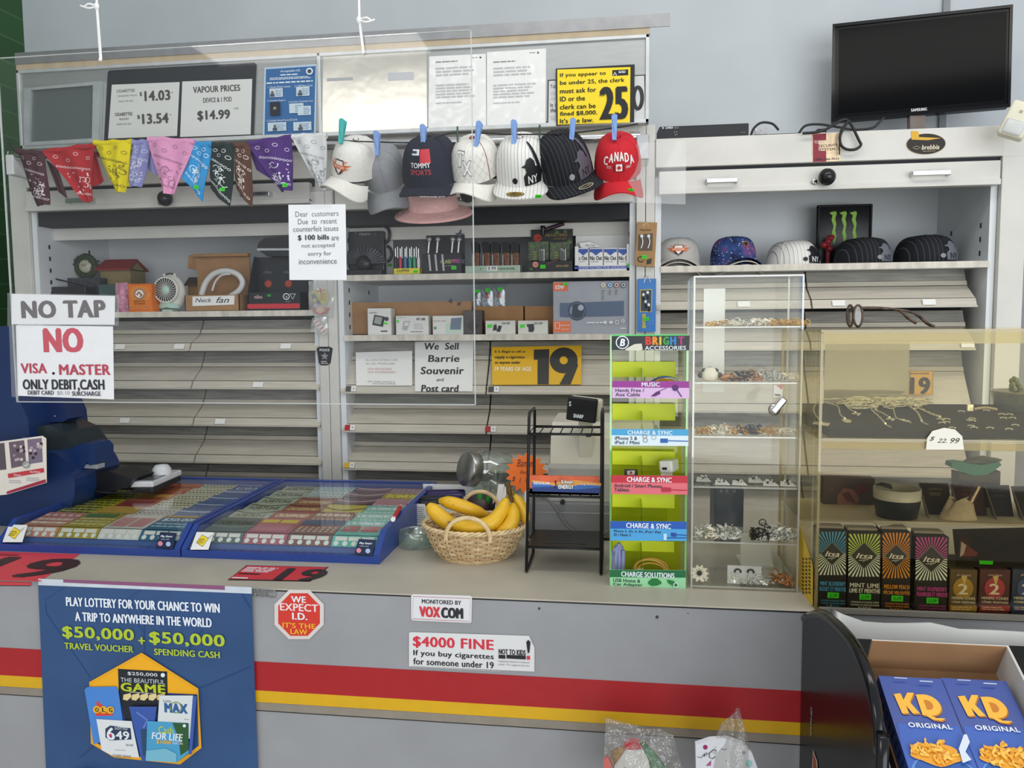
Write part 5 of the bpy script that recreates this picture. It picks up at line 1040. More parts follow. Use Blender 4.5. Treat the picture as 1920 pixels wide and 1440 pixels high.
p.poly([(186, 1344), (252, 1348), (266, 1416), (216, 1412), (196, 1402)], INK('DEE2E4')); p.poly([(203, 1362), (212, 1356), (250, 1361), (252, 1382), (212, 1384), (203, 1378)], INK('2E3E58')); p.text('LOTTO', 221, 1358, 244, 1363, W, .03); p.text('6', 205, 1359, 221, 1382, W, .06); p.text('49', 222, 1365, 248, 1381, W, .05); p.disc(213, 1374, 3, INK('C03A6A')); p.text('$3.00', 242, 1390, 255, 1394, GREY, .03); p.text('CLASSIC DRAW', 217, 1409, 251, 1414, GREY, .02); p.text('QUICK PICK', 222, 1400, 241, 1402, GREY)
p.poly([(248, 1320), (300, 1320), (286, 1420), (272, 1422)], INK('3A5AA8')); p.line([(262, 1330), (282, 1345), (275, 1360)], 3, INK('6A8AC8')); p.poly([(270, 1362), (284, 1362), (282, 1410), (274, 1412)], INK('2A4A6A'))
p.poly([(305, 1299), (368, 1299), (362, 1380), (302, 1348)], INK('DADFE0')); p.text('Lotto', 312, 1306, 327, 1311, INK('5A6A4A'), .02, .2); p.text('MAX', 314, 1312, 358, 1330, INK('34619A'), .09); p.ring(336, 1321, 10, 2, INK('7AA04A')); p.text('$5.00', 352, 1342, 360, 1344, GREY); p.poly([(368, 1299), (375, 1300), (366, 1408), (360, 1408)], INK('3E5CA8'))
p.poly([(283, 1346), (360, 1350), (360, 1405), (338, 1423), (281, 1419)], INK('4AA0CC')); p.poly([(330, 1349), (360, 1350), (360, 1400), (345, 1410), (342, 1380)], INK('2E5A32')); p.text('Cash', 304, 1355, 332, 1368, INK('C8CC3A'), .02); p.text('FOR LIFE', 291, 1366, 350, 1379, W, .04, .2); p.text('$1000', 300, 1380, 328, 1388, INK('E8B52E'), .05, .2); p.text('A WEEK', 331, 1381, 349, 1384, W, .03); p.text('FOR LIFE', 331, 1385, 350, 1388, W, .03); p.poly([(282, 1400), (318, 1396), (338, 1406), (338, 1422), (281, 1419)], INK('78B8CE')); p.disc(353, 1354, 3, W)
p.text('ENTER YOUR ELIGIBLE TICKETS', 148, 1434, 380, 1450, INK('DDE4F0'), .05)
mb.build('sheet', r)
mb = MB(r); p = Pan(mb, (0, 1.4925, .9)); p.slab([(72, 1085), (472, 1101), (472, 1113), (72, 1097)], M('tape_white', 'C9D2DC', .4), .0006); p.poly([(119, 1086), (422, 1098), (422, 1106), (119, 1092)], INK('8A5478')); mb.build('tape_strip', r)

# ================================================================ lottery ticket cases
blue = M('case_blue', '2B458E', .32, var=.05, scale=12); cgl = clear('case_glass', 'F8FAFA', .02, .0, gz=.4)
KY, KZ, BY, BZ, FYc, = 1.742, 1.012, 2.25, 1.018, 1.683
def case(x0, x1, lb):
    r = thing('lottery_case', lb, 'display case', ((x0 + x1) / 2, 1.95, CZ))
    prof = [(FYc, CZ), (BY, CZ), (BY, BZ + .006), (KY, KZ + .004), (FYc, CZ + .022)]
    mb = MB(r); mb.xprism(prof, x0, x0 + .014, blue); mb.xprism(prof, x1 - .014, x1, blue); mb.xprism([(FYc, CZ), (FYc + .02, CZ), (FYc + .02, CZ + .018), (FYc, CZ + .018)], x0 + .014, x1 - .014, blue); mb.xprism([(BY - .018, CZ), (BY, CZ), (BY, BZ + .007), (BY - .018, BZ + .007)], x0 + .014, x1 - .014, blue); mb.build('frame', r)
    mb = MB(r); mb.box(x0 + .014, x1 - .014, FYc + .02, BY - .018, CZ, CZ + .006, M('case_floor', '4A5F98', .4)); mb.xprism([(FYc + .02, CZ + .006), (FYc + .022, CZ + .006), (KY + .003, CZ + .045), (KY, CZ + .045)], x0 + .014, x1 - .014, M('case_floor')); mb.build('floor_panel', r)
    mb = MB(r); mb.xprism([(KY, KZ), (BY - .018, BZ + .003), (BY - .018, BZ + .005), (KY, KZ + .002)], x0 + .014, x1 - .014, cgl); mb.xprism([(FYc + .004, CZ + .022), (KY, KZ), (KY, KZ + .002), (FYc + .002, CZ + .022)], x0 + .014, x1 - .014, clear('case_glass_front', 'F4F8F8', .04)); mb.build('glass_top', r)
    return r
AX0, AX1 = -1.515, -1.030; BX0, BX1 = -1.026, -.541
case(AX0, AX1, 'left blue-framed glass lottery ticket case with scanner lying on it'); case(BX0, BX1, 'right blue-framed glass lottery ticket case beside the banana basket')
def slope_pan(mb): return Pan(mb, (0, FYc + .002, CZ + .0245), (1, 0, 0), (0, KY - FYc, KZ - CZ - .022))
for lb, px, k in (('yellow tag sticker on front of the left lottery case', (5, 984, 52, 1017), 0), ('yellow tag sticker on front of the right lottery case', (357, 998, 401, 1031), 0), ('dark navy rounded sticker on front of the left lottery case', (292, 998, 332, 1029), 1), ('dark navy rounded sticker on front of the right lottery case', (664, 1011, 706, 1042), 1)):
    mb = MB(); p = slope_pan(mb); p.h = .0006; x0, y0, x1, y1 = px
    if k == 0:
        p.slab([(x0 + 12, y0), (x1, y0 + 1), (x1 - 10, y1), (x0, y1)], WHITE, .0006); p.poly([(x0 + 22, y0 + 5), (x0 + 35, y0 + 12), (x0 + 23, y0 + 28), (x0 + 11, y0 + 20)], BLK); p.poly([(x0 + 22, y0 + 6), (x0 + 34, y0 + 12.5), (x0 + 23, y0 + 27), (x0 + 12, y0 + 20)], INK('F0D43A')); p.small(x0 + 18, y0 + 12, x0 + 28, y0 + 22, 3, INK('8A7A2A')); p.line([(x0 + 34, y0 + 11), (x0 + 42, y0 + 5), (x0 + 36, y0 + 13)], 1, GREY)
    else:
        p.slab([(x0 + 9, y0), (x1, y0 + 2), (x1 - 8, y1), (x0, y1 - 3)], INK('1C2B4C'), .0006); p.text('Play Smart', x0 + 11, y0 + 6, x1 - 8, y0 + 11, W, .04); p.disc(x0 + 9, y1 - 9, 4.5, INK('D88A98')); p.disc(x1 - 16, y1 - 8, 4.5, INK('A9BCDC')); p.small(x0 + 11, y0 + 13, x1 - 9, y0 + 15, 1, LGREY)
    mb.build('case_sticker', label=lb, cat='sticker')
def tick(x0, x1, ya, yb, za, zb, base, f, lb, grp):
    mb = MB(); d = V((0, yb - ya, zb - za)); p = Pan(mb, (x0, ya, za), (1, 0, 0), d); w_ = x1 - x0; h = d.length
    mb.prism([p.P(0, 0), p.P(w_, 0), p.P(w_, h), p.P(0, h)], p.n * .0008, M('ticket_' + base, base, .35, var=.12, scale=50)); p.h = .0008; f(mb, p, w_, h)
    mb.build('lottery_ticket', label=lb, cat='ticket', group=grp)
def rows(col, n=3, s=1, lo=.06, hi=.5, bars=None):
    def f(mb, p, w_, h):
        q = random.Random(s)
        for i in range(n):
            b = h * (lo + (hi - lo) * (i + .5) / n); t = h * (hi - lo) / n * .27; a = w_ * .06
            while a < w_ * .92:
                e = min(w_ * .94, a + w_ * q.uniform(.05, .2)); mb.flat([(a, b - t), (e, b - t), (e, b + t), (a, b + t)], p.up() if 0 else (lambda x, y: p.P(x, y)), INK(col)); a = e + w_ * .03
        p.h += .0003
    p_ = f
    def g(mb, p, w_, h): p.h += .0003; f(mb, p, w_, h)
    return g
def band(col, lo, hi):
    def f(mb, p, w_, h): mb.flat([(.002, h * lo), (w_ - .002, h * lo), (w_ - .002, h * hi), (.002, h * hi)], p.up(), INK(col))
    return f
def words(t, col, lo, hi, a=.08, b=.92, bold=.04, sh=0):
    def f(mb, p, w_, h): mb.word(t, w_ * a, h * lo, w_ * b, h * hi, p.up(), INK(col), bold, sh)
    return f
def boxes(col, lo, hi, n=2):
    def f(mb, p, w_, h):
        k = p.up()
        for i in range(n): a = w_ * (.06 + .9 * i / n); mb.flat([(a, h * lo), (a + w_ * .8 / n, h * lo), (a + w_ * .8 / n, h * hi), (a, h * hi)], k, INK(col))
    return f
def dots(col, lo, hi, n=5, m=2):
    def f(mb, p, w_, h):
        k = p.up()
        for i in range(n):
            for j in range(m):
                cx, cy = w_ * (.1 + .8 * i / max(1, n - 1)), h * (lo + (hi - lo) * (j + .5) / m); rr = w_ * .3 / n; mb.flat([(cx + rr * math.cos(t * .785), cy + rr * math.sin(t * .785)) for t in range(8)], k, INK(col))
    return f
def swoosh(col, y, amp=.12):
    def f(mb, p, w_, h): mb.ribbon([(w_ * i / 10, h * (y - amp * 4 * (i / 10) * (1 - i / 10))) for i in range(11)], h * .07, p.up(), INK(col))
    return f
def multi(*fs):
    def f(mb, p, w_, h):
        for q in fs: q(mb, p, w_, h)
    return f
ORD = ['front', 'second', 'third', 'fourth', 'fifth', 'sixth', 'seventh']
def column(x0, x1, cs, colname, case_):
    n = len(cs); y0 = KY + .004; y1 = BY - .024; st = (y1 - y0) / n
    for i, (base, f) in enumerate(cs):
        lb = '%s scratch ticket, %s from the front in %s lottery case' % (colname, ORD[i] if i else 'first', case_)
        tick(x0, x1, y0 + st * i, y0 + st * (i + 1.25), CZ + .048, CZ + .0565, base, f, lb, '%s scratch tickets' % colname)
    tick(x0, x1, FYc + .038, KY - .001, CZ + .0265, CZ + .0475, cs[0][0], multi(boxes('E9DCD2', .55, .9, 3), dots('EDE6DC', .08, .5, 5, 1)), '%s scratch ticket bending down the front slope of %s lottery case' % (colname, case_), '%s scratch tickets' % colname)
def cols(X0, X1, n): 
    a, b = X0 + .020, X1 - .020; w_ = (b - a) / n; return [(a + w_ * i + .001, a + w_ * (i + 1) - .001) for i in range(n)]
ca = cols(AX0 - .0, AX1, 4); cb = cols(BX0, BX1, 4)
yl = ('C2B92E', multi(rows('3C4A22', 2, 3, .55, .95), band('B4A82A', .05, .2), rows('4A4A20', 2, 5, .25, .5)))
column(*ca[0], [('D08A72', multi(rows('F0DCC8', 2, 2, .1, .6), dots('F2E6D8', .65, .9, 5, 1))), yl, yl, yl, yl, yl], 'yellow-green', 'the left')
og = ('C9783A', multi(rows('7A2E22', 3, 8, .1, .6), band('D8A04A', .65, .9)))
column(*ca[1], [('B49A3E', multi(rows('D8CE8A', 3, 6, .1, .7), boxes('5A7A4A', .7, .95, 1))), ('C9A04A', rows('7A8A4A', 3, 9)), ('B05A48', boxes('8C3A3A', .2, .9, 1)), og, ('C0602E', rows('7E2E1E', 3, 4)), ('C8662E', rows('8A341E', 4, 5))], 'orange-red', 'the left')
ck = multi(dots('3A3A34', .1, .9, 9, 4), band('D9D2B8', .42, .5))
column(*ca[2], [('D9CFC8', boxes('C98A86', .1, .75, 2)), ('C9C2B2', dots('5A6A7A', .15, .8, 8, 4)), ('CFC8A8', ck), ('CFC8A8', ck), ('CBC4A6', ck), ('C4BDA2', ck)], 'cream patterned', 'the left')
bl = ('5A6C98', multi(rows('AEBBD6', 2, 3, .1, .45), swoosh('C2CCE0', .75, .06)))
column(*ca[3], [('3A6A8A', multi(words('$50,000', 'D8E4EE', .55, .8), rows('A9C4D4', 2, 3, .1, .45), band('C9963A', .84, .95))), bl, bl, bl, bl, ('4A5A88', multi(words('$150,000', 'C9D2E6', .3, .6), swoosh('9AA8CC', .85, .06)))], 'slate blue', 'the left')
ft = ('B4B8A0', multi(words('FORTUNE', '55584A', .45, .68, .12, .9, .03), swoosh('6A6E5E', .9, .16), swoosh('D8DCC8', .36, .1)))
column(*cb[0], [('5E6A62', multi(words('FORTUNE', '2E342E', .5, .75), swoosh('8A9084', .4, .1)))] + [ft] * 5, 'grey-cream', 'the right')
cw = ('A06A52', multi(words('CROSSWORD', 'E6C48A', .45, .66, .1, .9, .04, .15), dots('E0C0A0', .08, .35, 7, 2), swoosh('7A3A3A', .9, .1)))
column(*cb[1], [('B4606A', multi(boxes('C47880', .1, .6, 1), boxes('E0C23A', .66, .9, 2))), ('A8524E', multi(words('CROSSWORD', 'F0DAB0', .5, .75, .1, .9, .04, .15), dots('D8A890', .1, .4, 7, 2))), cw, cw, ('B4C0BC', dots('7A8A90', .15, .85, 8, 3)), ('AFC2BE', dots('7A8A90', .15, .85, 8, 3))], 'maroon', 'the right')
dk = ('7A5A62', multi(swoosh('D2B4B4', .85, .16), swoosh('4A2E3A', .55, .16), rows('B08A8E', 2, 4, .08, .3)))
column(*cb[2], [('8A5A52', multi(dots('D8B090', .1, .5, 7, 3), band('3A4A70', .6, .95))), ('9A6A5A', multi(rows('E6D2B8', 1, 3, .6, .9), dots('D8B8A0', .1, .5, 8, 2))), ('C9B43A', multi(swoosh('5A4A2A', .75, .2), rows('8A6A2A', 1, 3, .1, .3))), dk, dk, dk], 'dark plum', 'the right')
te = ('7AB8AA', multi(words('CROSSWORD', 'E8F2EE', .62, .85, .06, .9, .05, .15), dots('B8E0D4', .1, .5, 8, 3)))
column(*cb[3], [('62B4A2', multi(boxes('B05A58', .2, .6, 2), words('CROSSWORD', 'E8F2EE', .68, .9, .06, .9, .05, .15))), te, te, ('C08A90', rows('E6D2D0', 3, 5)), ('A88A62', multi(words('BONUS', 'E0CE3A', .5, .85, .1, .9, .07), rows('C8A890', 2, 4, .1, .4))), ('9A6A7A', dots('B8B48A', .15, .85, 7, 4))], 'teal', 'the right')
mb = MB(); A_ = atz(738, 972, 1.026); B_ = atz(750, 951, 1.026); mb.cyl(A_, B_, .0055, INK('C02A2E'), 14); mb.cyl(B_, B_ + (B_ - A_).normalized() * .006, .0052, WHITE, 14); mb.cyl(A_ - (B_ - A_).normalized() * .012, A_, .0055, WHITE, 14, .0055); mb.build('marker', label='red and white marker lying on the right lottery case', cat='marker')

# ================================================================ lottery terminal, scanner
TY = 1.93
r = thing('lottery_terminal', 'large dark blue lottery terminal at the left end of the counter', 'lottery terminal', (aty(20, 990, TY).x, TY + .1, CZ))
tb = M('terminal_blue', '18305E', .35, var=.06, scale=6); tn = M('terminal_navy', '1A2A58', .35, var=.06); tg = M('terminal_smoke', '2A3336', .25, var=.1)
def xp(px, Y, dep, mat, nm, rr=None, lbl=None):
    mb = MB(r); mb.prism([V((q.x, q.y, max(q.z, CZ + .0006))) for q in (aty(x, y, Y) for x, y in px)], (0, dep, 0), mat); return mb.build(nm, rr or r, **({'label': lbl} if lbl else {}))
zt = aty(20, 620, TY).z
xp([(-90, 612), (20, 612), (28, 680), (34, 745), (52, 785), (58, 840), (50, 1000), (-90, 1000)], TY, .24, tb, 'tower')
mb = MB(r); mb.prism([aty(x, y, TY - .03) for x, y in [(-80, 870)] + [(30, 852)] + arc(82, 915, 58, -80, 75, 14, 68) + [(40, 990), (-80, 1000)]], (0, .20, 0), tb); mb.prism([aty(x, y, TY - .032) for x, y in arc(82, 915, 59, -80, 75, 14, 69)] + [aty(x, y, TY - .032) for x, y in arc(82, 915, 57, -80, 75, 14, 67)][::-1], (0, .01, 0), tn); mb.build('printer_drum', r)
xp([(30, 850), (40, 812), (62, 800), (92, 797), (120, 810), (140, 836), (150, 860), (120, 850)], TY + .03, .14, tg, 'paper_cover', lbl='dark smoked paper cover')
xp([(120, 846), (150, 832), (170, 833), (178, 842), (178, 870), (168, 873), (163, 866), (152, 882), (126, 892)], TY + .01, .08, tb, 'paper_flap')
xp([(30, 742), (120, 746), (128, 785), (118, 791), (50, 793), (36, 780)], TY + .08, .06, tn, 'small_monitor')
mb = MB(r); p = Pan(mb, (0, TY + .0795, 1.2)); p.poly([(55, 766), (78, 767), (78, 778), (56, 777)], INK('8A909A')); p.disc(103, 780, 1.2, LGREY); mb.build('monitor_label', r)
xp([(140, 870), (183, 871), (183, 879), (140, 877)], TY + .015, .03, M('silver_plastic', 'A9ADB2', .3, .4), 'paper_slot')
xp([(72, 790), (98, 790), (98, 803), (72, 803)], TY + .10, .03, M('silver_plastic'), 'monitor_neck')
xp([(100, 955), (150, 905), (155, 882), (205, 884), (250, 898), (240, 914), (150, 935)], TY + .06, .10, M('terminal_black', '17181C', .3), 'black_base')
xp([(42, 846), (60, 848), (60, 822), (43, 820)], TY - .001, .002, M('sticker_silver', '7A8AB0', .3), 'sticker')
r2 = thing('picture_card', 'cream card with two photographs and a red band leaning on the terminal', 'card', aty(40, 930, TY - .05))
mb = MB(r2); p = Pan(mb, (0, TY - .034, 1.1), (1, .04, 0), (0, 0, 1)); p.slab([(-60, 836), (80, 817), (87, 822), (88, 905), (14, 927), (-60, 934)], M('cream_card', 'E2DBD0', .5, var=.02), .0012)
p.poly([(17, 829), (46, 825), (50, 872), (22, 878)], INK('6A5C66')); p.poly([(52, 824), (79, 821), (81, 866), (55, 870)], INK('7A6C80')); p.poly([(-40, 836), (9, 830), (13, 880), (-40, 885)], INK('5A5058')); q = random.Random(9)
for k in range(22):
    x = q.uniform(20, 44) if k < 11 else q.uniform(54, 76); y = q.uniform(830, 862); p.h -= .0002; p.poly([(x, y), (x + 5, y - 1), (x + 6, y + 4), (x + 1, y + 5)], INK(q.choice(['B5A4AE', '2E2832', '9080A0', 'D2C4C0'])))
p.h += .0004; p.poly([(16, 888), (83, 877), (84, 885), (17, 896)], INK('C03A44')); p.text('Winner', 27, 888, 41, 892, W); p.text('Non-Winner', 58, 882, 77, 886, W); p.small(18, 899, 46, 906, 2, LGREY); p.small(51, 894, 80, 902, 3, LGREY); p.poly([(15, 921), (87, 898), (88, 904), (14, 926)], INK('A02A44')); p.disc(51, 871, 7, INK('9A9C98')); p.line([(48, 871), (50, 874), (55, 868)], 1.6, W)
mb.build('card', r2)
z0 = 1.0245; P = atz(267, 925, z0); Q = atz(322, 901, z0); d = (Q - P); L_ = d.length; yaw = math.atan2(-d.x, d.y)
r = thing('barcode_scanner', 'silver and black ticket scanner lying on the left lottery case', 'scanner', P, (0, 0, yaw)); sv = M('scanner_silver', 'C6C8CA', .3, .0, var=.03); bkp = M('scanner_black', '1A1B1E', .35)
mb = MB(r, True); mb.box(-.030, .030, 0, L_, 0, .016, bkp, .003); mb.build('base', r); mb = MB(r, True); mb.box(-.033, .033, -.003, L_, .017, .034, sv, .004); mb.box(-.026, .026, .012, L_ * .5, .034, .0355, M('scanner_dark', '5A5E62', .2), .001, 1); mb.build('body', r)
mb = MB(r, True); mb.lathe([(0, .030), (.018, .027), (.026, .016), (.028, 0)], (.004, L_ * .62, .034), sv, 24); mb.build('dome', r)
mb = MB(r, True); mb.tube([(-.034 - .0011 * i, .03 + .006 * math.sin(i * .02) + .009 * math.cos(i * 1.05), .012 + .009 * math.sin(i * 1.05)) for i in range(84)], .0022, bkp, 5)
mb.tube(smooth_path([(-.126, .03, .012), (-.14, .02, .02), (-.15, .0, .012), (-.13, -.012, .010), (-.09, -.01, .004), (-.03, .004, .004)]), .0026, bkp, 6); mb.build('coiled_cord', r)

# ================================================================ box of lighters, bowl, banana basket
r = thing('counter_display_tray', 'open white display tray with purple lighters behind the glass bowl', 'tray', (aty(815, 985, 2.02).x, 2.1, CZ)); wc = M('white_card')
a = aty(763, 960, 2.02).x; b = aty(885, 960, 2.02).x; h = aty(780, 945, 2.02).z
mb = MB(r); mb.box(a, b, 2.02, 2.023, CZ, h, wc); mb.box(a, a + .002, 2.02, 2.20, CZ, h, wc); mb.box(b - .002, b, 2.02, 2.20, CZ, h, wc); mb.box(a, b, 2.198, 2.20, CZ, aty(840, 908, 2.2).z, wc); mb.box(a, b, 2.02, 2.20, CZ, CZ + .003, wc); p = Pan(mb, (0, 2.0195, 1)); p.small(767, 949, 801, 980, 8, GREY, 7, .25); mb.build('tray', r)
for i, (y, x0, x1, c, zo) in enumerate(((2.06, 788, 850, '22222A', 930), (2.10, 800, 868, '34285E', 924), (2.14, 796, 872, '2A2050', 918), (2.05, 775, 830, '1C1D22', 938))):
    z_ = aty(830, zo + 8, y).z; mb = MB(); A_ = V((aty(x0, zo, y).x, y, z_)); B_ = V((aty(x1, zo, y).x, y, z_ + .004)); mb.tube([A_, A_ + (B_ - A_) * .05, A_ + (B_ - A_) * .95, B_], [.008, .011, .011, .008], M('lighter_' + c, c, .25), 14); mb.build('lighter', label=('black lighter at front of', 'violet lighter in the middle of', 'dark purple lighter at the back of', 'short black lighter sticking out left of')[i] + ' the white counter tray', cat='lighter', group='lighters in the counter tray')
P = atz(781, 1024, CZ); k = ppm(P); mb = MB(); R0 = 31 * k; mb.lathe([(0, .001), (R0 * .9, .001), (R0, .004), (R0, .034), (R0 * 1.04, .040), (R0 * .98, .041), (R0 * .93, .036), (R0 * .9, .008), (0, .006)], P, clear('bowl_glass', 'E6F0EA', .12, .05, .04), 40)
for i in range(30): t = i * .2094; mb.box(P.x + R0 * 1.005 * math.cos(t) - .0008, P.x + R0 * 1.005 * math.cos(t) + .0008, P.y + R0 * 1.005 * math.sin(t) - .0008, P.y + R0 * 1.005 * math.sin(t) + .0008, CZ + .006, CZ + .032, clear('bowl_glass'))
mb.build('glass_bowl', label='small round clear glass bowl left of the banana basket', cat='bowl')
BC = atz(889, 1040, CZ); BC.y += .01; wk = M('wicker', 'C9AC80', .7, var=.22, scale=60); wk2 = M('wicker_pale', 'D8C096', .7, var=.2, scale=60)
r = thing('wicker_basket', 'pale wicker basket with two arched handles, full of bananas', 'basket', BC)
rt = 112 * ppm(BC) * .98 / 1.16; H = .070
def rad(t): return .72 + .28 * (t ** .75)
mb = MB(r)
for i in range(13):
    t = i / 12; rr = rt * rad(t); 
    for s in (0, 1):
        mb.tube([BC + V((math.cos(a) * (rr + .0035 * math.cos(14 * a + math.pi * (i + s))), .84 * math.sin(a) * (rr + .0035 * math.cos(14 * a + math.pi * (i + s))), .003 + H * t + s * .0026)) for a in [2 * math.pi * q / 112 for q in range(112)]], .0019, wk if (i + s) % 3 else wk2, 5, True)
mb.build('woven_wall', r)
mb = MB(r)
for q in range(28):
    a = 2 * math.pi * q / 28; mb.tube([BC + V((math.cos(a) * rt * rad(t / 6), .84 * math.sin(a) * rt * rad(t / 6), .002 + H * t / 6)) for t in range(7)], .0021, wk2, 5)
mb.build('stake', r, kind='stuff')
mb = MB(r)
for s in range(3): mb.tube([BC + V((math.cos(a) * (rt + .002 + .0035 * math.cos(16 * a + s * 2.1)), .84 * math.sin(a) * (rt + .002 + .0035 * math.cos(16 * a + s * 2.1)), H + .004 + .0035 * math.sin(16 * a + s * 2.1))) for a in [2 * math.pi * q / 160 for q in range(160)]], .0027, wk2, 6, True)
mb.build('braided_rim', r)
mb = MB(r); mb.lathe([(0, 0), (rt * .72, 0), (rt * .72, .003), (0, .003)], BC, wk, 32); T_ = mb.v; mb.v = [V((q.x, q.y * 1 if 0 else q.y, q.z)) for q in T_]; mb.build('base', r)
for s in (-1, 1):
    mb = MB(r); cy = BC.y + s * rt * .80; N = 60; hw = 40 * ppm(BC); hh = .042 if s < 0 else .058
    for g in range(3):
        mb.tube([(BC.x - s * .003 + hw * math.cos(math.pi * q / N) + .003 * math.cos(q * .9 + g * 2.1) * math.cos(math.pi * q / N), cy + .003 * math.sin(q * .9 + g * 2.1) + s * .004, CZ + H - .012 + (hh + .012) * math.sin(math.pi * q / N) ** .8 + .003 * math.cos(q * .9 + g * 2.1) * math.sin(math.pi * q / N)) for q in range(N + 1)], .0026, wk2, 6)
    mb.build('handle', r)
ban = bpy.data.materials.new('banana_skin'); ban.use_nodes = True; nt = ban.node_tree; b_ = nt.nodes['Principled BSDF']; b_.inputs['Roughness'].default_value = .42
tc = nt.nodes.new('ShaderNodeTexCoord'); n1 = nt.nodes.new('ShaderNodeTexNoise'); n1.inputs['Scale'].default_value = 16; cr = nt.nodes.new('ShaderNodeValToRGB'); n2 = nt.nodes.new('ShaderNodeTexNoise'); n2.inputs['Scale'].default_value = 95; c2 = nt.nodes.new('ShaderNodeValToRGB'); mx = nt.nodes.new('ShaderNodeMix'); mx.data_type = 'RGBA'
cr.color_ramp.elements[0].color = lin('DBA51A'); cr.color_ramp.elements[1].color = lin('EBC02C'); c2.color_ramp.elements[0].position = .70; c2.color_ramp.elements[1].position = .74
mx.inputs[7].default_value = lin('4A3216'); Lk = nt.links.new; Lk(tc.outputs['Object'], n1.inputs['Vector']); Lk(tc.outputs['Object'], n2.inputs['Vector']); Lk(n1.outputs[0], cr.inputs[0]); Lk(n2.outputs[0], c2.inputs[0]); Lk(c2.outputs[0], mx.inputs[0]); Lk(cr.outputs[0], mx.inputs[6]); Lk(mx.outputs[2], b_.inputs['Base Color'])
def banana(px, Ys, lb, rmax=.0165, tips=(0, 1)):
    P = smooth_path([aty(x, y, Y) for (x, y), Y in zip(px, Ys)], 7); n = len(P); mid = P[n // 2]
    r = thing('banana', lb, 'banana', (mid.x, mid.y, min(q.z for q in P)), group='bananas in the basket')
    rr = [rmax * (.32 + .68 * math.sin(math.pi * (.10 + .80 * i / (n - 1))) ** .55) for i in range(n)]
    rr = [q * (.55 + .45 * min(1, i / 4)) * (.55 + .45 * min(1, (n - 1 - i) / 4)) for i, q in enumerate(rr)]
    mb = MB(r); mb.tube(P, rr, ban, 10); mb.build('peel', r)
    mb = MB(r); d = (P[0] - P[1]).normalized(); mb.tube([P[0] - d * .002, P[0] + d * .006], [rr[0] * 1.02, rr[0] * .6], INK('2E2418'), 10); mb.build('tip', r, label='blackened tip')
    if tips[1]: 
        mb = MB(r); d = (P[-1] - P[-2]).normalized(); mb.tube(smooth_path([P[-1] - d * .003, P[-1] + d * .012, P[-1] + d * .02 + V((-.002, 0, .008))], 4), [rr[-1], rr[-1] * .7] + [.0042] * 7, M('banana_stem', '8A7426', .6, var=.3), 8); mb.build('stem', r)
    return r
by = BC.y
banana([(824, 939), (850, 944), (882, 955), (915, 968)], [by + .02, by + .01, by + .02, by + .04], 'banana lying highest at the back left of the basket', .0165, (0, 0))
banana([(802, 946), (818, 962), (842, 982), (872, 1000)], [by - .03, by - .03, by - .03, by - .01], 'leftmost banana, two dark bruises near its black tip', .0185, (0, 0))
banana([(846, 982), (880, 989), (918, 982), (940, 960), (950, 935)], [by - .055, by - .062, by - .055, by - .035, by - .02], 'long banana across the front of the basket, behind the handle', .0185)
banana([(924, 1004), (948, 992), (962, 972), (962, 945)], [by - .05, by - .048, by - .04, by - .016], 'banana at the right front, dark bruise on its side', .0165)
banana([(985, 982), (984, 966), (976, 946), (964, 928)], [by + .0, by + .0, by + .0, by - .004], 'slender rightmost banana of the bunch', .0125)
mb = MB(); A_ = aty(955, 931, by - .014); mb.tube(smooth_path([A_ - V((0, 0, .012)), A_, aty(954, 916, by - .012), aty(951, 906, by - .010)]), [.010] * 6 + [.007] * 6 + [.0065] * 7, M('banana_crown', '5A4420', .7, var=.4, scale=80), 8); mb.build('banana_bunch_end', label='dark cut end where the right-hand bananas join', cat='banana')
# behind the basket: jar, starburst price tag, pen cup
r = thing('glass_jar', 'tilted glass jar with a steel lid behind the bananas', 'jar', aty(905, 905, 2.16)); A_ = aty(884, 880, 2.12); B_ = aty(955, 890, 2.2); ax = (B_ - A_).normalized()
mb = MB(r); mb.lathe([(.040, .0), (.044, .012), (.058, .026), (.060, .11), (.050, .125), (0, .126)], A_, clear('jar_glass', 'E4ECE6', .14, .06), 32, ax); mb.build('jar', r)
mb = MB(r); mb.lathe([(0, -.022), (.046, -.022), (.049, -.018), (.049, .010), (.046, .012)], A_, M('steel_lid', 'A8A6A2', .3, .85, var=.05), 32, ax); mb.build('lid', r)
r = thing('pen_cup', 'dark cup of pens and markers behind the basket handle', 'cup', atz(905, 978, CZ) * 1); C_ = V((aty(900, 950, 2.02).x, 2.02, CZ)); 
mb = MB(r); mb.lathe([(0, .001), (.032, .001), (.035, .085), (.033, .085), (.030, .004), (0, .004)], C_, M('cup_dark', '3A2A2C', .4), 28); mb.build('cup', r)
for x, y, c, lb in ((915, 938, '2E9A3A', 'bright green marker in the pen cup'), (900, 935, '4AB050', 'pale green marker in the pen cup'), (932, 942, '26262A', 'black marker at right of the pen cup')):
    mb = MB(); T_ = aty(x, y, 2.0); mb.cyl(C_ + V((.0, 0, .01)) + (T_ - C_) * .0, T_, .006, INK(c), 12); mb.cyl(T_, T_ + (T_ - C_).normalized() * .018, .0068, INK(c), 12); mb.build('marker', label=lb, cat='marker', group='markers in the pen cup')
for i, (x0, y0, x1, y1) in enumerate(((930, 950, 940, 908), (938, 950, 952, 912), (950, 945, 960, 925))):
    mb = MB(); A_ = aty(x0, y0 + 30, 1.96); B_ = aty(x1, y1, 1.98); mb.prism([A_ - V((.008, 0, 0)), A_ + V((.008, 0, 0)), B_ + V((.008, 0, 0)), B_ - V((.008, 0, 0))], (0, .0015, 0), WHITE); mb.build('paper_strip', label=('leftmost', 'middle', 'rightmost')[i] + ' white plastic strip standing behind the bananas', cat='strip', group='white strips behind the bananas')
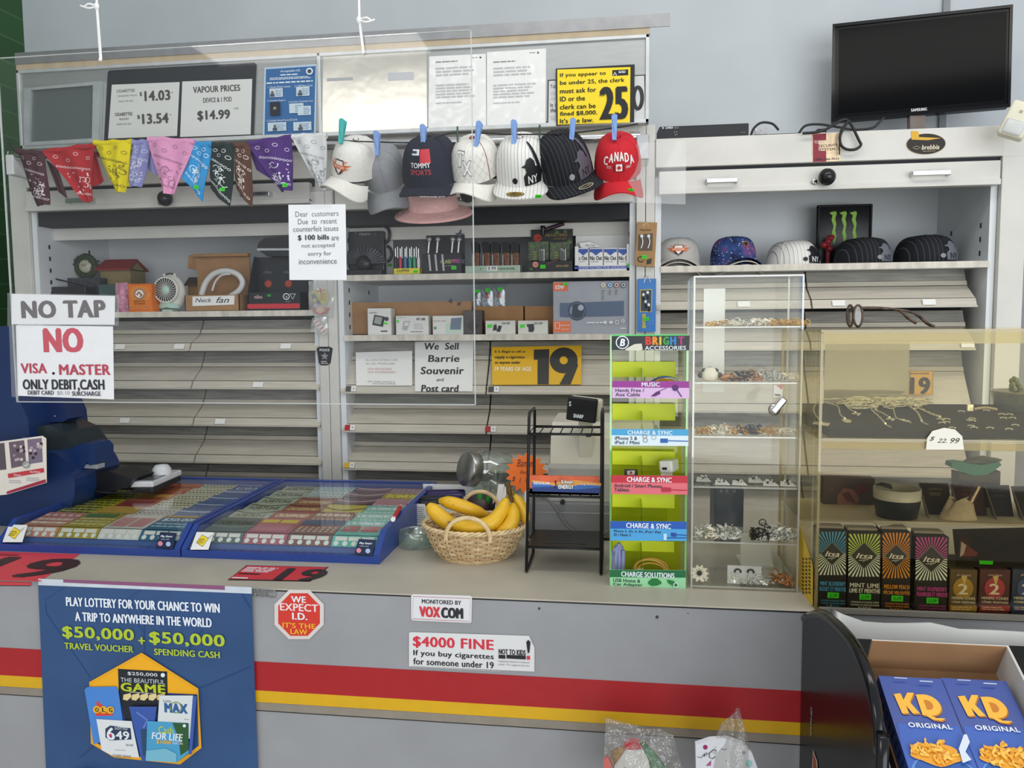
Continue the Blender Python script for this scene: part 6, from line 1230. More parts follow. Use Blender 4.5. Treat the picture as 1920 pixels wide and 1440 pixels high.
r = thing('price_tag', 'orange starburst price tag handwritten Banana Each, behind the wire rack', 'price tag', aty(987, 925, 1.9)); mb = MB(r); c = (987, 887); p = Pan(mb, (0, 1.90, 1.1)); n = 17
p.slab([(c[0] + (40 if k % 2 == 0 else 31) * math.cos(math.pi * k / n + .1), c[1] - (39 if k % 2 == 0 else 30) * math.sin(math.pi * k / n + .1)) for k in range(2 * n)][::-1], INK('F2772E', .6), .001); k_ = INK('5A2A1E'); p.text('Banana', 969, 861, 1004, 875, k_, .005, .35); p.text('Each', 975, 882, 992, 888, k_, 0, .35); p.text('$', 960, 893, 967, 903, k_, 0, .3); p.text('1', 974, 895, 977, 906, k_, .01, .4); p.text('00', 986, 896, 993, 900, k_); p.text('TX', 986, 903, 993, 907, k_); p.line([(984, 901.5), (995, 901.5)], 1, k_); mb.build('starburst', r)
mb = MB(r); P = aty(985, 915, 1.903); mb.cyl(P, V((P.x, 1.903, CZ)), .003, WHITE, 8); mb.build('stick', r)

# ================================================================ cash register and wire rack
r = thing('cash_register', 'grey cash register behind the black wire rack, small black customer display on top', 'cash register', (-.08, 2.05, CZ)); rg = M('register_grey', '77787B', .45, var=.03); rl = M('register_light', 'A2A09C', .45, var=.03); rc = M('register_cream', 'C9C4B6', .45, var=.03)
a = aty(987, 960, 1.93).x
mb = MB(r); mb.box(a, .12, 1.93, 2.29, CZ + .006, 1.045, rg, .005); mb.box(a + .012, .108, 1.926, 1.932, CZ + .018, 1.022, rg, .002, 1); q = aty(1055, 938, 1.93); mb.cyl((q.x, 1.934, q.z - .004), (q.x, 1.922, q.z - .004), .006, BLK, 14); mb.build('cash_drawer', r)
a = aty(1027, 880, 1.95).x
mb = MB(r); mb.xprism([(1.945, 1.046), (2.27, 1.046), (2.27, 1.20), (2.15, 1.20), (1.955, 1.125)], a, .11, rl); mb.box(a, .11, 1.955, 1.99, 1.046, 1.13, rl, .004); mb.build('body', r)
mb = MB(r); mb.xprism([(1.98, 1.135), (2.26, 1.18), (2.26, 1.235), (2.05, 1.235), (2.0, 1.20)], aty(1033, 850, 2.0).x, .09, rc); 
mb.build('printer_housing', r)
mb = MB(r); q = aty(1098, 790, 1.99); mb.box(q.x - .018, q.x + .018, 1.985, 2.01, 1.13, q.z + .02, rc, .003); mb.build('display_post', r)
P = aty(1098, 768, 1.965); mb = MB(r).at(P, (R_(4), R_(6), R_(-8))); mb.box(-.045, .038, .0, .035, -.028, .028, rc, .006); mb.build('display_case', r)
mb = MB(r).at(P, (R_(4), R_(6), R_(-8))); mb.box(-.047, .030, -.010, .004, -.031, .031, M('display_black_plastic', '141416', .25), .004); g_ = lambda x, y: V((x, -.0106, y)); mb.word('S', -.042, .006, -.036, .018, g_, W, .04); mb.word('SHARP', -.028, -.022, -.002, -.012, g_, W, .06); mb.build('display_screen', r)
r = thing('wire_rack', 'narrow black wire rack standing on the counter, energy shot box on its middle tier', 'wire rack', (-.115, 1.73, CZ)); wr = M('wire_black', '1F1F21', .4, .3)
xl, xr = -.200, -.037
def pf(t): return 1.66 + .07 * t
def pb_(t): return 1.80 + .05 * t
HZ = .345; tt = .004
for x in (xl, xr):
    mb = MB(r); mb.tube([V((x, pf(0), CZ + tt)), V((x, pf(1), CZ + HZ - .01)), V((x, pf(1) + .012, CZ + HZ)), V((x, pb_(1) - .012, CZ + HZ)), V((x, pb_(1), CZ + HZ - .01)), V((x, pb_(0), CZ + tt))], .0034, wr, 8, True); mb.build('side_frame', r)
for zz_, lip in ((.055, .02), (.165, .02), (.300, .0)):
    t = zz_ / HZ; y0, y1 = pf(t), pb_(t); mb = MB(r); zq = CZ + zz_
    mb.tube([(xl, y0, zq), (xr, y0, zq), (xr, y1, zq), (xl, y1, zq)], .003, wr, 8, True)
    for k in range(1, 7): x = xl + (xr - xl) * k / 7; mb.tube([(x, y0, zq), (x, y1, zq)], .0016, wr, 6)
    if zz_ < .06: mb.box(xl + .003, xr - .003, y0, y1, zq + .001, zq + .003, M('tray_black', '232326', .4)); mb.tube([(xl + .04, y0, zq + .012), (xr - .03, y0, zq + .012)], .002, wr, 6)
    if zz_ > .2: [mb.prism([(x, y0, zq - .006), (x + .008, y0, zq - .006), (x + .02, y0 + .03, zq - .004)], (0, 0, .004), wr) for x in (xl + .03, xr - .035)]
    mb.build('shelf', r)
t = .165 / HZ; yf = pf(t); zq = CZ + .1685
x0 = xl + .004; x1 = xr - .005; ht = aty(1060, 893, yf).z
mb = MB(); eb = M('energy_orange', 'D2603A', .4, var=.25, scale=30); mb.box(x0, x1, yf + .004, yf + .10, zq, zq + .012, INK('2A3A62')); mb.box(x0, x1, yf + .004, yf + .008, zq, ht, eb); mb.box(x0, x0 + .002, yf + .004, yf + .1, zq, zq + .014, eb); mb.box(x1 - .002, x1, yf + .004, yf + .1, zq, zq + .014, eb); mb.box(x0, x1, yf + .098, yf + .1, zq, zq + .014, eb)
p = Pan(mb, (0, yf + .0036, 1.1)); p.poly([(998, 900), (1036, 905), (1080, 900), (1127, 906), (1127, 918), (998, 912)], INK('E09A4A')); p.poly([(998, 904), (1022, 907), (1060, 915), (1090, 908), (1127, 911), (1127, 925), (998, 920)], INK('3A6AB4')); p.poly([(998, 914), (1040, 912), (1080, 918), (1127, 914), (1127, 925), (998, 921)], INK('2A3E7A'))
p.text('REGULAR', 1001, 903, 1031, 908, W, .05); p.text('5-hour', 1051, 899, 1076, 906.5, BLK, .10); p.text('5-hour', 1052, 899.5, 1075, 906, W, .05); p.text('ENERGY', 1046, 907.5, 1077, 916.5, BLK, .10); p.text('ENERGY', 1047, 908, 1076, 916, W, .05); p.text('Energy Boosters', 1086, 905, 1118, 910, INK('F0D0B0'), .03, .2); p.line([(1041, 904), (1043, 909), (1040, 916)], 2, BLK); p.disc(1042, 902.5, 1.8, BLK)
mb.build('energy_shot_box', label='orange and blue energy shot box on middle tier of the wire rack', cat='box')
mb = MB(); mb.tube(smooth_path([aty(1018, 930, 1.9), aty(1040, 950, 1.9), aty(1062, 985, 1.9), aty(1095, 1005, 1.9), aty(1125, 1002, 1.9), aty(1150, 990, 1.9)]), .0035, M('cable_grey', '6A6B6E', .4), 8); mb.build('cable', label='grey cable drooping in front of the cash drawer', cat='cable')
# ================================================================ lime accessory display
FY = 1.60
r = thing('accessory_display', 'tall lime acrylic accessory display with five labelled tiers', 'display stand', (.062, 1.66, CZ))
dx0, dx1 = aty(1144, 700, FY).x, aty(1290, 700, FY).x; dz1 = aty(1220, 629, FY).z; DB = FY + .11
neon = INK('5CF07A', .3); ltp = clear('lime_panel', 'DDE58A', .04, .0); ltd = clear('lime_deep', 'DCE47A', .03, .30, hz='DCE62E'); ly = M('lime_band', 'DAE410', .35, var=.03); clr = clear('acrylic_clear', 'F2F5EA', .02)
Zf = lambda y: aty(1220, y, FY).z
for x in (dx0, dx1 - .003): mb = MB(r); mb.box(x, x + .003, FY, DB, CZ, dz1, clr); mb.build('side_panel', r)
mb = MB(r)
for x in (dx0, dx1 - .003): mb.box(x - .0004, x + .0034, FY - .0006, FY + .0008, CZ, dz1, clear('lime_edge', 'A8E87A', .1, .35, hz='A4E87E')); 
mb.box(dx0, dx1, FY, DB, dz1 - .003, dz1 + .0006, neon); mb.build('glowing_edge', r, label='bright green acrylic edges')
mb = MB(r); mb.box(dx0 + .003, dx1 - .003, DB - .003, DB, Zf(845), dz1 - .003, clear('back_clear', 'F4F6E4', .03, .0)); mb.build('back_panel', r)
mb = MB(r); mb.box(dx0 + .003, dx1 - .003, DB - .003, DB, CZ, Zf(845), ltd); mb.build('back_panel', r)
TIER = [(678, 707, 714, 746), (757, 788, 804, 835), (846, 872, 891, 926), (925, 952, 977, 1013), (1014, 1034, 1068, 1104)]
NMS = ['MUSIC', 'CHARGE & SYNC', 'CHARGE & SYNC', 'CHARGE & SYNC', 'CHARGE SOLUTIONS']
SUB = [('Hands Free /', 'Aux Cable'), ('iPhone 5 &', 'iPad / Mini'), ('Android / Smart Phones', 'Tablets'), ('iPhone 3, 3G, 4, 4G, iPod / iPad', 'S5 / Note 3'), ('USB Home &', 'Car Adapter')]
CT = [('9A3A94', 'D8B4DC', '5A2A6A'), ('4AA4D6', 'DCEAF0', '2A62B0'), ('C22A3C', 'DE6A74', 'B02A3A'), ('1E57B4', '4AA2DC', '1A4A9A'), ('176A3C', '9AD8A4', '1E7A3A')]
floors = []
for i, (b0, b1, s0, s1) in enumerate(TIER):
    zb_ = Zf(s1) + .002; floors.append(zb_)
    mb = MB(r); zt_, zl_ = aty(1215, b0, DB - .02).z, aty(1215, b1, DB - .02).z
    mb.box(dx0 + .004, dx1 - .018, DB - .020, DB - .017, zl_, zt_, ly)
    bd = mb.build('lime_backing', r)
    mb = MB(r); mb.box(dx0 + .003, dx1 - .003, FY + .004, DB - .004, zb_ - .003, zb_, ltd if i > 1 else ltp); mb.box((dx0 + dx1) / 2 - .013, (dx0 + dx1) / 2 - .011, FY + .02, DB - .02, zb_, zl_ + .02, ltp); mb.build('tier_floor', r)
    mb = MB(r); p = Pan(mb, (0, FY - .0006, 1.2)); L0 = 1148 - i * 1.1; R0 = 1292 - i * 1.6; c0, c1, c2 = CT[i]; sm = s0 + (s1 - s0) * .38
    p.slab([(L0, s0), (R0, s0 + 1), (R0, s1 + 1), (L0, s1)], INK(c1, .35), .0016); p.poly([(L0, s0), (R0, s0 + 1), (R0, sm + 1), (L0, sm)], INK(c0)); n_ = NMS[i]; w_ = {5: 34, 13: 84, 16: 100}[len(n_)]; m_ = (L0 + R0) / 2
    p.text(n_, m_ - w_ / 2, s0 + 2.5, m_ + w_ / 2, sm - 1.5, W, .045)
    a_, b_ = SUB[i]; e = INK('1E2A3A') if i not in (0,) else INK('3A2A4A'); q = 1.6 if i != 3 else 1
    wa = {0: 54, 1: 42, 2: 89, 3: 88, 4: 51}[i]; wb = {0: 46, 1: 46, 2: 28, 3: 32, 4: 55}[i]; hh = 6.5 if i != 3 else 5
    p.text(a_, L0 + 6, sm + 2, L0 + 6 + wa, sm + 2 + hh, e, .03); p.text(b_, L0 + 6, sm + 3.5 + hh, L0 + 6 + wb, sm + 3.5 + 2 * hh, e, .03)
    k = INK(c2)
    if i == 0: p.poly([(1220, 743), (1230, 735), (1237, 732), (1238, 738), (1228, 743)], k); p.line([(1237, 733), (1250, 727)], 1, k); p.disc(1266, 727, 6, k); p.line([(1270, 732), (1278, 744)], 2, k)
    elif i == 1: p.poly([(1238, 822), (1252, 822), (1252, 830), (1238, 830)], k); p.line([(1252, 826), (1290, 827)], 1.8, k); p.ring(1209, 818, 3.5, 1, GREY); p.ring(1210, 825, 4, 1, GREY); p.ring(1226, 820, 4, 1, INK('A9B4BC'))
    elif i == 2: p.poly([(1240, 913), (1258, 914), (1258, 922), (1240, 922)], k); p.line([(1258, 918), (1288, 919)], 2, k)
    elif i == 3: p.poly([(1244, 1000), (1250, 1000), (1250, 1012), (1244, 1012)], INK('BFE0F4')); p.line([(1250, 1008), (1288, 1008)], 1.6, k); p.poly([(1258, 998), (1268, 999), (1268, 1006), (1258, 1005)], k); p.line([(1268, 1002), (1288, 1003)], 1.6, k)
    else: p.poly([(1215, 1090), (1222, 1084), (1232, 1084), (1240, 1090), (1240, 1094), (1232, 1097), (1222, 1098), (1215, 1094)], k); p.poly([(1250, 1086), (1262, 1088), (1272, 1096), (1266, 1101), (1252, 1092)], k); p.ring(1267, 1096, 4, 1.6, W)
    mb.build('tier_sign', r, label=n_.lower() + ' sign strip')
mb = MB(r); p = Pan(mb, (0, FY - .0006, 1.2)); p.slab([(1147, 630), (1293, 629), (1292, 657), (1147, 656)], INK('1C2126', .35), .0016); p.disc(1167, 642, 12.5, W); p.disc(1167, 642, 10.5, INK('1C2126')); p.text('B', 1162, 635, 1172, 649, W, .07, .2)
for ch, x, c in zip('BRIGHT', (1210, 1223, 1236, 1243, 1256, 1271), ('D8402E', 'E8902E', 'D8C62E', '3AA04A', '2E84C8', 'B03A7A')): p.text(ch, x, 631, x + (4 if ch == 'I' else 11.5), 646.5, INK(c), .08)
p.text('ACCESSORIES', 1209, 648.5, 1286, 656, W, .03); p.poly([(1172, 655), (1180, 650), (1190, 645), (1203, 644), (1205, 655), (1200, 657), (1173, 657)], INK('D9D4C4')); mb.build('header_sign', r)
def onfloor(i, x, y_off=.03): return V((aty(x, 900, FY + y_off).x, FY + y_off, floors[i]))
mb = MB(); P = onfloor(2, 1250, .05); zc = aty(1250, 874, FY + .05).z; mb.at(P + V((0, 0, zc - P.z)), (0, R_(-6), R_(-25))).box(-.014, .016, -.010, .030, -.013, .013, M('charger_white', 'E2E2DE', .3, var=.02), .004); mb.box(-.006, .004, -.0112, -.009, -.006, -.001, BLK); mb.at(P, (0, 0, 0)).box(-.012, .012, .0, .03, 0, max(.003, zc - P.z - .012), M('charger_card', 'D8D6CC', .5)); mb.build('usb_charger', label='white cube charger on the third tier of the lime display', cat='charger')
mb = MB(); P = onfloor(2, 1183, .03); zt_ = aty(1183, 880, FY + .03).z; mb.box(P.x - .014, P.x + .014, P.y, P.y + .003, P.z, zt_, INK('35302C')); p = Pan(mb, (0, P.y - .0004, 1.2)); p.poly([(1176, 883), (1190, 882), (1190, 890), (1176, 890)], INK('C9C4B8')); p.disc(1183, 886, 2.5, INK('8A3A3A')); mb.build('small_pack', label='small dark pack with pale sticker left of the white charger', cat='pack')
def loops(i, x, yo, R0, cols, lb, n=3, zt=None, band=None):
    P = onfloor(i, x, yo); q = random.Random(i + x); rr = thing('cable_bundle', lb, 'cable', P); mb = MB(rr)
    for k in range(n):
        a0 = q.uniform(-.4, .4); c = M('cable_' + cols[k % len(cols)], cols[k % len(cols)], .45, var=.05); ry = R0 * q.uniform(.45, .8)
        mb.tube([P + V((math.cos(t) * R0 * (1 + .1 * k), math.sin(t) * .010 * math.cos(a0) + k * .004, .004 + ry + math.sin(t + a0) * ry)) for t in [2 * math.pi * j / 22 for j in range(22)]], .0022, c, 6, True)
    mb.build('coil', rr)
    mb = MB(rr); mb.box(P.x - R0 * .95, P.x - R0 * .95 + .012, P.y - .006, P.y + .006, P.z + .003, P.z + R0 * .9, M('cable_band', 'E4DCC8', .5), .001, 1); mb.build('tie', rr)
loops(0, 1246, .05, .022, ['D89A2E', 'E2C23A', 'D8D2C0', '4A6AB0'], 'tangled yellow and white cables on top tier of the lime display', 5)
loops(4, 1222, .045, .030, ['D9A24A', 'E0B25A'], 'orange-yellow cable coil on the bottom tier of the lime display', 3)
mb = MB(); P = onfloor(4, 1160, .05); zt_ = aty(1160, 1017, FY + .05).z; q = random.Random(2)
for k in range(7): mb.tube(smooth_path([P + V((-.012 + k * .0035, q.uniform(-.006, .006), .003)), P + V((-.014 + k * .004, q.uniform(-.008, .008), (zt_ - P.z) * .6)), P + V((-.008 + k * .003, q.uniform(-.006, .006), zt_ - P.z - .01 * abs(k - 3) * .5))], 4), .0042, M('lavender_cable', '9AA0CE', .5), 8)
mb.build('cable_bundle', label='lavender cable bundle standing in bottom tier of the lime display', cat='cable')

# ================================================================ clear jewellery tower
TX0, TX1 = .148, .360; TZ1 = aty(1400, 519, FY).z; TB = FY + .13
r = thing('jewellery_tower', 'tall clear acrylic tower of jewellery shelves right of the lime display', 'display case', ((TX0 + TX1) / 2, FY + .06, CZ))
cl = clear('tower_acrylic', 'FCFCFA', .012); ce = clear('tower_edge', 'DCDCD6', .10, .28)
mb = MB(r); mb.box(TX0, TX0 + .003, FY, TB, CZ, TZ1, cl); mb.box(TX1 - .003, TX1, FY, TB, CZ, TZ1, cl); mb.box(TX0, TX1, TB, TB + .003, CZ, TZ1, cl); mb.box(TX0, TX1, FY, TB, TZ1, TZ1 + .003, cl); mb.build('shell', r)
mb = MB(r); mb.box(TX0 + .003, TX1 - .003, FY - .001, FY + .002, CZ, TZ1, cl); mb.build('door', r)
mb = MB(r)
for x in (TX0, TX1 - .003): mb.box(x - .0003, x + .0033, FY - .0014, FY + .0006, CZ, TZ1, ce); mb.box(x - .0003, x + .0033, TB + .001, TB + .0036, CZ, TZ1, ce)
mb.box(TX0, TX1, FY - .0014, FY + .0006, TZ1, TZ1 + .0034, ce); mb.build('polished_edge', r)
TS = [CZ + .006] + [aty(1400, y, FY).z for y in (1018, 914, 819, 717, 612)]
for s_ in TS:
    mb = MB(r); mb.box(TX0 + .004, TX1 - .004, FY + .003, TB - .001, s_ - .003, s_, cl); mb.box(TX0 + .004, TX1 - .004, FY + .0024, FY + .0034, s_ - .003, s_, ce); mb.build('shelf', r)
mb = MB(r); P = aty(1452, 768, FY - .004); mb.lathe([(0, .006), (.010, .006), (.012, 0)], P, chrome, 20, (0, -1, 0)); mb.at(P, (0, R_(-52), 0)).box(-.007, .030, -.010, -.006, -.007, .007, chrome, .003); mb.build('cam_lock', r, label='steel cam lock')
gold = M('gold', 'CFA250', .25, .35, var=.3, scale=200); silver = M('silver', 'D2D2CC', .22, .3, var=.25, scale=200); jet = M('jet', '2A2826', .3, var=.3); pearl = M('pearl', 'E4DCC8', .3, var=.1); rose = M('rose_gold', 'B8804E', .28, .35, var=.3)
def heap(name, lb, x0, x1, yy, zs, h, mats, n, seed, cat='jewellery', px=True, dep=.02):
    n = int(n * 1.3)
    """a tangle of small pieces nobody could count"""
    q = random.Random(seed); a = aty(x0, 800, yy).x if px else x0; b = aty(x1, 800, yy).x if px else x1; mb = MB()
    for k in range(n):
        u = q.random(); c = V((a + (b - a) * u, yy + q.uniform(-dep, dep), zs + .0035 + q.random() ** 2 * h * (.5 + .5 * math.sin(math.pi * u)))); m = mats[min(len(mats) - 1, int(u * len(mats) + q.uniform(-.5, .5))) % len(mats)]; t = q.random()
        if t < .35:
            rr = q.uniform(.004, .0085); ax = V((q.uniform(-1, 1), q.uniform(-1, 1), q.uniform(-1, 1))).normalized(); e1 = ax.orthogonal().normalized(); e2 = ax.cross(e1); mb.tube([c + (e1 * math.cos(v) + e2 * math.sin(v)) * rr for v in [.785 * j for j in range(8)]], .0012, m, 4, True)
        elif t < .7: d = V((q.uniform(-1, 1), q.uniform(-.5, .5), q.uniform(-.5, .6))) * .009; w_ = d.orthogonal().normalized() * q.uniform(.002, .0042); mb.prism([c - d, c + w_, c + d, c - w_], d.cross(w_).normalized() * .0012, m)
        else: mb.ball(c, q.uniform(.0016, .0034), m, 6, 4)
    zmin = min(v.z for v in mb.v); mb.v = [V((v.x, v.y, max(v.z, zs + .0004))) for v in mb.v]
    return mb.build(name, label=lb, cat=cat, kind='stuff')
JY = FY + .035
heap('earring_heap', 'gold and silver earrings heaped on the top shelf of the clear tower', 1322, 1506, JY, TS[5], .010, [gold, pearl, silver, pearl, gold, gold], 150, 1)
heap('earring_heap', 'rose gold, silver and pearl earrings on second shelf of the clear tower', 1352, 1492, JY, TS[4], .016, [rose, jet, rose, silver, silver, pearl], 170, 2)
heap('earring_heap', 'long gold earrings heaped on the third shelf of the clear tower', 1306, 1486, JY, TS[3], .015, [gold, pearl, gold, jet, gold, pearl], 190, 3)
heap('brooch_heap', 'silver flower brooch cluster at left of the fifth tower shelf', 1304, 1345, JY, TS[1], .022, [silver, pearl], 60, 4)
heap('brooch_heap', 'silver and crystal pieces in the middle of the fifth tower shelf', 1342, 1392, JY, TS[1], .024, [silver, silver], 75, 5)
heap('brooch_heap', 'wide silver and dark crystal heap at right of the fifth tower shelf', 1412, 1492, JY, TS[1], .030, [jet, silver, silver], 130, 6)
heap('chain_heap', 'silver chains and bangles across the bottom of the clear tower', 1390, 1490, JY, TS[0], .016, [silver, silver, rose], 120, 7)
def brooch(lb, x, zs, rr, m1, m2, n=8, up=True):
    c = V((aty(x, 900, JY - .01).x, JY - .012, zs + rr)); o = thing('brooch', lb, 'brooch', (c.x, c.y, zs)); mb = MB(o)
    for k in range(n):
        t = 2 * math.pi * k / n; d = V((math.cos(t), -.2, math.sin(t))); s_ = V((-math.sin(t), 0, math.cos(t))); mb.prism([c + d * rr * .25, c + d * rr * .6 + s_ * rr * .22, c + d * rr * .98, c + d * rr * .6 - s_ * rr * .22], (0, .002, 0), m1)
    mb.build('petals', o); mb = MB(o); mb.ball(c - V((0, .002, 0)), rr * .25, m2, 10, 8); mb.build('centre', o)
brooch('dark flower brooch with pale petals standing at bottom left of the tower', 1313, TS[0], .020, pearl, jet, 10); brooch('small pearl flower brooch at bottom left of the tower, low in front', 1322, TS[0] + .0005, .010, pearl, silver, 7); brooch('crystal flower brooch near the bottom middle of the tower', 1378, TS[0], .013, silver, pearl, 9)
P = V((aty(1331, 700, JY).x, JY, TS[4])); mb = MB()
for k in range(5): t = R_(20 + 35 * k); mb.ball(P + V((math.cos(t) * .020, -.002, .006 + math.sin(t) * .018)), (.006, .003, .006), jet, 10, 8)
mb.lathe([(0, .003), (.010, .003), (.017, 0), (.017, -.002)], P + V((0, -.004, .012)), pearl, 16, (0, -1, 0)); mb.v = [V((v.x, v.y, max(v.z, TS[4]))) for v in mb.v]; mb.build('hair_clip', label='pale shell hair clip with black beads on second tower shelf', cat='hair clip')
for i, (x, a_) in enumerate(((1318, 1), (1352, 0), (1384, 0), (1416, 1), (1442, 0), (1474, 0))):
    o = thing('earring_card', ('leftmost clear-wrapped', 'second', 'third', 'fourth', 'fifth', 'rightmost')[i] + ' white earring card lying on the fourth tower shelf', 'earring card', (aty(x, 905, JY).x, JY, TS[2]), group='earring cards on the fourth tower shelf')
    P = V((aty(x, 905, JY + a_ * .02).x, JY - .008 + a_ * .03, TS[2] + .001)); mb = MB(o); mb.prism([P + V((-.015, -.010, 0)), P + V((.016, -.012, 0)), P + V((.010, .016, .004)), P + V((-.010, .016, .004))], (0, 0, .0007), WHITE); mb.build('card', o); mb = MB(o); q = random.Random(i)
    for k in range(9): mb.ball(P + V((q.uniform(-.008, .008), q.uniform(-.006, .008), .004 + q.random() * .006)), q.uniform(.0014, .0026), silver if k % 3 else jet, 8, 6)
    mb.build('earrings', o)
o = thing('earring_card', 'clear card with two dark earrings standing on bottom floor of the tower', 'earring card', (aty(1395, 1060, JY - .02).x, JY - .01, TS[0]), group='standing earring card'); a_, b_ = aty(1364, 1065, JY - .012).x, aty(1428, 1065, JY - .012).x; z0, z1 = aty(1395, 1082, JY - .012).z, aty(1395, 1061, JY - .012).z
mb = MB(o); mb.box(a_, b_, JY - .012, JY - .010, TS[0], z1, clear('card_clear', 'F0F0EE', .08, .35)); mb.build('card', o); mb = MB(o)
for k in (.3, .68): P = V((a_ + (b_ - a_) * k, JY - .014, (z0 + z1) / 2)); mb.tube([P + V((.006 * math.cos(t), 0, .005 * math.sin(t))) for t in [.5 * j for j in range(-1, 8)]], .002, jet, 6)
mb.build('earrings', o)
mb = MB(); a_, b_ = aty(1319, 600, TB - .006).x, aty(1359, 600, TB - .006).x; mb.box(a_, b_, TB - .0065, TB - .0055, aty(1340, 735, TB - .006).z, aty(1340, 541, TB - .006).z, WHITE); mb.build('paper_sheet', label='blank white paper strip inside back of the clear tower', cat='paper')
mb = MB(); p = Pan(mb, (0, FY - .0016, 1.3)); p.slab([(1451, 722), (1468, 722), (1467, 745), (1450, 745)], INK('D9D6CE'), .0005); p.poly([(1455, 722), (1468, 722), (1466, 731)], INK('C28A8A')); p.text('Have', 1453, 738, 1463, 742, BLK, .03); mb.build('paper_tag', label='small white tag with a pink corner above the cam lock', cat='tag')
mb = MB(); a_, b_ = aty(1386, 1040, 1.78).x, aty(1447, 1040, 1.78).x; z1 = aty(1415, 1005, 1.78).z; z0 = CZ; pm = M('white_plastic', 'DCDAD4', .4, var=.02); mb.prism([(a_, 1.76, z0), (b_, 1.76, z0), (b_ - .004, 1.80, z1), (a_ + .006, 1.80, z1)], (0, .004, 0), pm); mb.box(a_, b_, 1.75, 1.83, z0, z0 + .006, pm); mb.build('phone_stand', label='white plastic stand behind bottom of the clear tower', cat='stand')
mb = MB(); a_, b_ = aty(1340, 930, 1.95).x, aty(1395, 930, 1.95).x; mb.box(a_, b_, 1.95, 2.05, CZ, aty(1370, 915, 1.95).z, M('device_slate', '3E4454', .4), .004); p = Pan(mb, (0, 1.9494, 1.05)); [p.disc(x, 921, 3, INK('6A7080')) for x in (1352, 1363, 1377)]; mb.build('payment_terminal', label='dark slate device seen through the clear tower, behind it', cat='device')

# ================================================================ acrylic jewellery and pack case on the right
GY0 = 1.508; GX0, GX1, GY1 = aty(1528, 1137, GY0).x, 1.02, 1.86; GZ1 = aty(1720, 622, GY0).z; GS = aty(1545, 822, GY0).z
r = thing('acrylic_case', 'large yellowed acrylic case at right end of the counter, necklaces and boxes inside', 'display case', ((GX0 + GX1) / 2, 1.7, CZ))
ga = clear('case_yellowed', 'FAF6E6', .012, 0, hz='E8DFB8'); ge = clear('case_yellow_edge', 'E8E0BE', .06, .28, hz='B4A976'); gs = clear('case_side', 'F4EED8', .02, 0, hz='E0D8A8')
for x in (GX0, GX1 - .004): mb = MB(r); mb.box(x, x + .004, GY0, GY1, CZ, GZ1, gs); mb.build('side_panel', r)
mb = MB(r); mb.box(GX0 + .004, GX1 - .004, GY0, GY0 + .003, GS, GZ1, ga); mb.build('front_panel', r, label='upper front pane')
mb = MB(r); mb.box(GX0 + .004, GX1 - .004, GY0, GY0 + .003, CZ, GS - .006, clear('case_front_low', 'F0EBDD', .012, 0, hz='B4AA90')); mb.build('front_panel', r, label='darker lower front pane')
mb = MB(r); mb.box(GX0, GX1, GY0, GY1, GZ1, GZ1 + .004, clear('case_top', 'F2EACB', .03, .03, hz='DDD196')); mb.build('top_panel', r)
mb = MB(r); mb.box(GX0 + .004, GX1 - .004, GY0 + .003, GY1, GS - .004, GS, clear('case_shelf', 'F0EAD4', .03, .03, hz='D0C69A')); mb.box(GX0 + .004, GX1 - .004, GY0 + .003, GY0 + .010, GS - .020, GS - .004, ge); mb.build('shelf', r)
mb = MB(r)
for a_ in ((GX0 - .0005, GX1, GY0 - .0008, GY0 + .004, GZ1 - .002, GZ1 + .0045), (GX0 - .0005, GX0 + .0045, GY0 - .0008, GY0 + .004, CZ, GZ1), (GX0 + .004, GX1, GY0 + .002, GY0 + .010, GZ1 - .022, GZ1 - .002), (GX0 + .004, GX1, GY0 - .0008, GY0 + .003, GS - .003, GS + .0006)): mb.box(*a_, ge)
mb.build('polished_edge', r)
mb = MB(r); mb.box(GX0, GX0 + .0045, GY1 - .004, GY1 + .001, CZ, GZ1, ge); mb.build('rear_edge', r)
zw = aty(1590, 962, 1.72).z
mb = MB(r); mb.box(GX0 + .006, GX1 - .006, 1.66, GY1 - .004, zw - .004, zw, M('inner_shelf', 'CFCABA', .5, var=.03)); mb.build('inner_shelf', r)
mb = MB(r); mb.box(GX0 + .004, GX1 - .004, GY0 - .02, GY0 - .012, CZ + .0005, CZ + .010, M('front_rail', '7A766C', .4)) ; mb.build('front_rail', r)
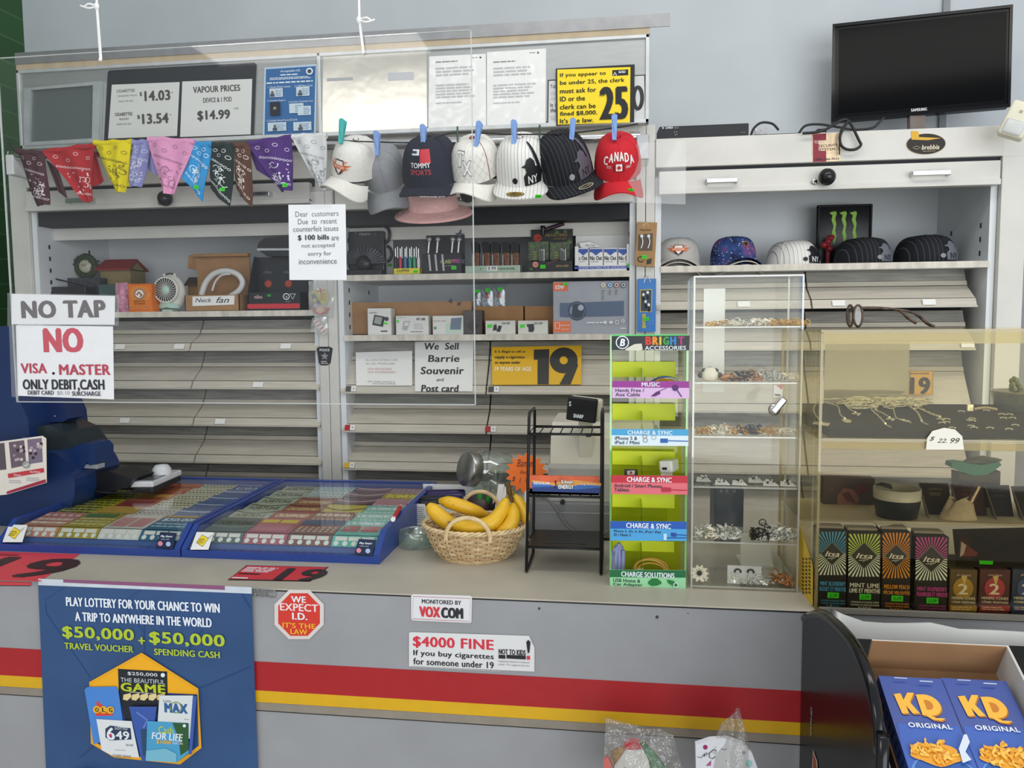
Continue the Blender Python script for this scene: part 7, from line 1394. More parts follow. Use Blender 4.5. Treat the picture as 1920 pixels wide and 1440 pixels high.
# black foam display board with jewellery
fa, fb = aty(1535, 790, 1.60).x, .95; fz0 = GS + .004; FB0, FB1 = GY0 + .012, GY0 + .235; frise = aty(1700, 757, FB1).z - .010 - fz0
def foam(x, t): return V((x, FB0 + (FB1 - FB0) * t, fz0 + .010 + frise * t))
mb = MB(); mb.xprism([(FB0, GS + .0005), (FB1, GS + .0005), (FB1, fz0 + .0095 + frise), (FB0, fz0 + .0095)], fa, fb, M('black_foam', '26241F', .95, var=.15, scale=120)); mb.build('foam_board', label='black foam wedge carrying necklaces in the acrylic case', cat='display board')
fp = Pan(MB(), foam(0, 0) + V((0, 0, .001)), (1, 0, 0), (0, FB1 - FB0, frise))
def onf(x, y, h=.0015): a_, b_ = fp.ab(x, y); return fp.P(a_, min(b_, .24), h)
def necklace(lb, px, rr, m, pend):
    P = smooth_path([onf(x, y, .002 + rr) for x, y in px], 5); o = thing('necklace', lb, 'necklace', P[len(P) // 2], group='necklaces on the black foam'); mb = MB(o); rr *= 1.45; mb.tube([q + V((0, 0, rr * .5 * (i % 2))) for i, q in enumerate(P)], [rr * (1 if i % 2 else .6) for i in range(len(P))], m, 6); mb.build('chain', o)
    E_ = onf(px[-1][0], px[-1][1], .003); k, sz = pend; mb = MB(o)
    def fl(pts): mb.prism([fp.P(fp.ab(*px[-1])[0] + a_ * sz, fp.ab(*px[-1])[1] + b_ * sz * 1.4, .001) for a_, b_ in pts], fp.n * .002, m)
    if k == 'cross': fl([(-.15, .2), (.15, .2), (.15, -1), (-.15, -1)]); fl([(-.6, -.15), (.6, -.15), (.6, -.4), (-.6, -.4)])
    elif k == 'disc': fl([(.6 * math.cos(t * .4), -.6 + .6 * math.sin(t * .4)) for t in range(16)])
    elif k == 'bar': fl([(-.1, .1), (.1, .1), (.5, -1.3), (.3, -1.35)])
    elif k == 'tag': fl([(-.9, 0), (-.5, .5), (.9, 0), (.5, -.6)])
    else: fl([(-.5, 0), (.5, -.1), (.45, -1), (.2, -.7)])
    mb.build('pendant', o)
necklace('silver necklace with an oval disc pendant, left part of the foam', [(1545, 757), (1570, 765), (1575, 780), (1584, 788)], .0012, silver, ('disc', .014)); necklace('silver necklace with a plain cross pendant, left part of the foam', [(1600, 757), (1584, 760), (1592, 770), (1604, 776)], .0011, silver, ('cross', .014))
necklace('silver chain with long bar pendant hanging to the foam edge', [(1640, 752), (1632, 768), (1648, 785), (1660, 798)], .0014, silver, ('bar', .010)); necklace('silver chain with a cross pendant near the middle of foam', [(1660, 755), (1640, 770), (1655, 778), (1668, 786)], .0012, silver, ('cross', .013))
necklace('silver chain looped with an arrowhead pendant in the middle', [(1675, 770), (1680, 786), (1690, 790), (1696, 790)], .0011, silver, ('arrow', .014)); necklace('thick silver chain with rod pendant right of the arrowhead', [(1690, 757), (1708, 768), (1720, 778), (1728, 793)], .0016, silver, ('bar', .010)); necklace('heavy silver chain with a barrel cross at right of the tangle', [(1690, 755), (1720, 768), (1745, 780), (1762, 786)], .0019, silver, ('cross', .012)); necklace('long rope chain with dog tag at far left of the foam', [(1600, 750), (1545, 752), (1525, 770), (1540, 796)], .0013, silver, ('tag', .018))
q = random.Random(21); mb = MB()
for k in range(105):
    x, y = q.uniform(1585, 1730), q.uniform(745, 766); pts = [onf(x + q.uniform(-26, 26), y + q.uniform(-6, 6), .002 + q.random() * .008) for _ in range(4)]; mb.tube(smooth_path(pts, 4), q.uniform(.0009, .0018), silver, 5)
mb.build('chain_tangle', label='thick tangle of silver chains at back of the black foam', cat='chains', kind='stuff')
pts = [(q.uniform(1755, 1905), q.uniform(772, 815)) for _ in range(18)]
for i, (x, y) in enumerate(pts):
    c = onf(x, y, .0035); mb = MB(); mb.tube([c + V((.006 * math.cos(t), .004 * math.sin(t), .001 * math.sin(t))) for t in [.45 * j for j in range(8)]], 0.0010, silver, 5); mb.ball(c + V((.005, 0, 0)), .0016, silver, 8, 6); mb.ball(c + V((-.005, .001, 0)), .0013, silver, 8, 6)
    mb.build('body_ring', label='small silver body ring among the scattered ones right of the chains', cat='ring', group='body rings on the foam')
mb = MB(); c = onf(1818, 770, .006); mb.box(c.x - .006, c.x + .006, c.y - .003, c.y + .003, c.z - .007, c.z + .007, silver, .001, 1); mb.tube(smooth_path([c + V((.008, 0, -.003)), c + V((.03, .002, 0)), c + V((.05, -.004, -.003))]), .003, M('pale_band', 'A89C88', .5), 8); mb.build('bracelet', label='pale bracelet with a square silver clasp at right of the foam', cat='bracelet')
# standing cards behind: blank panel
mb = MB(); a_, b_ = aty(1546, 700, GY1 - .02).x, aty(1704, 700, GY1 - .02).x; mb.box(a_, b_, GY1 - .02, GY1 - .018, GS, aty(1620, 640, GY1 - .02).z, clear('grey_sheet', 'D6D4CE', .04, .40, hz='B9B6AE')); mb.build('plastic_sheet', label='greyish clear plastic sheet standing behind the necklaces', cat='sheet')
mb = MB(); p = Pan(mb, (0, 2.703, 1.3)); p.slab([(1706, 695), (1750, 695), (1749, 741), (1702, 741)], INK('C89A4A'), .001); p.line([(1707, 696), (1749, 696), (1748, 740), (1704, 740)], 1, INK('4A3A20'), True); p.text('19', 1706, 707, 1744, 739, INK('2E2A26'), .07); p.text('smoke and drink', 1707, 698, 1742, 702, INK('4A3A20'), .02); mb.build('age_sign', label='small tan sign with black 19 seen through the acrylic case', cat='sign')
# price ticket 22.99
mb = MB(); p = Pan(mb, (0, GY0 - .001, 1.25)); p.slab([(1736, 843), (1738, 822), (1748, 808), (1770, 802), (1790, 805), (1804, 818), (1807, 843)], M('tag_cream', 'EDE8DA', .6, var=.01), .0008); k_ = INK('2A2420'); p.text('$', 1742, 818, 1753, 827, k_, .0, .4); p.text('22.', 1757, 822, 1775, 830, k_, 0, .4); p.text('99', 1781, 821, 1799, 831, k_, 0, .4); mb.build('price_ticket', label='cream half-round price ticket handwritten 22.99 on the case front', cat='price tag')
# sunglasses on top
r = thing('glasses', 'tortoiseshell glasses lying folded open on top of the acrylic case', 'glasses', aty(1665, 612, 1.62) * 1); tz = GZ1 + .0045; t_ = M('tortoise', '4A3A2C', .25, var=.9, scale=70); kx = aty(1600, 600, 1.60)
gp = lambda x, y, Y: aty(x, y, Y)
mb = MB(r)
for cx, w_, Y in ((1594, 6, 1.60), (1609, 8.5, 1.585)): mb.tube([gp(cx + w_ * math.cos(t), 592 + 20 * math.sin(t), Y) for t in [2 * math.pi * j / 24 for j in range(24)]], .0022, t_, 8, True)
mb.tube([gp(1598, 583, 1.597), gp(1602, 585, 1.588)], .002, t_, 6); mb.build('frame', r)
mb = MB(r)
for cx, w_, Y in ((1594, 5, 1.60), (1609, 7.5, 1.585)): mb.prism([gp(cx + w_ * math.cos(t), 592 + 19 * math.sin(t), Y) for t in [2 * math.pi * j / 20 for j in range(20)]], (0, .001, 0), clear('lens', 'D8D6D0', .06, .04))
mb.build('lens', r)
for pts in ([(1618, 578), (1660, 579), (1700, 583), (1722, 592), (1738, 606), (1752, 612)], [(1600, 577), (1650, 577), (1684, 582), (1702, 596), (1718, 606)]):
    mb = MB(r); Y = 1.585 if pts[0][0] > 1610 else 1.63; mb.tube(smooth_path([gp(x, y, Y) for x, y in pts], 5), [.0022] * 14 + [.003] * (5 * (len(pts) - 1) + 1 - 14), t_, 8); mb.build('temple', r)
# boxes of flavour cards along the front of the case
def starbox(x0, x1, yt, ym, yb, ca_, cb_, name, name2, lb, Y=GY0 + .010):
    a_, b_ = aty(x0, 1060, Y).x, aty(x1, 1060, Y).x; zt_ = aty((x0 + x1) / 2, yt, Y).z; r = thing('flavour_card_box', lb, 'box', ((a_ + b_) / 2, Y + .02, CZ + .0004), group='flavour card boxes in the acrylic case')
    mb = MB(r); bk = M('box_matte_black', '1B1C1F', .45, var=.05); zm = aty((x0 + x1) / 2, ym, Y).z; mb.box(a_, b_, Y, Y + .045, CZ + .0004, zt_, bk, .001, 1)
    p = Pan(mb, (0, Y - .0004, 1.02)); cx, cy = (x0 + x1) / 2 - 1, yt + (ym - yt) * .50; w2 = (x1 - x0) / 2 - 1.5
    n = 40
    for k in range(n):
        t0 = 2 * math.pi * k / n; t1 = t0 + math.pi / n
        def ed(t):
            c_, s_ = math.cos(t), math.sin(t); L_ = min(w2 / abs(c_) if abs(c_) > 1e-6 else 1e9, ((cy - yt - 1) if s_ < 0 else (ym - 2 - cy)) / abs(s_) if abs(s_) > 1e-6 else 1e9); return (cx + c_ * L_, cy + s_ * L_)
        p.h = .0002; p.poly([(cx + 3 * math.cos(t0), cy + 3 * math.sin(t0)), ed(t0), ed(t1)], INK(ca_ if math.sin(t0 + .05) < 0 else cb_))
    p.h = .0006; dw = w2 * .86; p.poly([(cx, cy - dw), (cx + dw, cy), (cx, cy + dw), (cx - dw, cy)], INK('8A8C8C')); p.poly([(cx, cy - dw * .95), (cx + dw * .95, cy), (cx, cy + dw * .95), (cx - dw * .95, cy)], INK('2B2D2F')); p.text('Itsa', cx - dw * .62, cy - 5, cx + dw * .62, cy + 5, INK('E4E4E0'), .03, .35); p.line([(cx - dw * .4, cy + 9), (cx + dw * .35, cy + 7), (cx - dw * .1, cy + 11)], 1.1, INK('D4D4D0'))
    kc = INK(cb_ if cb_ != 'DDEBE4' else ca_); kt = INK('E0E4E0') if 'LIME' in name else kc
    p.text(name, x0 + 3, ym + 9, x1 - 3, ym + 17, kt, .04); p.text(name2, x0 + 2, ym + 19, x1 - 2, ym + 27, kt, .04); p.text('CONTAINS 25 FLAVOUR CARDS', x0 + 5, ym + 43, x1 - 5, ym + 46, kt, .02); p.text('CONTIENT 25 CARTES DE SAVEUR', x0 + 4, ym + 48, x1 - 4, ym + 51, kt, .02); p.text('70 g (2.47 oz)', cx - 12, ym + 53, cx + 12, ym + 57, kt, .02)
    mb.build('box', r); mb = MB(r); g_ = aty(cx + 2, ym + 36, Y - .002); tag_green(mb, g_, .021, .011); mb.build('price_sticker', r, label='bright green price sticker')
    mb = MB(r); mb.box(a_ + .002, b_ - .002, Y + .018, Y + .043, zt_, zt_ + .005, M('card_tops', '8C8A84', .5), .001, 1); mb.build('card_stack', r)
starbox(1534, 1588, 996, 1080, 1140, '4A9AD0', 'DDEBE4', 'MINT BLUEBERRY', 'BLEUET ET MENTHE', 'blue sunburst box of mint blueberry flavour cards, leftmost in the case')
starbox(1590, 1652, 1000, 1083, 1145, 'B9D46A', 'DDEBE4', 'MINT LIME', 'LIME ET MENTHE', 'lime green sunburst box of mint lime flavour cards')
starbox(1654, 1708, 998, 1086, 1147, 'D88A2E', 'D8922E', 'MELLOW PEACH', 'PÊCHE VELOUTÉE', 'orange sunburst box of mellow peach flavour cards with torn white top')
starbox(1716, 1778, 1006, 1090, 1150, 'B8489A', 'DDEBE4', 'MINT RASPBERRY', 'FRAMBOISE ET MENTHE', 'magenta sunburst box of mint raspberry flavour cards')
P = aty(1675, 992, GY0 + .05); mb = MB(); mb.prism([aty(x, y, GY0 + .035) for x, y in ((1645, 985), (1708, 990), (1708, 1005), (1655, 999))], (0, .03, .002), WHITE); mb.build('torn_flap', label='torn white flap standing behind the orange flavour card box', cat='flap')
def cone(x0, x1, c, c2, lb, Y=GY0 + .012):
    a_, b_ = aty(x0, 1100, Y).x, aty(x1, 1100, Y).x; zt_ = aty((x0 + x1) / 2, 1068, Y).z; mb = MB(); mb.box(a_, b_, Y, Y + .10, CZ + .0004, zt_, M('cone_' + c2, c2, .45, var=.15, scale=18), .001, 1); p = Pan(mb, (0, Y - .0004, 1.0)); m_ = (x0 + x1) / 2
    p.disc(m_, 1103, 19, INK(c), ry=20); p.text('2', m_ - 10, 1094, m_ + 9, 1114, INK('E4DCC8'), .05); p.poly([(m_ - 4, 1080), (m_ + 8, 1078), (m_ + 2, 1100)], INK('C9AE6A')); p.text('HERBAL CONES', x0 + 4, 1118, x1 - 4, 1123, INK('DCD4C0'), .04); p.text('CÔNES VÉGÉTAUX', x0 + 4, 1125, x1 - 4, 1130, INK('DCD4C0'), .04); p.poly([(x0 + 1, 1134), (x1 - 1, 1135), (x1 - 1, 1145), (x0 + 1, 1144)], INK(c)); p.small(x0 + 5, 1136, x1 - 5, 1143, 2, INK('C9BC9A'), x0); p.text('cerise' if x0 > 1820 and x0 < 1890 else 'all natural', m_ - 13, 1075, m_ + 13, 1079, INK('C9A9A0'), .02)
    mb.build('herbal_cone_box', label=lb, cat='box', group='herbal cone boxes in the case')
cone(1780, 1832, 'A8842E', '5A4A2A', 'yellow herbal cones box, leftmost of the three cone boxes'); cone(1836, 1894, 'A83A46', '4E2428', 'red herbal cones box with cherry wording'); cone(1897, 1955, '3A4E84', '22304E', 'blue herbal cones box cut off at right edge of the photo')
# dark sloped tray above the cone boxes
mb = MB(); P4 = [aty(1786, 992, GY0 + .12), aty(1960, 988, GY0 + .12), aty(1960, 1062, GY0 + .015), aty(1793, 1060, GY0 + .015)]; n_ = (P4[1] - P4[0]).cross(P4[3] - P4[0]).normalized(); mb.prism(P4, n_ * .003, M('tray_dark', '2B2826', .3)); tp = Pan(mb, P4[3], P4[2] - P4[3], P4[0] - P4[3]); tp.h = .0006 
tp.n = tp.n; tp.poly([(1800, 1005), (1840, 1030), (1836, 1047), (1795, 1046)], INK('4A2A24')); tp.poly([(1802, 1016), (1822, 1030), (1800, 1045)], INK('C9BCB0')); tp.poly([(1812, 1022), (1834, 1038), (1830, 1044), (1806, 1044)], INK('7A3A2C')); tp.poly([(1836, 1052), (1862, 1053), (1861, 1060), (1836, 1059)], INK('3CDC28'))
mb.build('sloped_tray', label='dark clear sloped tray above the herbal cone boxes', cat='tray')
# behind them: picture box, cup, brochure boxes, pouch, tape cutter, planter
mb = MB(); Y = 1.80; a_, b_ = aty(1543, 930, Y).x, aty(1640, 930, Y).x; mb.box(a_, b_, Y, Y + .03, zw + .0004, aty(1590, 896, Y).z, M('lips_box', '4A3C3E', .5, var=.2), .001, 1); p = Pan(mb, (0, Y - .0004, 1.1)); p.poly([(1570, 930), (1582, 915), (1600, 918), (1612, 935), (1604, 952), (1585, 958), (1570, 948)], INK('8E5A58')); p.poly([(1577, 925), (1592, 922), (1606, 945), (1588, 940)], INK('5A2A30')); p.poly([(1600, 915), (1622, 905), (1628, 920), (1610, 930)], INK('6A2A34')); p.text('POP', 1553, 915, 1562, 922, INK('6A5A5A'), .03); mb.build('picture_box', label='dark box with reddish fruit picture behind the flavour cards', cat='box')
P = aty(1680, 985, 1.70); P.z = zw + .0005; k = ppm(P); mb = MB(); Rc = 41 * k; hc = aty(1680, 922, 1.70 - Rc * .9).z - P.z; mb.lathe([(0, .001), (Rc * .86, .001), (Rc * .96, hc * .45), (Rc * .985, hc * .64)], P, M('cup_black', '22282C', .35), 36); mb.lathe([(Rc * .99, hc * .64), (Rc, hc), (Rc * .95, hc), (Rc * .93, hc * .6), (0, hc * .2)], P, M('cup_white', 'C9CCCA', .3, var=.02), 36); 
mb.build('bowl_cup', label='black bowl-shaped cup with a white rim band in the case', cat='cup')
mb = MB(); A_ = P + V((-Rc * .9, 0, hc + .004)); mb.prism([A_, A_ + V((.012, -.004, .006)), A_ + V((.03, 0, .002)), A_ + V((.032, 0, -.008)), A_ + V((.010, 0, -.002))], (0, .012, 0), M('spatula_black', '1C2022', .4)); mb.build('spatula', label='short black piece lying across rim of the black and white cup', cat='utensil')
for i, (x0, x1, y0, t, c, tc_) in enumerate(((1722, 1778, 906, ('ananas', 'pineapple'), '2E2622', '8A7A6A'), (1782, 1842, 908, ('cerise', 'cherry'), '3A2422', '6A4A40'), (1846, 1892, 910, ('bleuet', 'blueberry'), '242833', '4A5468'), (1896, 1950, 912, ('menthe', 'mint'), '26282A', '3E4442'))):
    Y = 1.72; r = thing('cone_display_lid', ('dark open lid printed ananas upside down, leftmost of the row', 'dark red-brown open lid printed cerise upside down', 'dark blue open lid printed bleuet upside down', 'plain dark open lid at right edge of the photo')[i], 'box lid', (aty((x0 + x1) / 2, 960, Y).x, Y + .02, zw + .0006), group='open cone box lids')
    mb = MB(r); q4 = [aty(x0, y0, Y + .05), aty(x1, y0, Y + .05), aty(x1 + 8, 986, Y), aty(x0 + 14, 986, Y)]
    for v_ in q4[2:]: v_.z = zw + .001
    mb.prism(q4, (0, .003, 0), M('lid_' + c, c, .5, var=.1)); lp = Pan(mb, q4[3], q4[2] - q4[3], q4[0] - q4[3] - (q4[2] - q4[3]) * (q4[0] - q4[3]).dot((q4[2] - q4[3]).normalized()) / (q4[2] - q4[3]).length); lp.h = .0008
    if i < 3:
        for j, tt_ in enumerate(t): w_ = 12 + len(tt_) * 1.6; lp.text(tt_, (x0 + x1) / 2 + 4 + w_ / 2, y0 + 9 + 9 * (1 - j) + 6, (x0 + x1) / 2 + 4 - w_ / 2, y0 + 9 + 9 * (1 - j), INK(tc_), .03)
    mb.build('panel', r); mb = MB(r); mb.prism([q4[0], q4[3], q4[3] + V((-.006, -.03, 0)), ], (.002, 0, 0), M('lid_edge', '77706A', .5)); mb.build('fold', r)
P = aty(1795, 985, 1.69); P.z = zw + .0006; mb = MB(); o = thing('cloth_pouch', 'cream cloth pouch with a steel rod sticking out of it', 'pouch', P); mb = MB(o); q = random.Random(3)
mb.grid(lambda u, v: P + V((math.cos(2 * math.pi * u) * (.038 - .018 * v + .004 * math.sin(10 * u * 3.14) * v) + .006 * v, math.sin(2 * math.pi * u) * (.018 - .006 * v), .040 * v + .006 * math.sin(2 * math.pi * u * 3) * v)), 36, 10, M('cloth_cream', 'B9AE98', .9, var=.15, scale=40, bump=.4)); mb.build('pouch', o)
A_ = aty(1806, 968, 1.69); B_ = aty(1834, 912, 1.70); mb = MB(); mb.cyl(A_, B_, .0062, M('rod_steel', '8A7E70', .25, .8), 16); mb.build('steel_rod', label='steel rod slanting out of the cream cloth pouch', cat='rod')
Y = 1.80; mb = MB(); tl = M('teal_plastic', '2E8A80', .4, var=.03); o = thing('tape_dispenser', 'teal tape dispenser on a dark base at right of the case', 'tape dispenser', aty(1830, 905, Y)); mb = MB(o); mb.prism([aty(x, y, Y) for x, y in ((1784, 876), (1786, 868), (1800, 867), (1840, 872), (1874, 866), (1878, 872), (1862, 884), (1852, 890), (1826, 892), (1800, 884))], (0, .035, 0), tl); mb.build('upper_body', o, label='teal plastic body')
mb = MB(o); a_ = [aty(x, y, Y) for x, y in ((1798, 886), (1826, 893), (1856, 889), (1876, 884), (1876, 906), (1800, 904))]; 
for v_ in a_[-2:]: v_.z = zw + .0015
mb.prism(a_, (0, .04, 0), M('dispenser_base', '3A3A36', .4)); mb.build('base', o); mb = MB(o); mb.tube([aty(1838 + 26 * math.cos(t), 868 - 7 * math.sin(t), Y + .01) for t in [.26 * j for j in range(13)]], .004, M('dispenser_hood', '5A645E', .4), 8); mb.prism([aty(x, y, Y + .008) for x, y in ((1812, 868), (1824, 860), (1850, 857), (1880, 862), (1870, 869))], (0, .02, 0), M('dispenser_hood')); mb.build('hood', o)
Y = 1.72; P = aty(1916, 800, Y); P.z = GS + .001; mb = MB(); o = thing('round_tub', 'large clear grey tub on the case shelf at the right edge', 'tub', P); mb = MB(o); k = ppm(P); Rt = 52 * k; ht = aty(1916, 738, Y).z - P.z; mb.lathe([(0, .001), (Rt * .8, .001), (Rt, ht), (Rt * 1.04, ht + .002), (Rt * 1.04, ht + .006), (Rt * .97, ht + .006), (Rt * .78, .005), (0, .005)], P, clear('tub_plastic', 'C9CCC8', .08, .30, hz='A8ACA8'), 40); mb.build('tub', o)
mb = MB(); c = P + V((-.015, 0, ht)); q = random.Random(8)
for k in range(26): t = q.uniform(0, 6.28); h_ = q.uniform(-.01, .03); mb.ball(c + V((.008 * math.cos(t), .008 * math.sin(t), h_)), (.005, .005, .006), M('dried_green', '7A8464', .8, var=.3), 6, 5)
mb.tube([P + V((-.015, 0, .006)), c], .004, M('dried_green'), 6); mb.build('dried_stem', label='knobbly grey-green stem standing in the clear tub', cat='plant')
mb = MB(); p = Pan(mb, (GX0 - .0012, 1.7, 1.1), (0, -1, 0), (0, 0, 1)); p.slab([(1493, 988), (1500, 986), (1524, 1060), (1524, 1136), (1508, 1122), (1494, 1090)], M('yellow_sheet', 'D8B43A', .6), .0006)
q = random.Random(1)
for y in range(1045, 1112, 7):
    for x in (1505, 1511, 1517): p.poly([(x, y), (x + 3.5, y + 2), (x + 3.5, y + 6), (x, y + 4)], INK('4A3A14')); p.h -= .0002
mb.build('yellow_notice', label='yellow printed sheet on the left side of the acrylic case', cat='sign')

# ================================================================ right cabinet: caps on the shelf, tray, television and wires
def scap(lb, x, cm, bm=None, Y=2.90, yaw=0, s=1.0, tilt=8, L=.07, droop=1.0, deco=None, z=SR, grp='caps on the right-hand shelf'):
    c = V((aty(x, 480, Y).x, Y, z + .004 + .09 * s * abs(math.sin(R_(tilt))))); return cap(lb, c, cm, bm, tilt, yaw, 0, s, L, droop, grp, deco, sz=.72)
hg = M('cap_pale', 'B4B2AE', .85, var=.05, bump=.1, scale=90)
def hflame(d): flame(d)
for k, (x, cm, nm, yw) in enumerate(((1272, hg, 'pale grey', -4), (1374, None, 'starry blue', 10))):
    if cm is None:
        cm = M('galaxy', '22305E', .8, var=0); nt = cm.node_tree; tc = nt.nodes.new('ShaderNodeTexCoord'); n1 = nt.nodes.new('ShaderNodeTexNoise'); n1.inputs['Scale'].default_value = 14; cr = nt.nodes.new('ShaderNodeValToRGB'); e_ = cr.color_ramp.elements; e_[0].position = .35; e_[0].color = lin('16204A'); e_[1].position = .72; e_[1].color = lin('8A3A6A'); m_ = e_.new(.52); m_.color = lin('2E4A86')
        vo = nt.nodes.new('ShaderNodeTexVoronoi'); vo.inputs['Scale'].default_value = 75; ls = nt.nodes.new('ShaderNodeMath'); ls.operation = 'LESS_THAN'; ls.inputs[1].default_value = .17; mx = nt.nodes.new('ShaderNodeMix'); mx.data_type = 'RGBA'; mx.inputs[7].default_value = lin('DCE4F2'); Lk = nt.links.new
        Lk(tc.outputs['Object'], n1.inputs['Vector']); Lk(tc.outputs['Object'], vo.inputs['Vector']); Lk(n1.outputs[0], cr.inputs[0]); Lk(vo.outputs['Distance'], ls.inputs[0]); Lk(ls.outputs[0], mx.inputs[0]); Lk(cr.outputs[0], mx.inputs[6]); Lk(mx.outputs[2], nt.nodes['Principled BSDF'].inputs['Base Color'])
    def tri_(d): d.flat([(-.012, .012), (.014, .014), (.004, -.010)], capfn(.02, .06), INK('A5803A')); d.flat([(-.008, .009), (.010, .011), (.003, -.006)], capfn(.02, .06, 1.034), INK('1E1E24'))
    under = M('visor_under', 'C9C5BA', .8, var=.05)
    for j in (0, 1, 2):
        scap(('%s cap with %s on top of its stack on the right shelf' % (nm, 'red flame badge' if k == 0 else 'gold triangle badge')) if j == 2 else ('%s cap nested %s in the %s stack on the right shelf' % (nm, ('lowest', 'in the middle')[j], ('flame badge', 'starry')[k])), x, cm, under if (k == 0 or j < 2) else None, 2.86, yw, .95, 0, .06, .8, (flame if k == 0 else tri_) if j == 2 else None, SR + .0125 * j)
scap('white pinstriped cap with black batter patch on the right shelf', 1486, pw, yaw=18, Y=2.90, s=1.08, tilt=0, L=.05, droop=.15, deco=pin(batter('1A1B20', .03, .05), '1A1B20'))
scap('black pinstriped cap in front of the black tray on the right shelf', 1617, pk, yaw=20, Y=2.88, s=1.10, tilt=0, L=.05, droop=.15, deco=pin(batter('6A6E78', .022, .05, 1.0, '22242A'), '8A8C90'))
scap('black pinstriped cap, rightmost on the right shelf', 1733, pk, yaw=16, Y=2.88, s=1.15, tilt=0, L=.05, droop=.15, deco=pin(batter('6A6E78', .03, .05, 1.0, '22242A'), '8A8C90'))
r = thing('black_tray', 'black tray with three green claw marks standing at back of the cap shelf', 'tray', aty(1583, 490, 3.0)); Y = 3.02; mb = MB(r); a_, b_ = aty(1531, 420, Y).x, aty(1636, 420, Y).x; zt_ = aty(1583, 383, Y).z; mb.box(a_, b_, Y, Y + .012, SR + .0005, zt_, M('tray_gloss_black', '15171A', .35), .005); mb.build('tray', r)
mb = MB(r); rim = M('tray_gloss_black'); mb.tube([V((a_ + .006, Y - .003, SR + .008)), V((a_ + .006, Y - .003, zt_ - .006)), V((b_ - .006, Y - .003, zt_ - .006)), V((b_ - .006, Y - .003, SR + .008))], .005, rim, 8, True); mb.build('rim', r)
mb = MB(r); p = Pan(mb, (0, Y - .0006, 1.8)); gk = INK('8CBE3A')
for x, w_ in ((1563, 8), (1582, 8), (1601, 7)): p.poly([(x - 8, 399), (x - 2, 397), (x + 4, 396), (x + 6, 400), (x + 3, 410), (x + 5, 420), (x + 3, 432), (x + 5, 443), (x + 1, 460), (x - 1, 448), (x - 3, 436), (x + 0, 424), (x - 4, 412), (x - 2, 404)], gk)
mb.build('claw_mark', r, label='three ragged green claw marks'); 
mb = MB(); P = aty(1553, 458, 2.96); q = random.Random(5)
for k in range(7): mb.ball(P + V((q.uniform(-.016, .016), q.uniform(-.008, .008), q.uniform(-.016, .03))), q.uniform(.008, .013), M('red_trinket', '8E2630', .4, var=.3), 10, 8)
mb.tube([P, V((P.x, P.y, SR + .001))], .008, M('red_trinket'), 8); mb.build('red_trinket', label='small dark red trinket in front of the black tray', cat='trinket')
# stickers on the fascia
Y = YF - .0125
mb = MB(); p = Pan(mb, (0, Y, 2.05)); p.slab([(1522, 251), (1575, 249), (1576, 302), (1523, 304)], M('foil_gold', 'D2BC9C', .3, .5, var=.2, scale=60), .0006); p.poly([(1524, 252), (1549, 250), (1549, 263), (1535, 264), (1535, 283), (1549, 283), (1549, 295), (1549, 303), (1524, 304)], INK('8A2236')); p.text('TOBACCO', 1526, 264, 1560, 269.5, INK('D9C4B0'), .04); p.text('SECURITY', 1535, 271, 1571, 276, INK('6A4A40'), .04); p.text('SYSTEM', 1536, 278, 1566, 283, INK('6A4A40'), .04); p.text('1-800-766-4553', 1526, 297, 1573, 301, INK('3A2A2A'), .03); mb.build('security_sticker', label='gold and maroon tobacco security sticker on cabinet fascia', cat='sticker')
mb = MB(); p = Pan(mb, (0, Y, 2.05)); E_ = lambda k: [(1736 + 38 * k * math.cos(t), 270 + 20 * k * math.sin(t) - math.cos(t) * 1.2) for t in [-2 * math.pi * j / 36 for j in range(36)]]; p.slab(E_(1), INK('C9BC9A'), .0006); p.poly(E_(.96), INK('211C18')); p.poly([(1708, 246), (1722, 246), (1723, 257), (1765, 259), (1740, 263), (1709, 262)], INK('D8A82E')); p.text('brebbia', 1728, 272, 1761, 281, INK('DCD2B8'), .03, .2); p.line([(1711, 277), (1718, 274), (1726, 277), (1718, 280)], .8, INK('B9AA8A'), True); p.small(1730, 283, 1760, 285, 1, INK('A5946A')); mb.build('oval_sticker', label='black oval sticker with yellow pipe shape on cabinet fascia', cat='sticker')
# recorder, power strip, wires
CT_ = 2.106
def ontop(x, Y): return V((aty(x, 240, Y).x, Y, CT_))
Y = 2.74; a_, b_ = ontop(1236, Y).x, ontop(1404, Y).x; h_ = aty(1320, 234, Y).z; o = thing('video_recorder', 'flat black video recorder on top of the right cabinet', 'recorder', ((a_ + b_) / 2, Y + .1, CT_)); mb = MB(o); dm_ = M('recorder_black', '1A1D22', .4); mb.box(a_, b_, Y, Y + .22, CT_, h_, dm_, .003); mb.build('case', o)
mb = MB(o); mb.prism([(a_, Y, CT_ + .002), (a_ - .006, Y + .05, CT_ + .002), (a_ - .006, Y + .05, h_ - .01), (a_, Y, h_ - .003)], (.003, 0, 0), dm_); p = Pan(mb, (0, Y - .0006, 2.13)); p.text('LOREX', 1248, 238, 1262, 241.5, W, .05); p.disc(1243, 240, 1.5, W); p.bar(1264, 239, 1272, 241, GREY); [p.disc(x, y, .8, LGREY) for x, y in ((1265, 248), (1269, 247), (1266, 253), (1269, 252))]; p.bar(1388, 248, 1398, 249, GREY); mb.build('front_marks', o)
Y = 2.78; o = thing('power_strip', 'black power strip lying on the cabinet beside the recorder', 'power strip', ontop(1460, Y)); mb = MB(o); a_, b_ = ontop(1412, Y).x, ontop(1503, Y).x; mb.box(a_, b_, Y, Y + .05, CT_, CT_ + .022, M('strip_black', '1B1B1D', .45), .004); mb.build('strip', o)
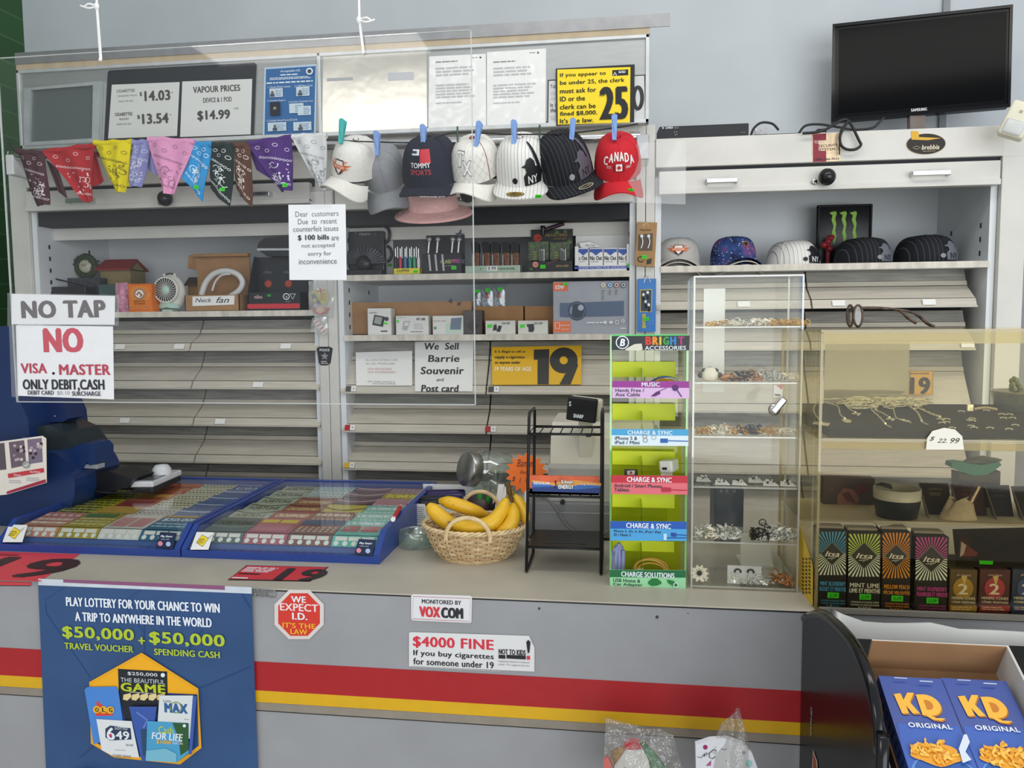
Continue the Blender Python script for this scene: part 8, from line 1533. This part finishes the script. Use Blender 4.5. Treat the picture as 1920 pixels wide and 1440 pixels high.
for x in (1422, 1432): mb = MB(o); P = ontop(x, Y + .02); mb.box(P.x - .012, P.x + .010, P.y - .01, P.y + .015, CT_ + .022, CT_ + .048, clear('plug_clear', 'D8DADA', .1, .4), .003); mb.build('plug', o, label='clear plastic plug')
mb = MB(o); P = ontop(1542, Y); mb.box(P.x - .02, P.x + .012, P.y - .012, P.y + .012, CT_ + .0005, CT_ + .030, M('strip_black'), .004); mb.build('adapter', o)
for i, (pts, rr, lb) in enumerate((([(1408, 254), (1414, 240), (1428, 230), (1448, 232), (1460, 244)], .004, 'black cable arching over the clear plugs'), ([(1498, 250), (1510, 236), (1535, 233), (1570, 238), (1600, 243), (1635, 240), (1650, 228), (1658, 220)], .004, 'black cable running behind and up to the television'), ([(1505, 250), (1540, 246), (1570, 230), (1585, 224), (1596, 234), (1610, 262), (1614, 272), (1604, 280), (1588, 280), (1577, 272), (1575, 256), (1582, 240), (1590, 228)], .0045, 'black cable hanging in a loop over the cabinet fascia'), ([(1588, 228), (1576, 246), (1574, 270), (1574, 290)], .0022, 'thin black wire hanging down beside the security sticker'))):
    mb = MB(); Yc = (2.76, 2.74, 2.668, 2.672)[i]; P_ = smooth_path([aty(x, y, Yc) for x, y in pts], 7); mb.tube(P_, rr, M('cable_black', '1C1C1E', .45), 8); mb.build('cable', label=lb, cat='cable')
# television
dL, dR = 2.80, 2.65
c4 = [EYE + ray(1563, 48) * dL, EYE + ray(1897, 11) * dR, EYE + ray(1892, 199) * dR, EYE + ray(1560, 227) * dL]
u_ = ((c4[1] - c4[0]) + (c4[2] - c4[3])).normalized(); tvp = V(c4[3])
r = thing('television', 'black flat television standing on top of the right cabinet', 'television', (c4[2] + c4[3]) / 2); mb = MB(r); gb = M('tv_gloss', '0C0D10', .12, var=0, spec=.12); p = Pan(mb, c4[3], u_, c4[0] - c4[3]); q4 = [p.P(*p.ab(*v_), h=0) for v_ in ((1563, 48), (1897, 11), (1892, 199), (1560, 227))]
mb.prism([v_ - p.n * .035 for v_ in q4], p.n * .035, gb); cc = sum(q4, V()) / 4
mb.prism([cc + (v_ - cc) * .75 - p.n * .06 for v_ in q4], p.n * .03, gb); mb.build('cabinet', r)
mb = MB(r); p = Pan(mb, c4[3] + p.n * .0008, u_, c4[0] - c4[3]); p.poly([(1573, 55), (1888, 21), (1884, 186), (1572, 214)], M('tv_screen', '0A0B0D', .12, var=0, spec=.06)); mb.build('screen', r)
mb = MB(r); p.mb = mb; p.text('SAMSUNG', 1708, 204, 1738, 210, INK('D8DADD'), .05); p.h = 0; o_ = [(1561, 46), (1899, 9), (1894, 201), (1558, 229)]; i_ = [(1566, 51), (1893, 15), (1889, 195), (1564, 222)]
for k in range(4): p.h = 0; p.slab([o_[k], o_[(k + 1) % 4], i_[(k + 1) % 4], i_[k]], M('tv_rim', '101216', .1, var=0, spec=.2), .004)
mb.build('bezel', r)
mb = MB(r); P = aty(1722, 226, (c4[2].y + c4[3].y) / 2); b0 = c4[2] * .55 + c4[3] * .45; nb = V((P.x, b0.y + .01, CT_)); mb.prism([nb + V((-.022, 0, .01)), nb + V((.022, 0, .01)), nb + V((.028, 0, .15)), nb + V((-.028, 0, .15))], (0, .03, 0), M('tv_neck', '8A7E76', .15, .6)); mb.build('neck', r)
mb = MB(r); mb.lathe([(0, .012), (.10, .010), (.12, .003), (.12, 0), (0, 0)], nb + V((0, .02, 0)), gb, 32); mb.build('foot', r)
# motion sensor
o = thing('motion_sensor', 'cream motion sensor on a ball mount at the upper right', 'sensor', aty(1900, 240, 2.62)); sm_ = M('sensor_cream', 'E2DDC8', .4, var=.02); P0 = aty(1874, 247, 2.695); P1 = aty(1896, 236, 2.62); mb = MB(o); mb.lathe([(0, .008), (.010, .008), (.014, 0)], P0, M('mount_steel', '9A9A96', .4, .6), 18, (0, -1, 0)); mb.tube([P0, P1], .006, sm_, 10); mb.build('mount', o)
C_ = aty(1908, 226, 2.58); mb = MB(o).at(C_, (0, R_(24), R_(-22))); mb.box(-.036, .036, -.02, .035, -.052, .052, sm_, .008); mb.build('housing', o); mb = MB(o).at(C_, (0, R_(24), R_(-22))); mb.box(-.026, .026, -.024, -.018, -.045, -.004, M('sensor_lens', 'CFD2D0', .3, var=.03), .005); mb.box(-.006, .002, -.0215, -.0195, .018, .026, INK('A9A694')); mb.build('lens', o)

# ================================================================ black rack, tray and macaroni boxes at the lower right
XR = .345
r = thing('merchandiser_rack', 'black rack with a curved end panel in front of the counter', 'rack', (.55, 1.25, 0)); rb = M('rack_black', '0D0D0F', .25, var=.05, spec=.2)
out = [(1497, 1144), (1532, 1148), (1560, 1165), (1590, 1198), (1612, 1240), (1628, 1290), (1638, 1350), (1643, 1410), (1646, 1470)]
pts = [atx(x, y, XR) for x, y in out]; yb0 = 1.488; pts = [V((XR, min(q.y, yb0), q.z)) for q in pts]; bot = V((XR, pts[-1].y - .01, .05)); bot2 = V((XR, yb0, .05))
mb = MB(r); mb.prism(pts + [bot, bot2], (.010, 0, 0), rb); mb.tube(smooth_path([q + V((.006, .003, -.004)) for q in pts] + [bot + V((.006, .003, 0))], 4), .0085, M('rack_edge', '101012', .15), 12); mb.build('end_panel', r)
mb = MB(r); p = Pan(mb, (XR - .0006, 1.3, .8), (0, -1, 0), (0, 0, 1)); fn = p.up(); a_, b_ = p.ab(1526, 1378); c_, d_ = p.ab(1530, 1322)
vs, fs_, _ = text2d('GN/MD', .02, .2)
t0 = p.ab(1519, 1376); t1 = p.ab(1520, 1322); ww = .012; mb.add([fn(t0[0] + y * ww, t0[1] + x * (t1[1] - t0[1])) for x, y in vs], [f[::-1] for f in fs_], INK('9A9C9A')); p.poly([(1523, 1440), (1525, 1405), (1533, 1428), (1534, 1460)], INK('B9A890')); p.poly([(1525, 1440), (1526, 1412), (1531, 1430), (1532, 1460)], INK('A03A2A')); mb.build('panel_print', r)
# sloping shelf, tray with two boxes
th = R_(28); u3 = V((1, 0, 0)); v3 = V((0, math.cos(th), math.sin(th))); n3 = u3.cross(v3)
KP = EYE + ray(1647, 1266) * 1.15
kp = Pan(MB(), KP, u3, v3)
KT = .035; fl = KP - n3 * (KT + .001)
def loc(a_, b_, h_): return fl + u3 * a_ + v3 * b_ + n3 * h_
def tbox(mb, a0, a1, b0, b1, h0, h1, m):
    P_ = [loc(a, b, h) for h in (h0, h1) for a, b in ((a0, b0), (a1, b0), (a1, b1), (a0, b1))]; mb.add(P_, [(0, 3, 2, 1), (4, 5, 6, 7), (0, 1, 5, 4), (1, 2, 6, 5), (2, 3, 7, 6), (3, 0, 4, 7)], m)
a0 = XR + .034 - fl.x; a1 = kp.ab(1872, 1250)[0] + .012
mb = MB(r); tbox(mb, a0, .62, -.36, .10, -.020, -.0045, rb); mb.build('sloping_shelf', r)
mb = MB(r); mb.box(XR + .034, .95, 1.2, 1.46, .05, .60, rb); mb.build('back_body', r)
o = thing('macaroni_tray', 'open brown cardboard tray with white outer sides on the rack', 'box', loc((a0 + a1) / 2, -.1, 0)); mb = MB(o); wo = M('tray_white', 'D2D0CA', .6, var=.03); ci = M('tray_brown', '9A7450', .8, var=.06)
bt = kp.ab(1720, 1262)[1] + .035; hw = .06
tbox(mb, a0 + .001, a1, -.34, bt, -.004, -.001, ci); mb.build('floor', o)
mb = MB(o); tbox(mb, a0 + .001, a1, bt, bt + .0015, -.004, hw, ci); tbox(mb, a0 + .001, a1, bt + .0015, bt + .003, -.004, hw, wo); mb.build('back_wall', o)
mb = MB(o); tbox(mb, a1, a1 + .0015, -.34, bt + .003, -.004, hw, wo); tbox(mb, a1 + .0015, a1 + .003, -.34, bt + .003, -.004, hw + .0005, wo); mb.build('side_wall', o)
mb = MB(); Yp = bt + .012; A_ = [(1548, 1131), (1560, 1142), (1580, 1152), (1620, 1166), (1660, 1169), (1700, 1169), (1745, 1168), (1800, 1180), (1860, 1182), (1960, 1188)]
base = loc(0, bt, 0); yy = 1.35; T_ = [aty(x, y, yy + .004 * math.sin(x * .02)) for x, y in A_]; T_ = [V((max(q.x, XR + .013), q.y, q.z)) for i, q in enumerate(T_)]; z_ = .76; B_ = [V((q.x + (.012 if i == 0 else .006 if i < 3 else 0), yy, z_)) for i, q in enumerate(T_)]
n = len(T_); vs = T_ + B_; mb.add(vs, [(i, n + i, n + i + 1, i + 1) for i in range(n - 1)], M('flap_white', 'E6E6E2', .6, var=.02), True); mb.add([q + V((0, .0025, 0)) for q in vs], [(i, i + 1, n + i + 1, n + i) for i in range(n - 1)], M('flap_white'), True); mb.build('white_flap', label='torn white cardboard sheet standing behind the macaroni tray', cat='card')
kdb = M('macaroni_blue', '2B4796', .3, var=.05); cheese = INK('F0A92E', .35); yl_ = INK('F2B22E', .35)
def kd(px, lb, dx):
    q = [kp.ab(*v_) for v_ in px]; w_ = .089; h_ = .185; a_ = q[0][0]; b1 = q[0][1]
    o = thing('macaroni_box', lb, 'box', loc(a_ + w_ / 2, b1 - h_ / 2, 0), group='macaroni boxes in the tray'); mb = MB(o); tbox(mb, a_, a_ + w_, b1 - h_, b1, 0, KT, kdb)
    F = lambda s, t, h=.0004: loc(a_ + s * w_, b1 - t * h_, KT + h)
    c = [0]
    def up():
        c[0] += .00022; k = c[0] + .0003; return lambda s, t: F(s, -t, k)
    fl2 = lambda pts, m: mb.flat([(s, -t) for s, t in pts], up(), m)
    wd = lambda t_, s0, t0, s1, t1, m, b_=.05, sh=0: mb.word(t_, s0, -t1, s1, -t0, up(), m, b_, sh)
    fl2([(.05 + .9 * 0, .42), (.95, .42), (1, .6), (1, 1), (0, 1), (0, .6)], INK('3E62B4'))
    fl2([(0.5 + .48 * math.cos(t), .83 + .17 * math.sin(t)) for t in [2 * math.pi * j / 28 for j in range(28)]], INK('5C92CE')); fl2([(0.5 + .42 * math.cos(t), .80 + .13 * math.sin(t)) for t in [2 * math.pi * j / 28 for j in range(28)]], INK('2E5AA4'))
    # KD letters
    dk_ = INK('B4701E'); 
    for ox, oy, m in ((.012, .010, dk_), (0, 0, yl_)):
        K_ = [(.14, .17), (.25, .16), (.26, .22), (.36, .15), (.46, .15), (.35, .235), (.44, .33), (.33, .335), (.27, .265), (.27, .335), (.17, .34)]; fl2([(s + ox, t + oy) for s, t in K_], m)
        D_ = [(.48, .165), (.58, .160)] + [(.60 + .20 * math.sin(R_(t_)), .2525 - .0925 * math.cos(R_(t_))) for t_ in range(10, 175, 15)] + [(.60, .345), (.66, .362), (.80, .362), (.72, .385), (.60, .378), (.52, .345), (.47, .345)]
        fl2([(s_ + ox, t_ + oy) for s_, t_ in D_], m)
    fl2([(.57, .21)] + [(.60 + .085 * math.sin(R_(t_)), .2525 - .0425 * math.cos(R_(t_))) for t_ in range(0, 190, 20)] + [(.57, .295)], INK('C87A1E'))
    wd('ORIGINAL', .20, .415, .84, .455, INK('ECEDEE'), .07)
    g = random.Random(int(dx)); 
    fl2([(.46 + (.36 + .03 * math.sin(7 * t)) * math.cos(t), .665 + (.085 + .012 * math.sin(5 * t)) * math.sin(t)) for t in [2 * math.pi * j / 40 for j in range(40)]], INK('E8A02A'))
    for k in range(46):
        t_ = g.uniform(0, 6.28); rr = g.random() ** .5; s0, t0 = .46 + .33 * rr * math.cos(t_), 0.65 + .078 * rr * math.sin(t_) - .02 * (1 - rr); an = g.uniform(0, 3); pts = [(s0 + .06 * math.cos(an) * j / 2 + .02 * math.sin(an) * (j * j - 2) / 2, t0 + .03 * math.sin(an) * j / 2) for j in (-2, -1.5, -1, -.5, 0, .5, 1, 1.5, 2)]; mb.ribbon([(s, -t) for s, t in pts], .022, up() if k % 6 == 0 else (lambda s, t, kk=c[0] + .0003 + k * .00003: F(s, -t, kk)), INK(('F2B43A', 'E89E28', 'F6C45A')[k % 3]))
    c[0] += .001; fl2([(.80, .62), (.96, .50), (1, .50), (1, .56), (.88, .64), (.92, .70), (.78, .73)], INK('D4DCE8'))
    mb.ribbon([(.22, -.035), (.42, -.035)], .008, up(), INK('B9C4E0')); mb.ribbon([(.60, -.055), (.80, -.055)], .010, up(), INK('B9C4E0'))
    sd = lambda s, t: loc(a_ - .0004, b1 - t * h_, KT * (1 - s)); 
    for k in range(9): mb.add([sd(.25, .12 + k * .08), sd(.75, .12 + k * .08), sd(.75, .15 + k * .08), sd(.25, .15 + k * .08)], [(0, 1, 2, 3)], INK('1C2E66'))
    mb.build('carton', o)
kd([(1647, 1266), (1757, 1270)], 'left blue macaroni box lying in the cardboard tray', 1); kd([(1764, 1270), (1880, 1280)], 'right blue macaroni box lying in the cardboard tray', 2)

# ================================================================ plastic bags in front of the counter
YB_ = 1.36
film = clear('bag_crinkle', 'EDEBE8', .07, .07, .10, bump=60)
def bag(lb, px, Y, f, seed):
    o = thing('plastic_bag', lb, 'plastic bag', aty(sum(q[0] for q in px) / len(px), 1500, Y)); mb = MB(o); f(mb); mb.build('contents', o); tl_, tr_, br_, bl_ = [aty(*q, Y) for q in px]; q = random.Random(seed); p1, p2 = q.uniform(0, 6), q.uniform(0, 6)
    mb = MB(o)
    S_ = lambda u, v: (tl_ * (1 - u) + tr_ * u) * (1 - v) + (bl_ * (1 - u) + br_ * u) * v
    bul = lambda u, v: .030 * math.sin(math.pi * u) * min(1, v * 2.2) + .005 * math.sin(13 * u + 9 * v + p1) + .004 * math.sin(7 * u - 15 * v + p2)
    mb.grid(lambda u, v: S_(u, v) - V((0, bul(u, v), 0)), 22, 18, film, True); mb.grid(lambda u, v: S_(u, v) + V((0, .4 * bul(u, v), 0)), 22, 18, film, True); mb.build('film', o); return o
def f(mb):
    p = Pan(mb, (0, YB_ + .004, .75)); p.slab([(1180, 1392), (1200, 1389), (1216, 1420), (1225, 1500), (1158, 1500), (1152, 1430)], M('toy_white', 'D9DAD8', .4, var=.05), .012); p.disc(1172, 1437, 5, BLK); p.disc(1172, 1436, 3, W)
    p.h = 0; p.slab([(1170, 1392), (1180, 1384), (1200, 1385), (1202, 1396), (1180, 1398)], INK('B8323A'), .016); p.h = 0; p.slab([(1200, 1386), (1220, 1400), (1248, 1436), (1252, 1500), (1222, 1500), (1216, 1420)], M('toy_green', '3A7A4A', .4, var=.3, scale=60), .010); p.h = 0; p.slab([(1140, 1415), (1152, 1440), (1150, 1500), (1132, 1500), (1132, 1420)], INK('C4685E'), .008); p.h = 0; p.slab([(1145, 1408), (1165, 1398), (1178, 1402), (1152, 1432)], M('toy_gold', 'A9823E', .3, .4, var=.5, scale=80), .006)
bag('crumpled clear bag with white, red and green soft toys, lower edge of photo', [(1136, 1346), (1262, 1378), (1300, 1520), (1128, 1520)], YB_, f, 1)
def f(mb):
    p = Pan(mb, (0, YB_ - .016, .75)); p.slab([(1303, 1390), (1330, 1381), (1362, 1379), (1390, 1388), (1408, 1405), (1419, 1435), (1424, 1520), (1306, 1520)], M('toy_card_white', 'E2E4EA', .6, var=.02), .012)
    for x, y, s, c in ((1321, 1394, 4.5, 'A02A6A'), (1392, 1404, 3.5, 'B0A0C0'), (1402, 1424, 6.5, 'A4D4D0'), (1359, 1419, 2, 'C0C4CC')): p.disc(x, y, s, INK(c))
    p.poly([(1322, 1428), (1332, 1418), (1331, 1428)], INK('B0568A')); p.poly([(1346, 1440), (1350, 1433), (1354, 1440)], INK('B0568A')); k = INK('2E3038')
    p.line([(1342, 1400), (1336, 1398), (1329, 1404), (1328, 1412), (1334, 1415), (1339, 1411)], 1.3, k); p.line([(1327, 1404), (1322, 1410), (1324, 1403), (1318, 1411), (1320, 1405), (1313, 1413), (1306, 1411)], 1, k); p.line([(1350, 1396), (1356, 1398), (1361, 1396)], 1, k)
bag('clear pointed bag with a spotted white handwritten card, beside the toys bag', [(1350, 1360), (1386, 1328), (1440, 1520), (1296, 1520)], YB_ - .02, f, 2)
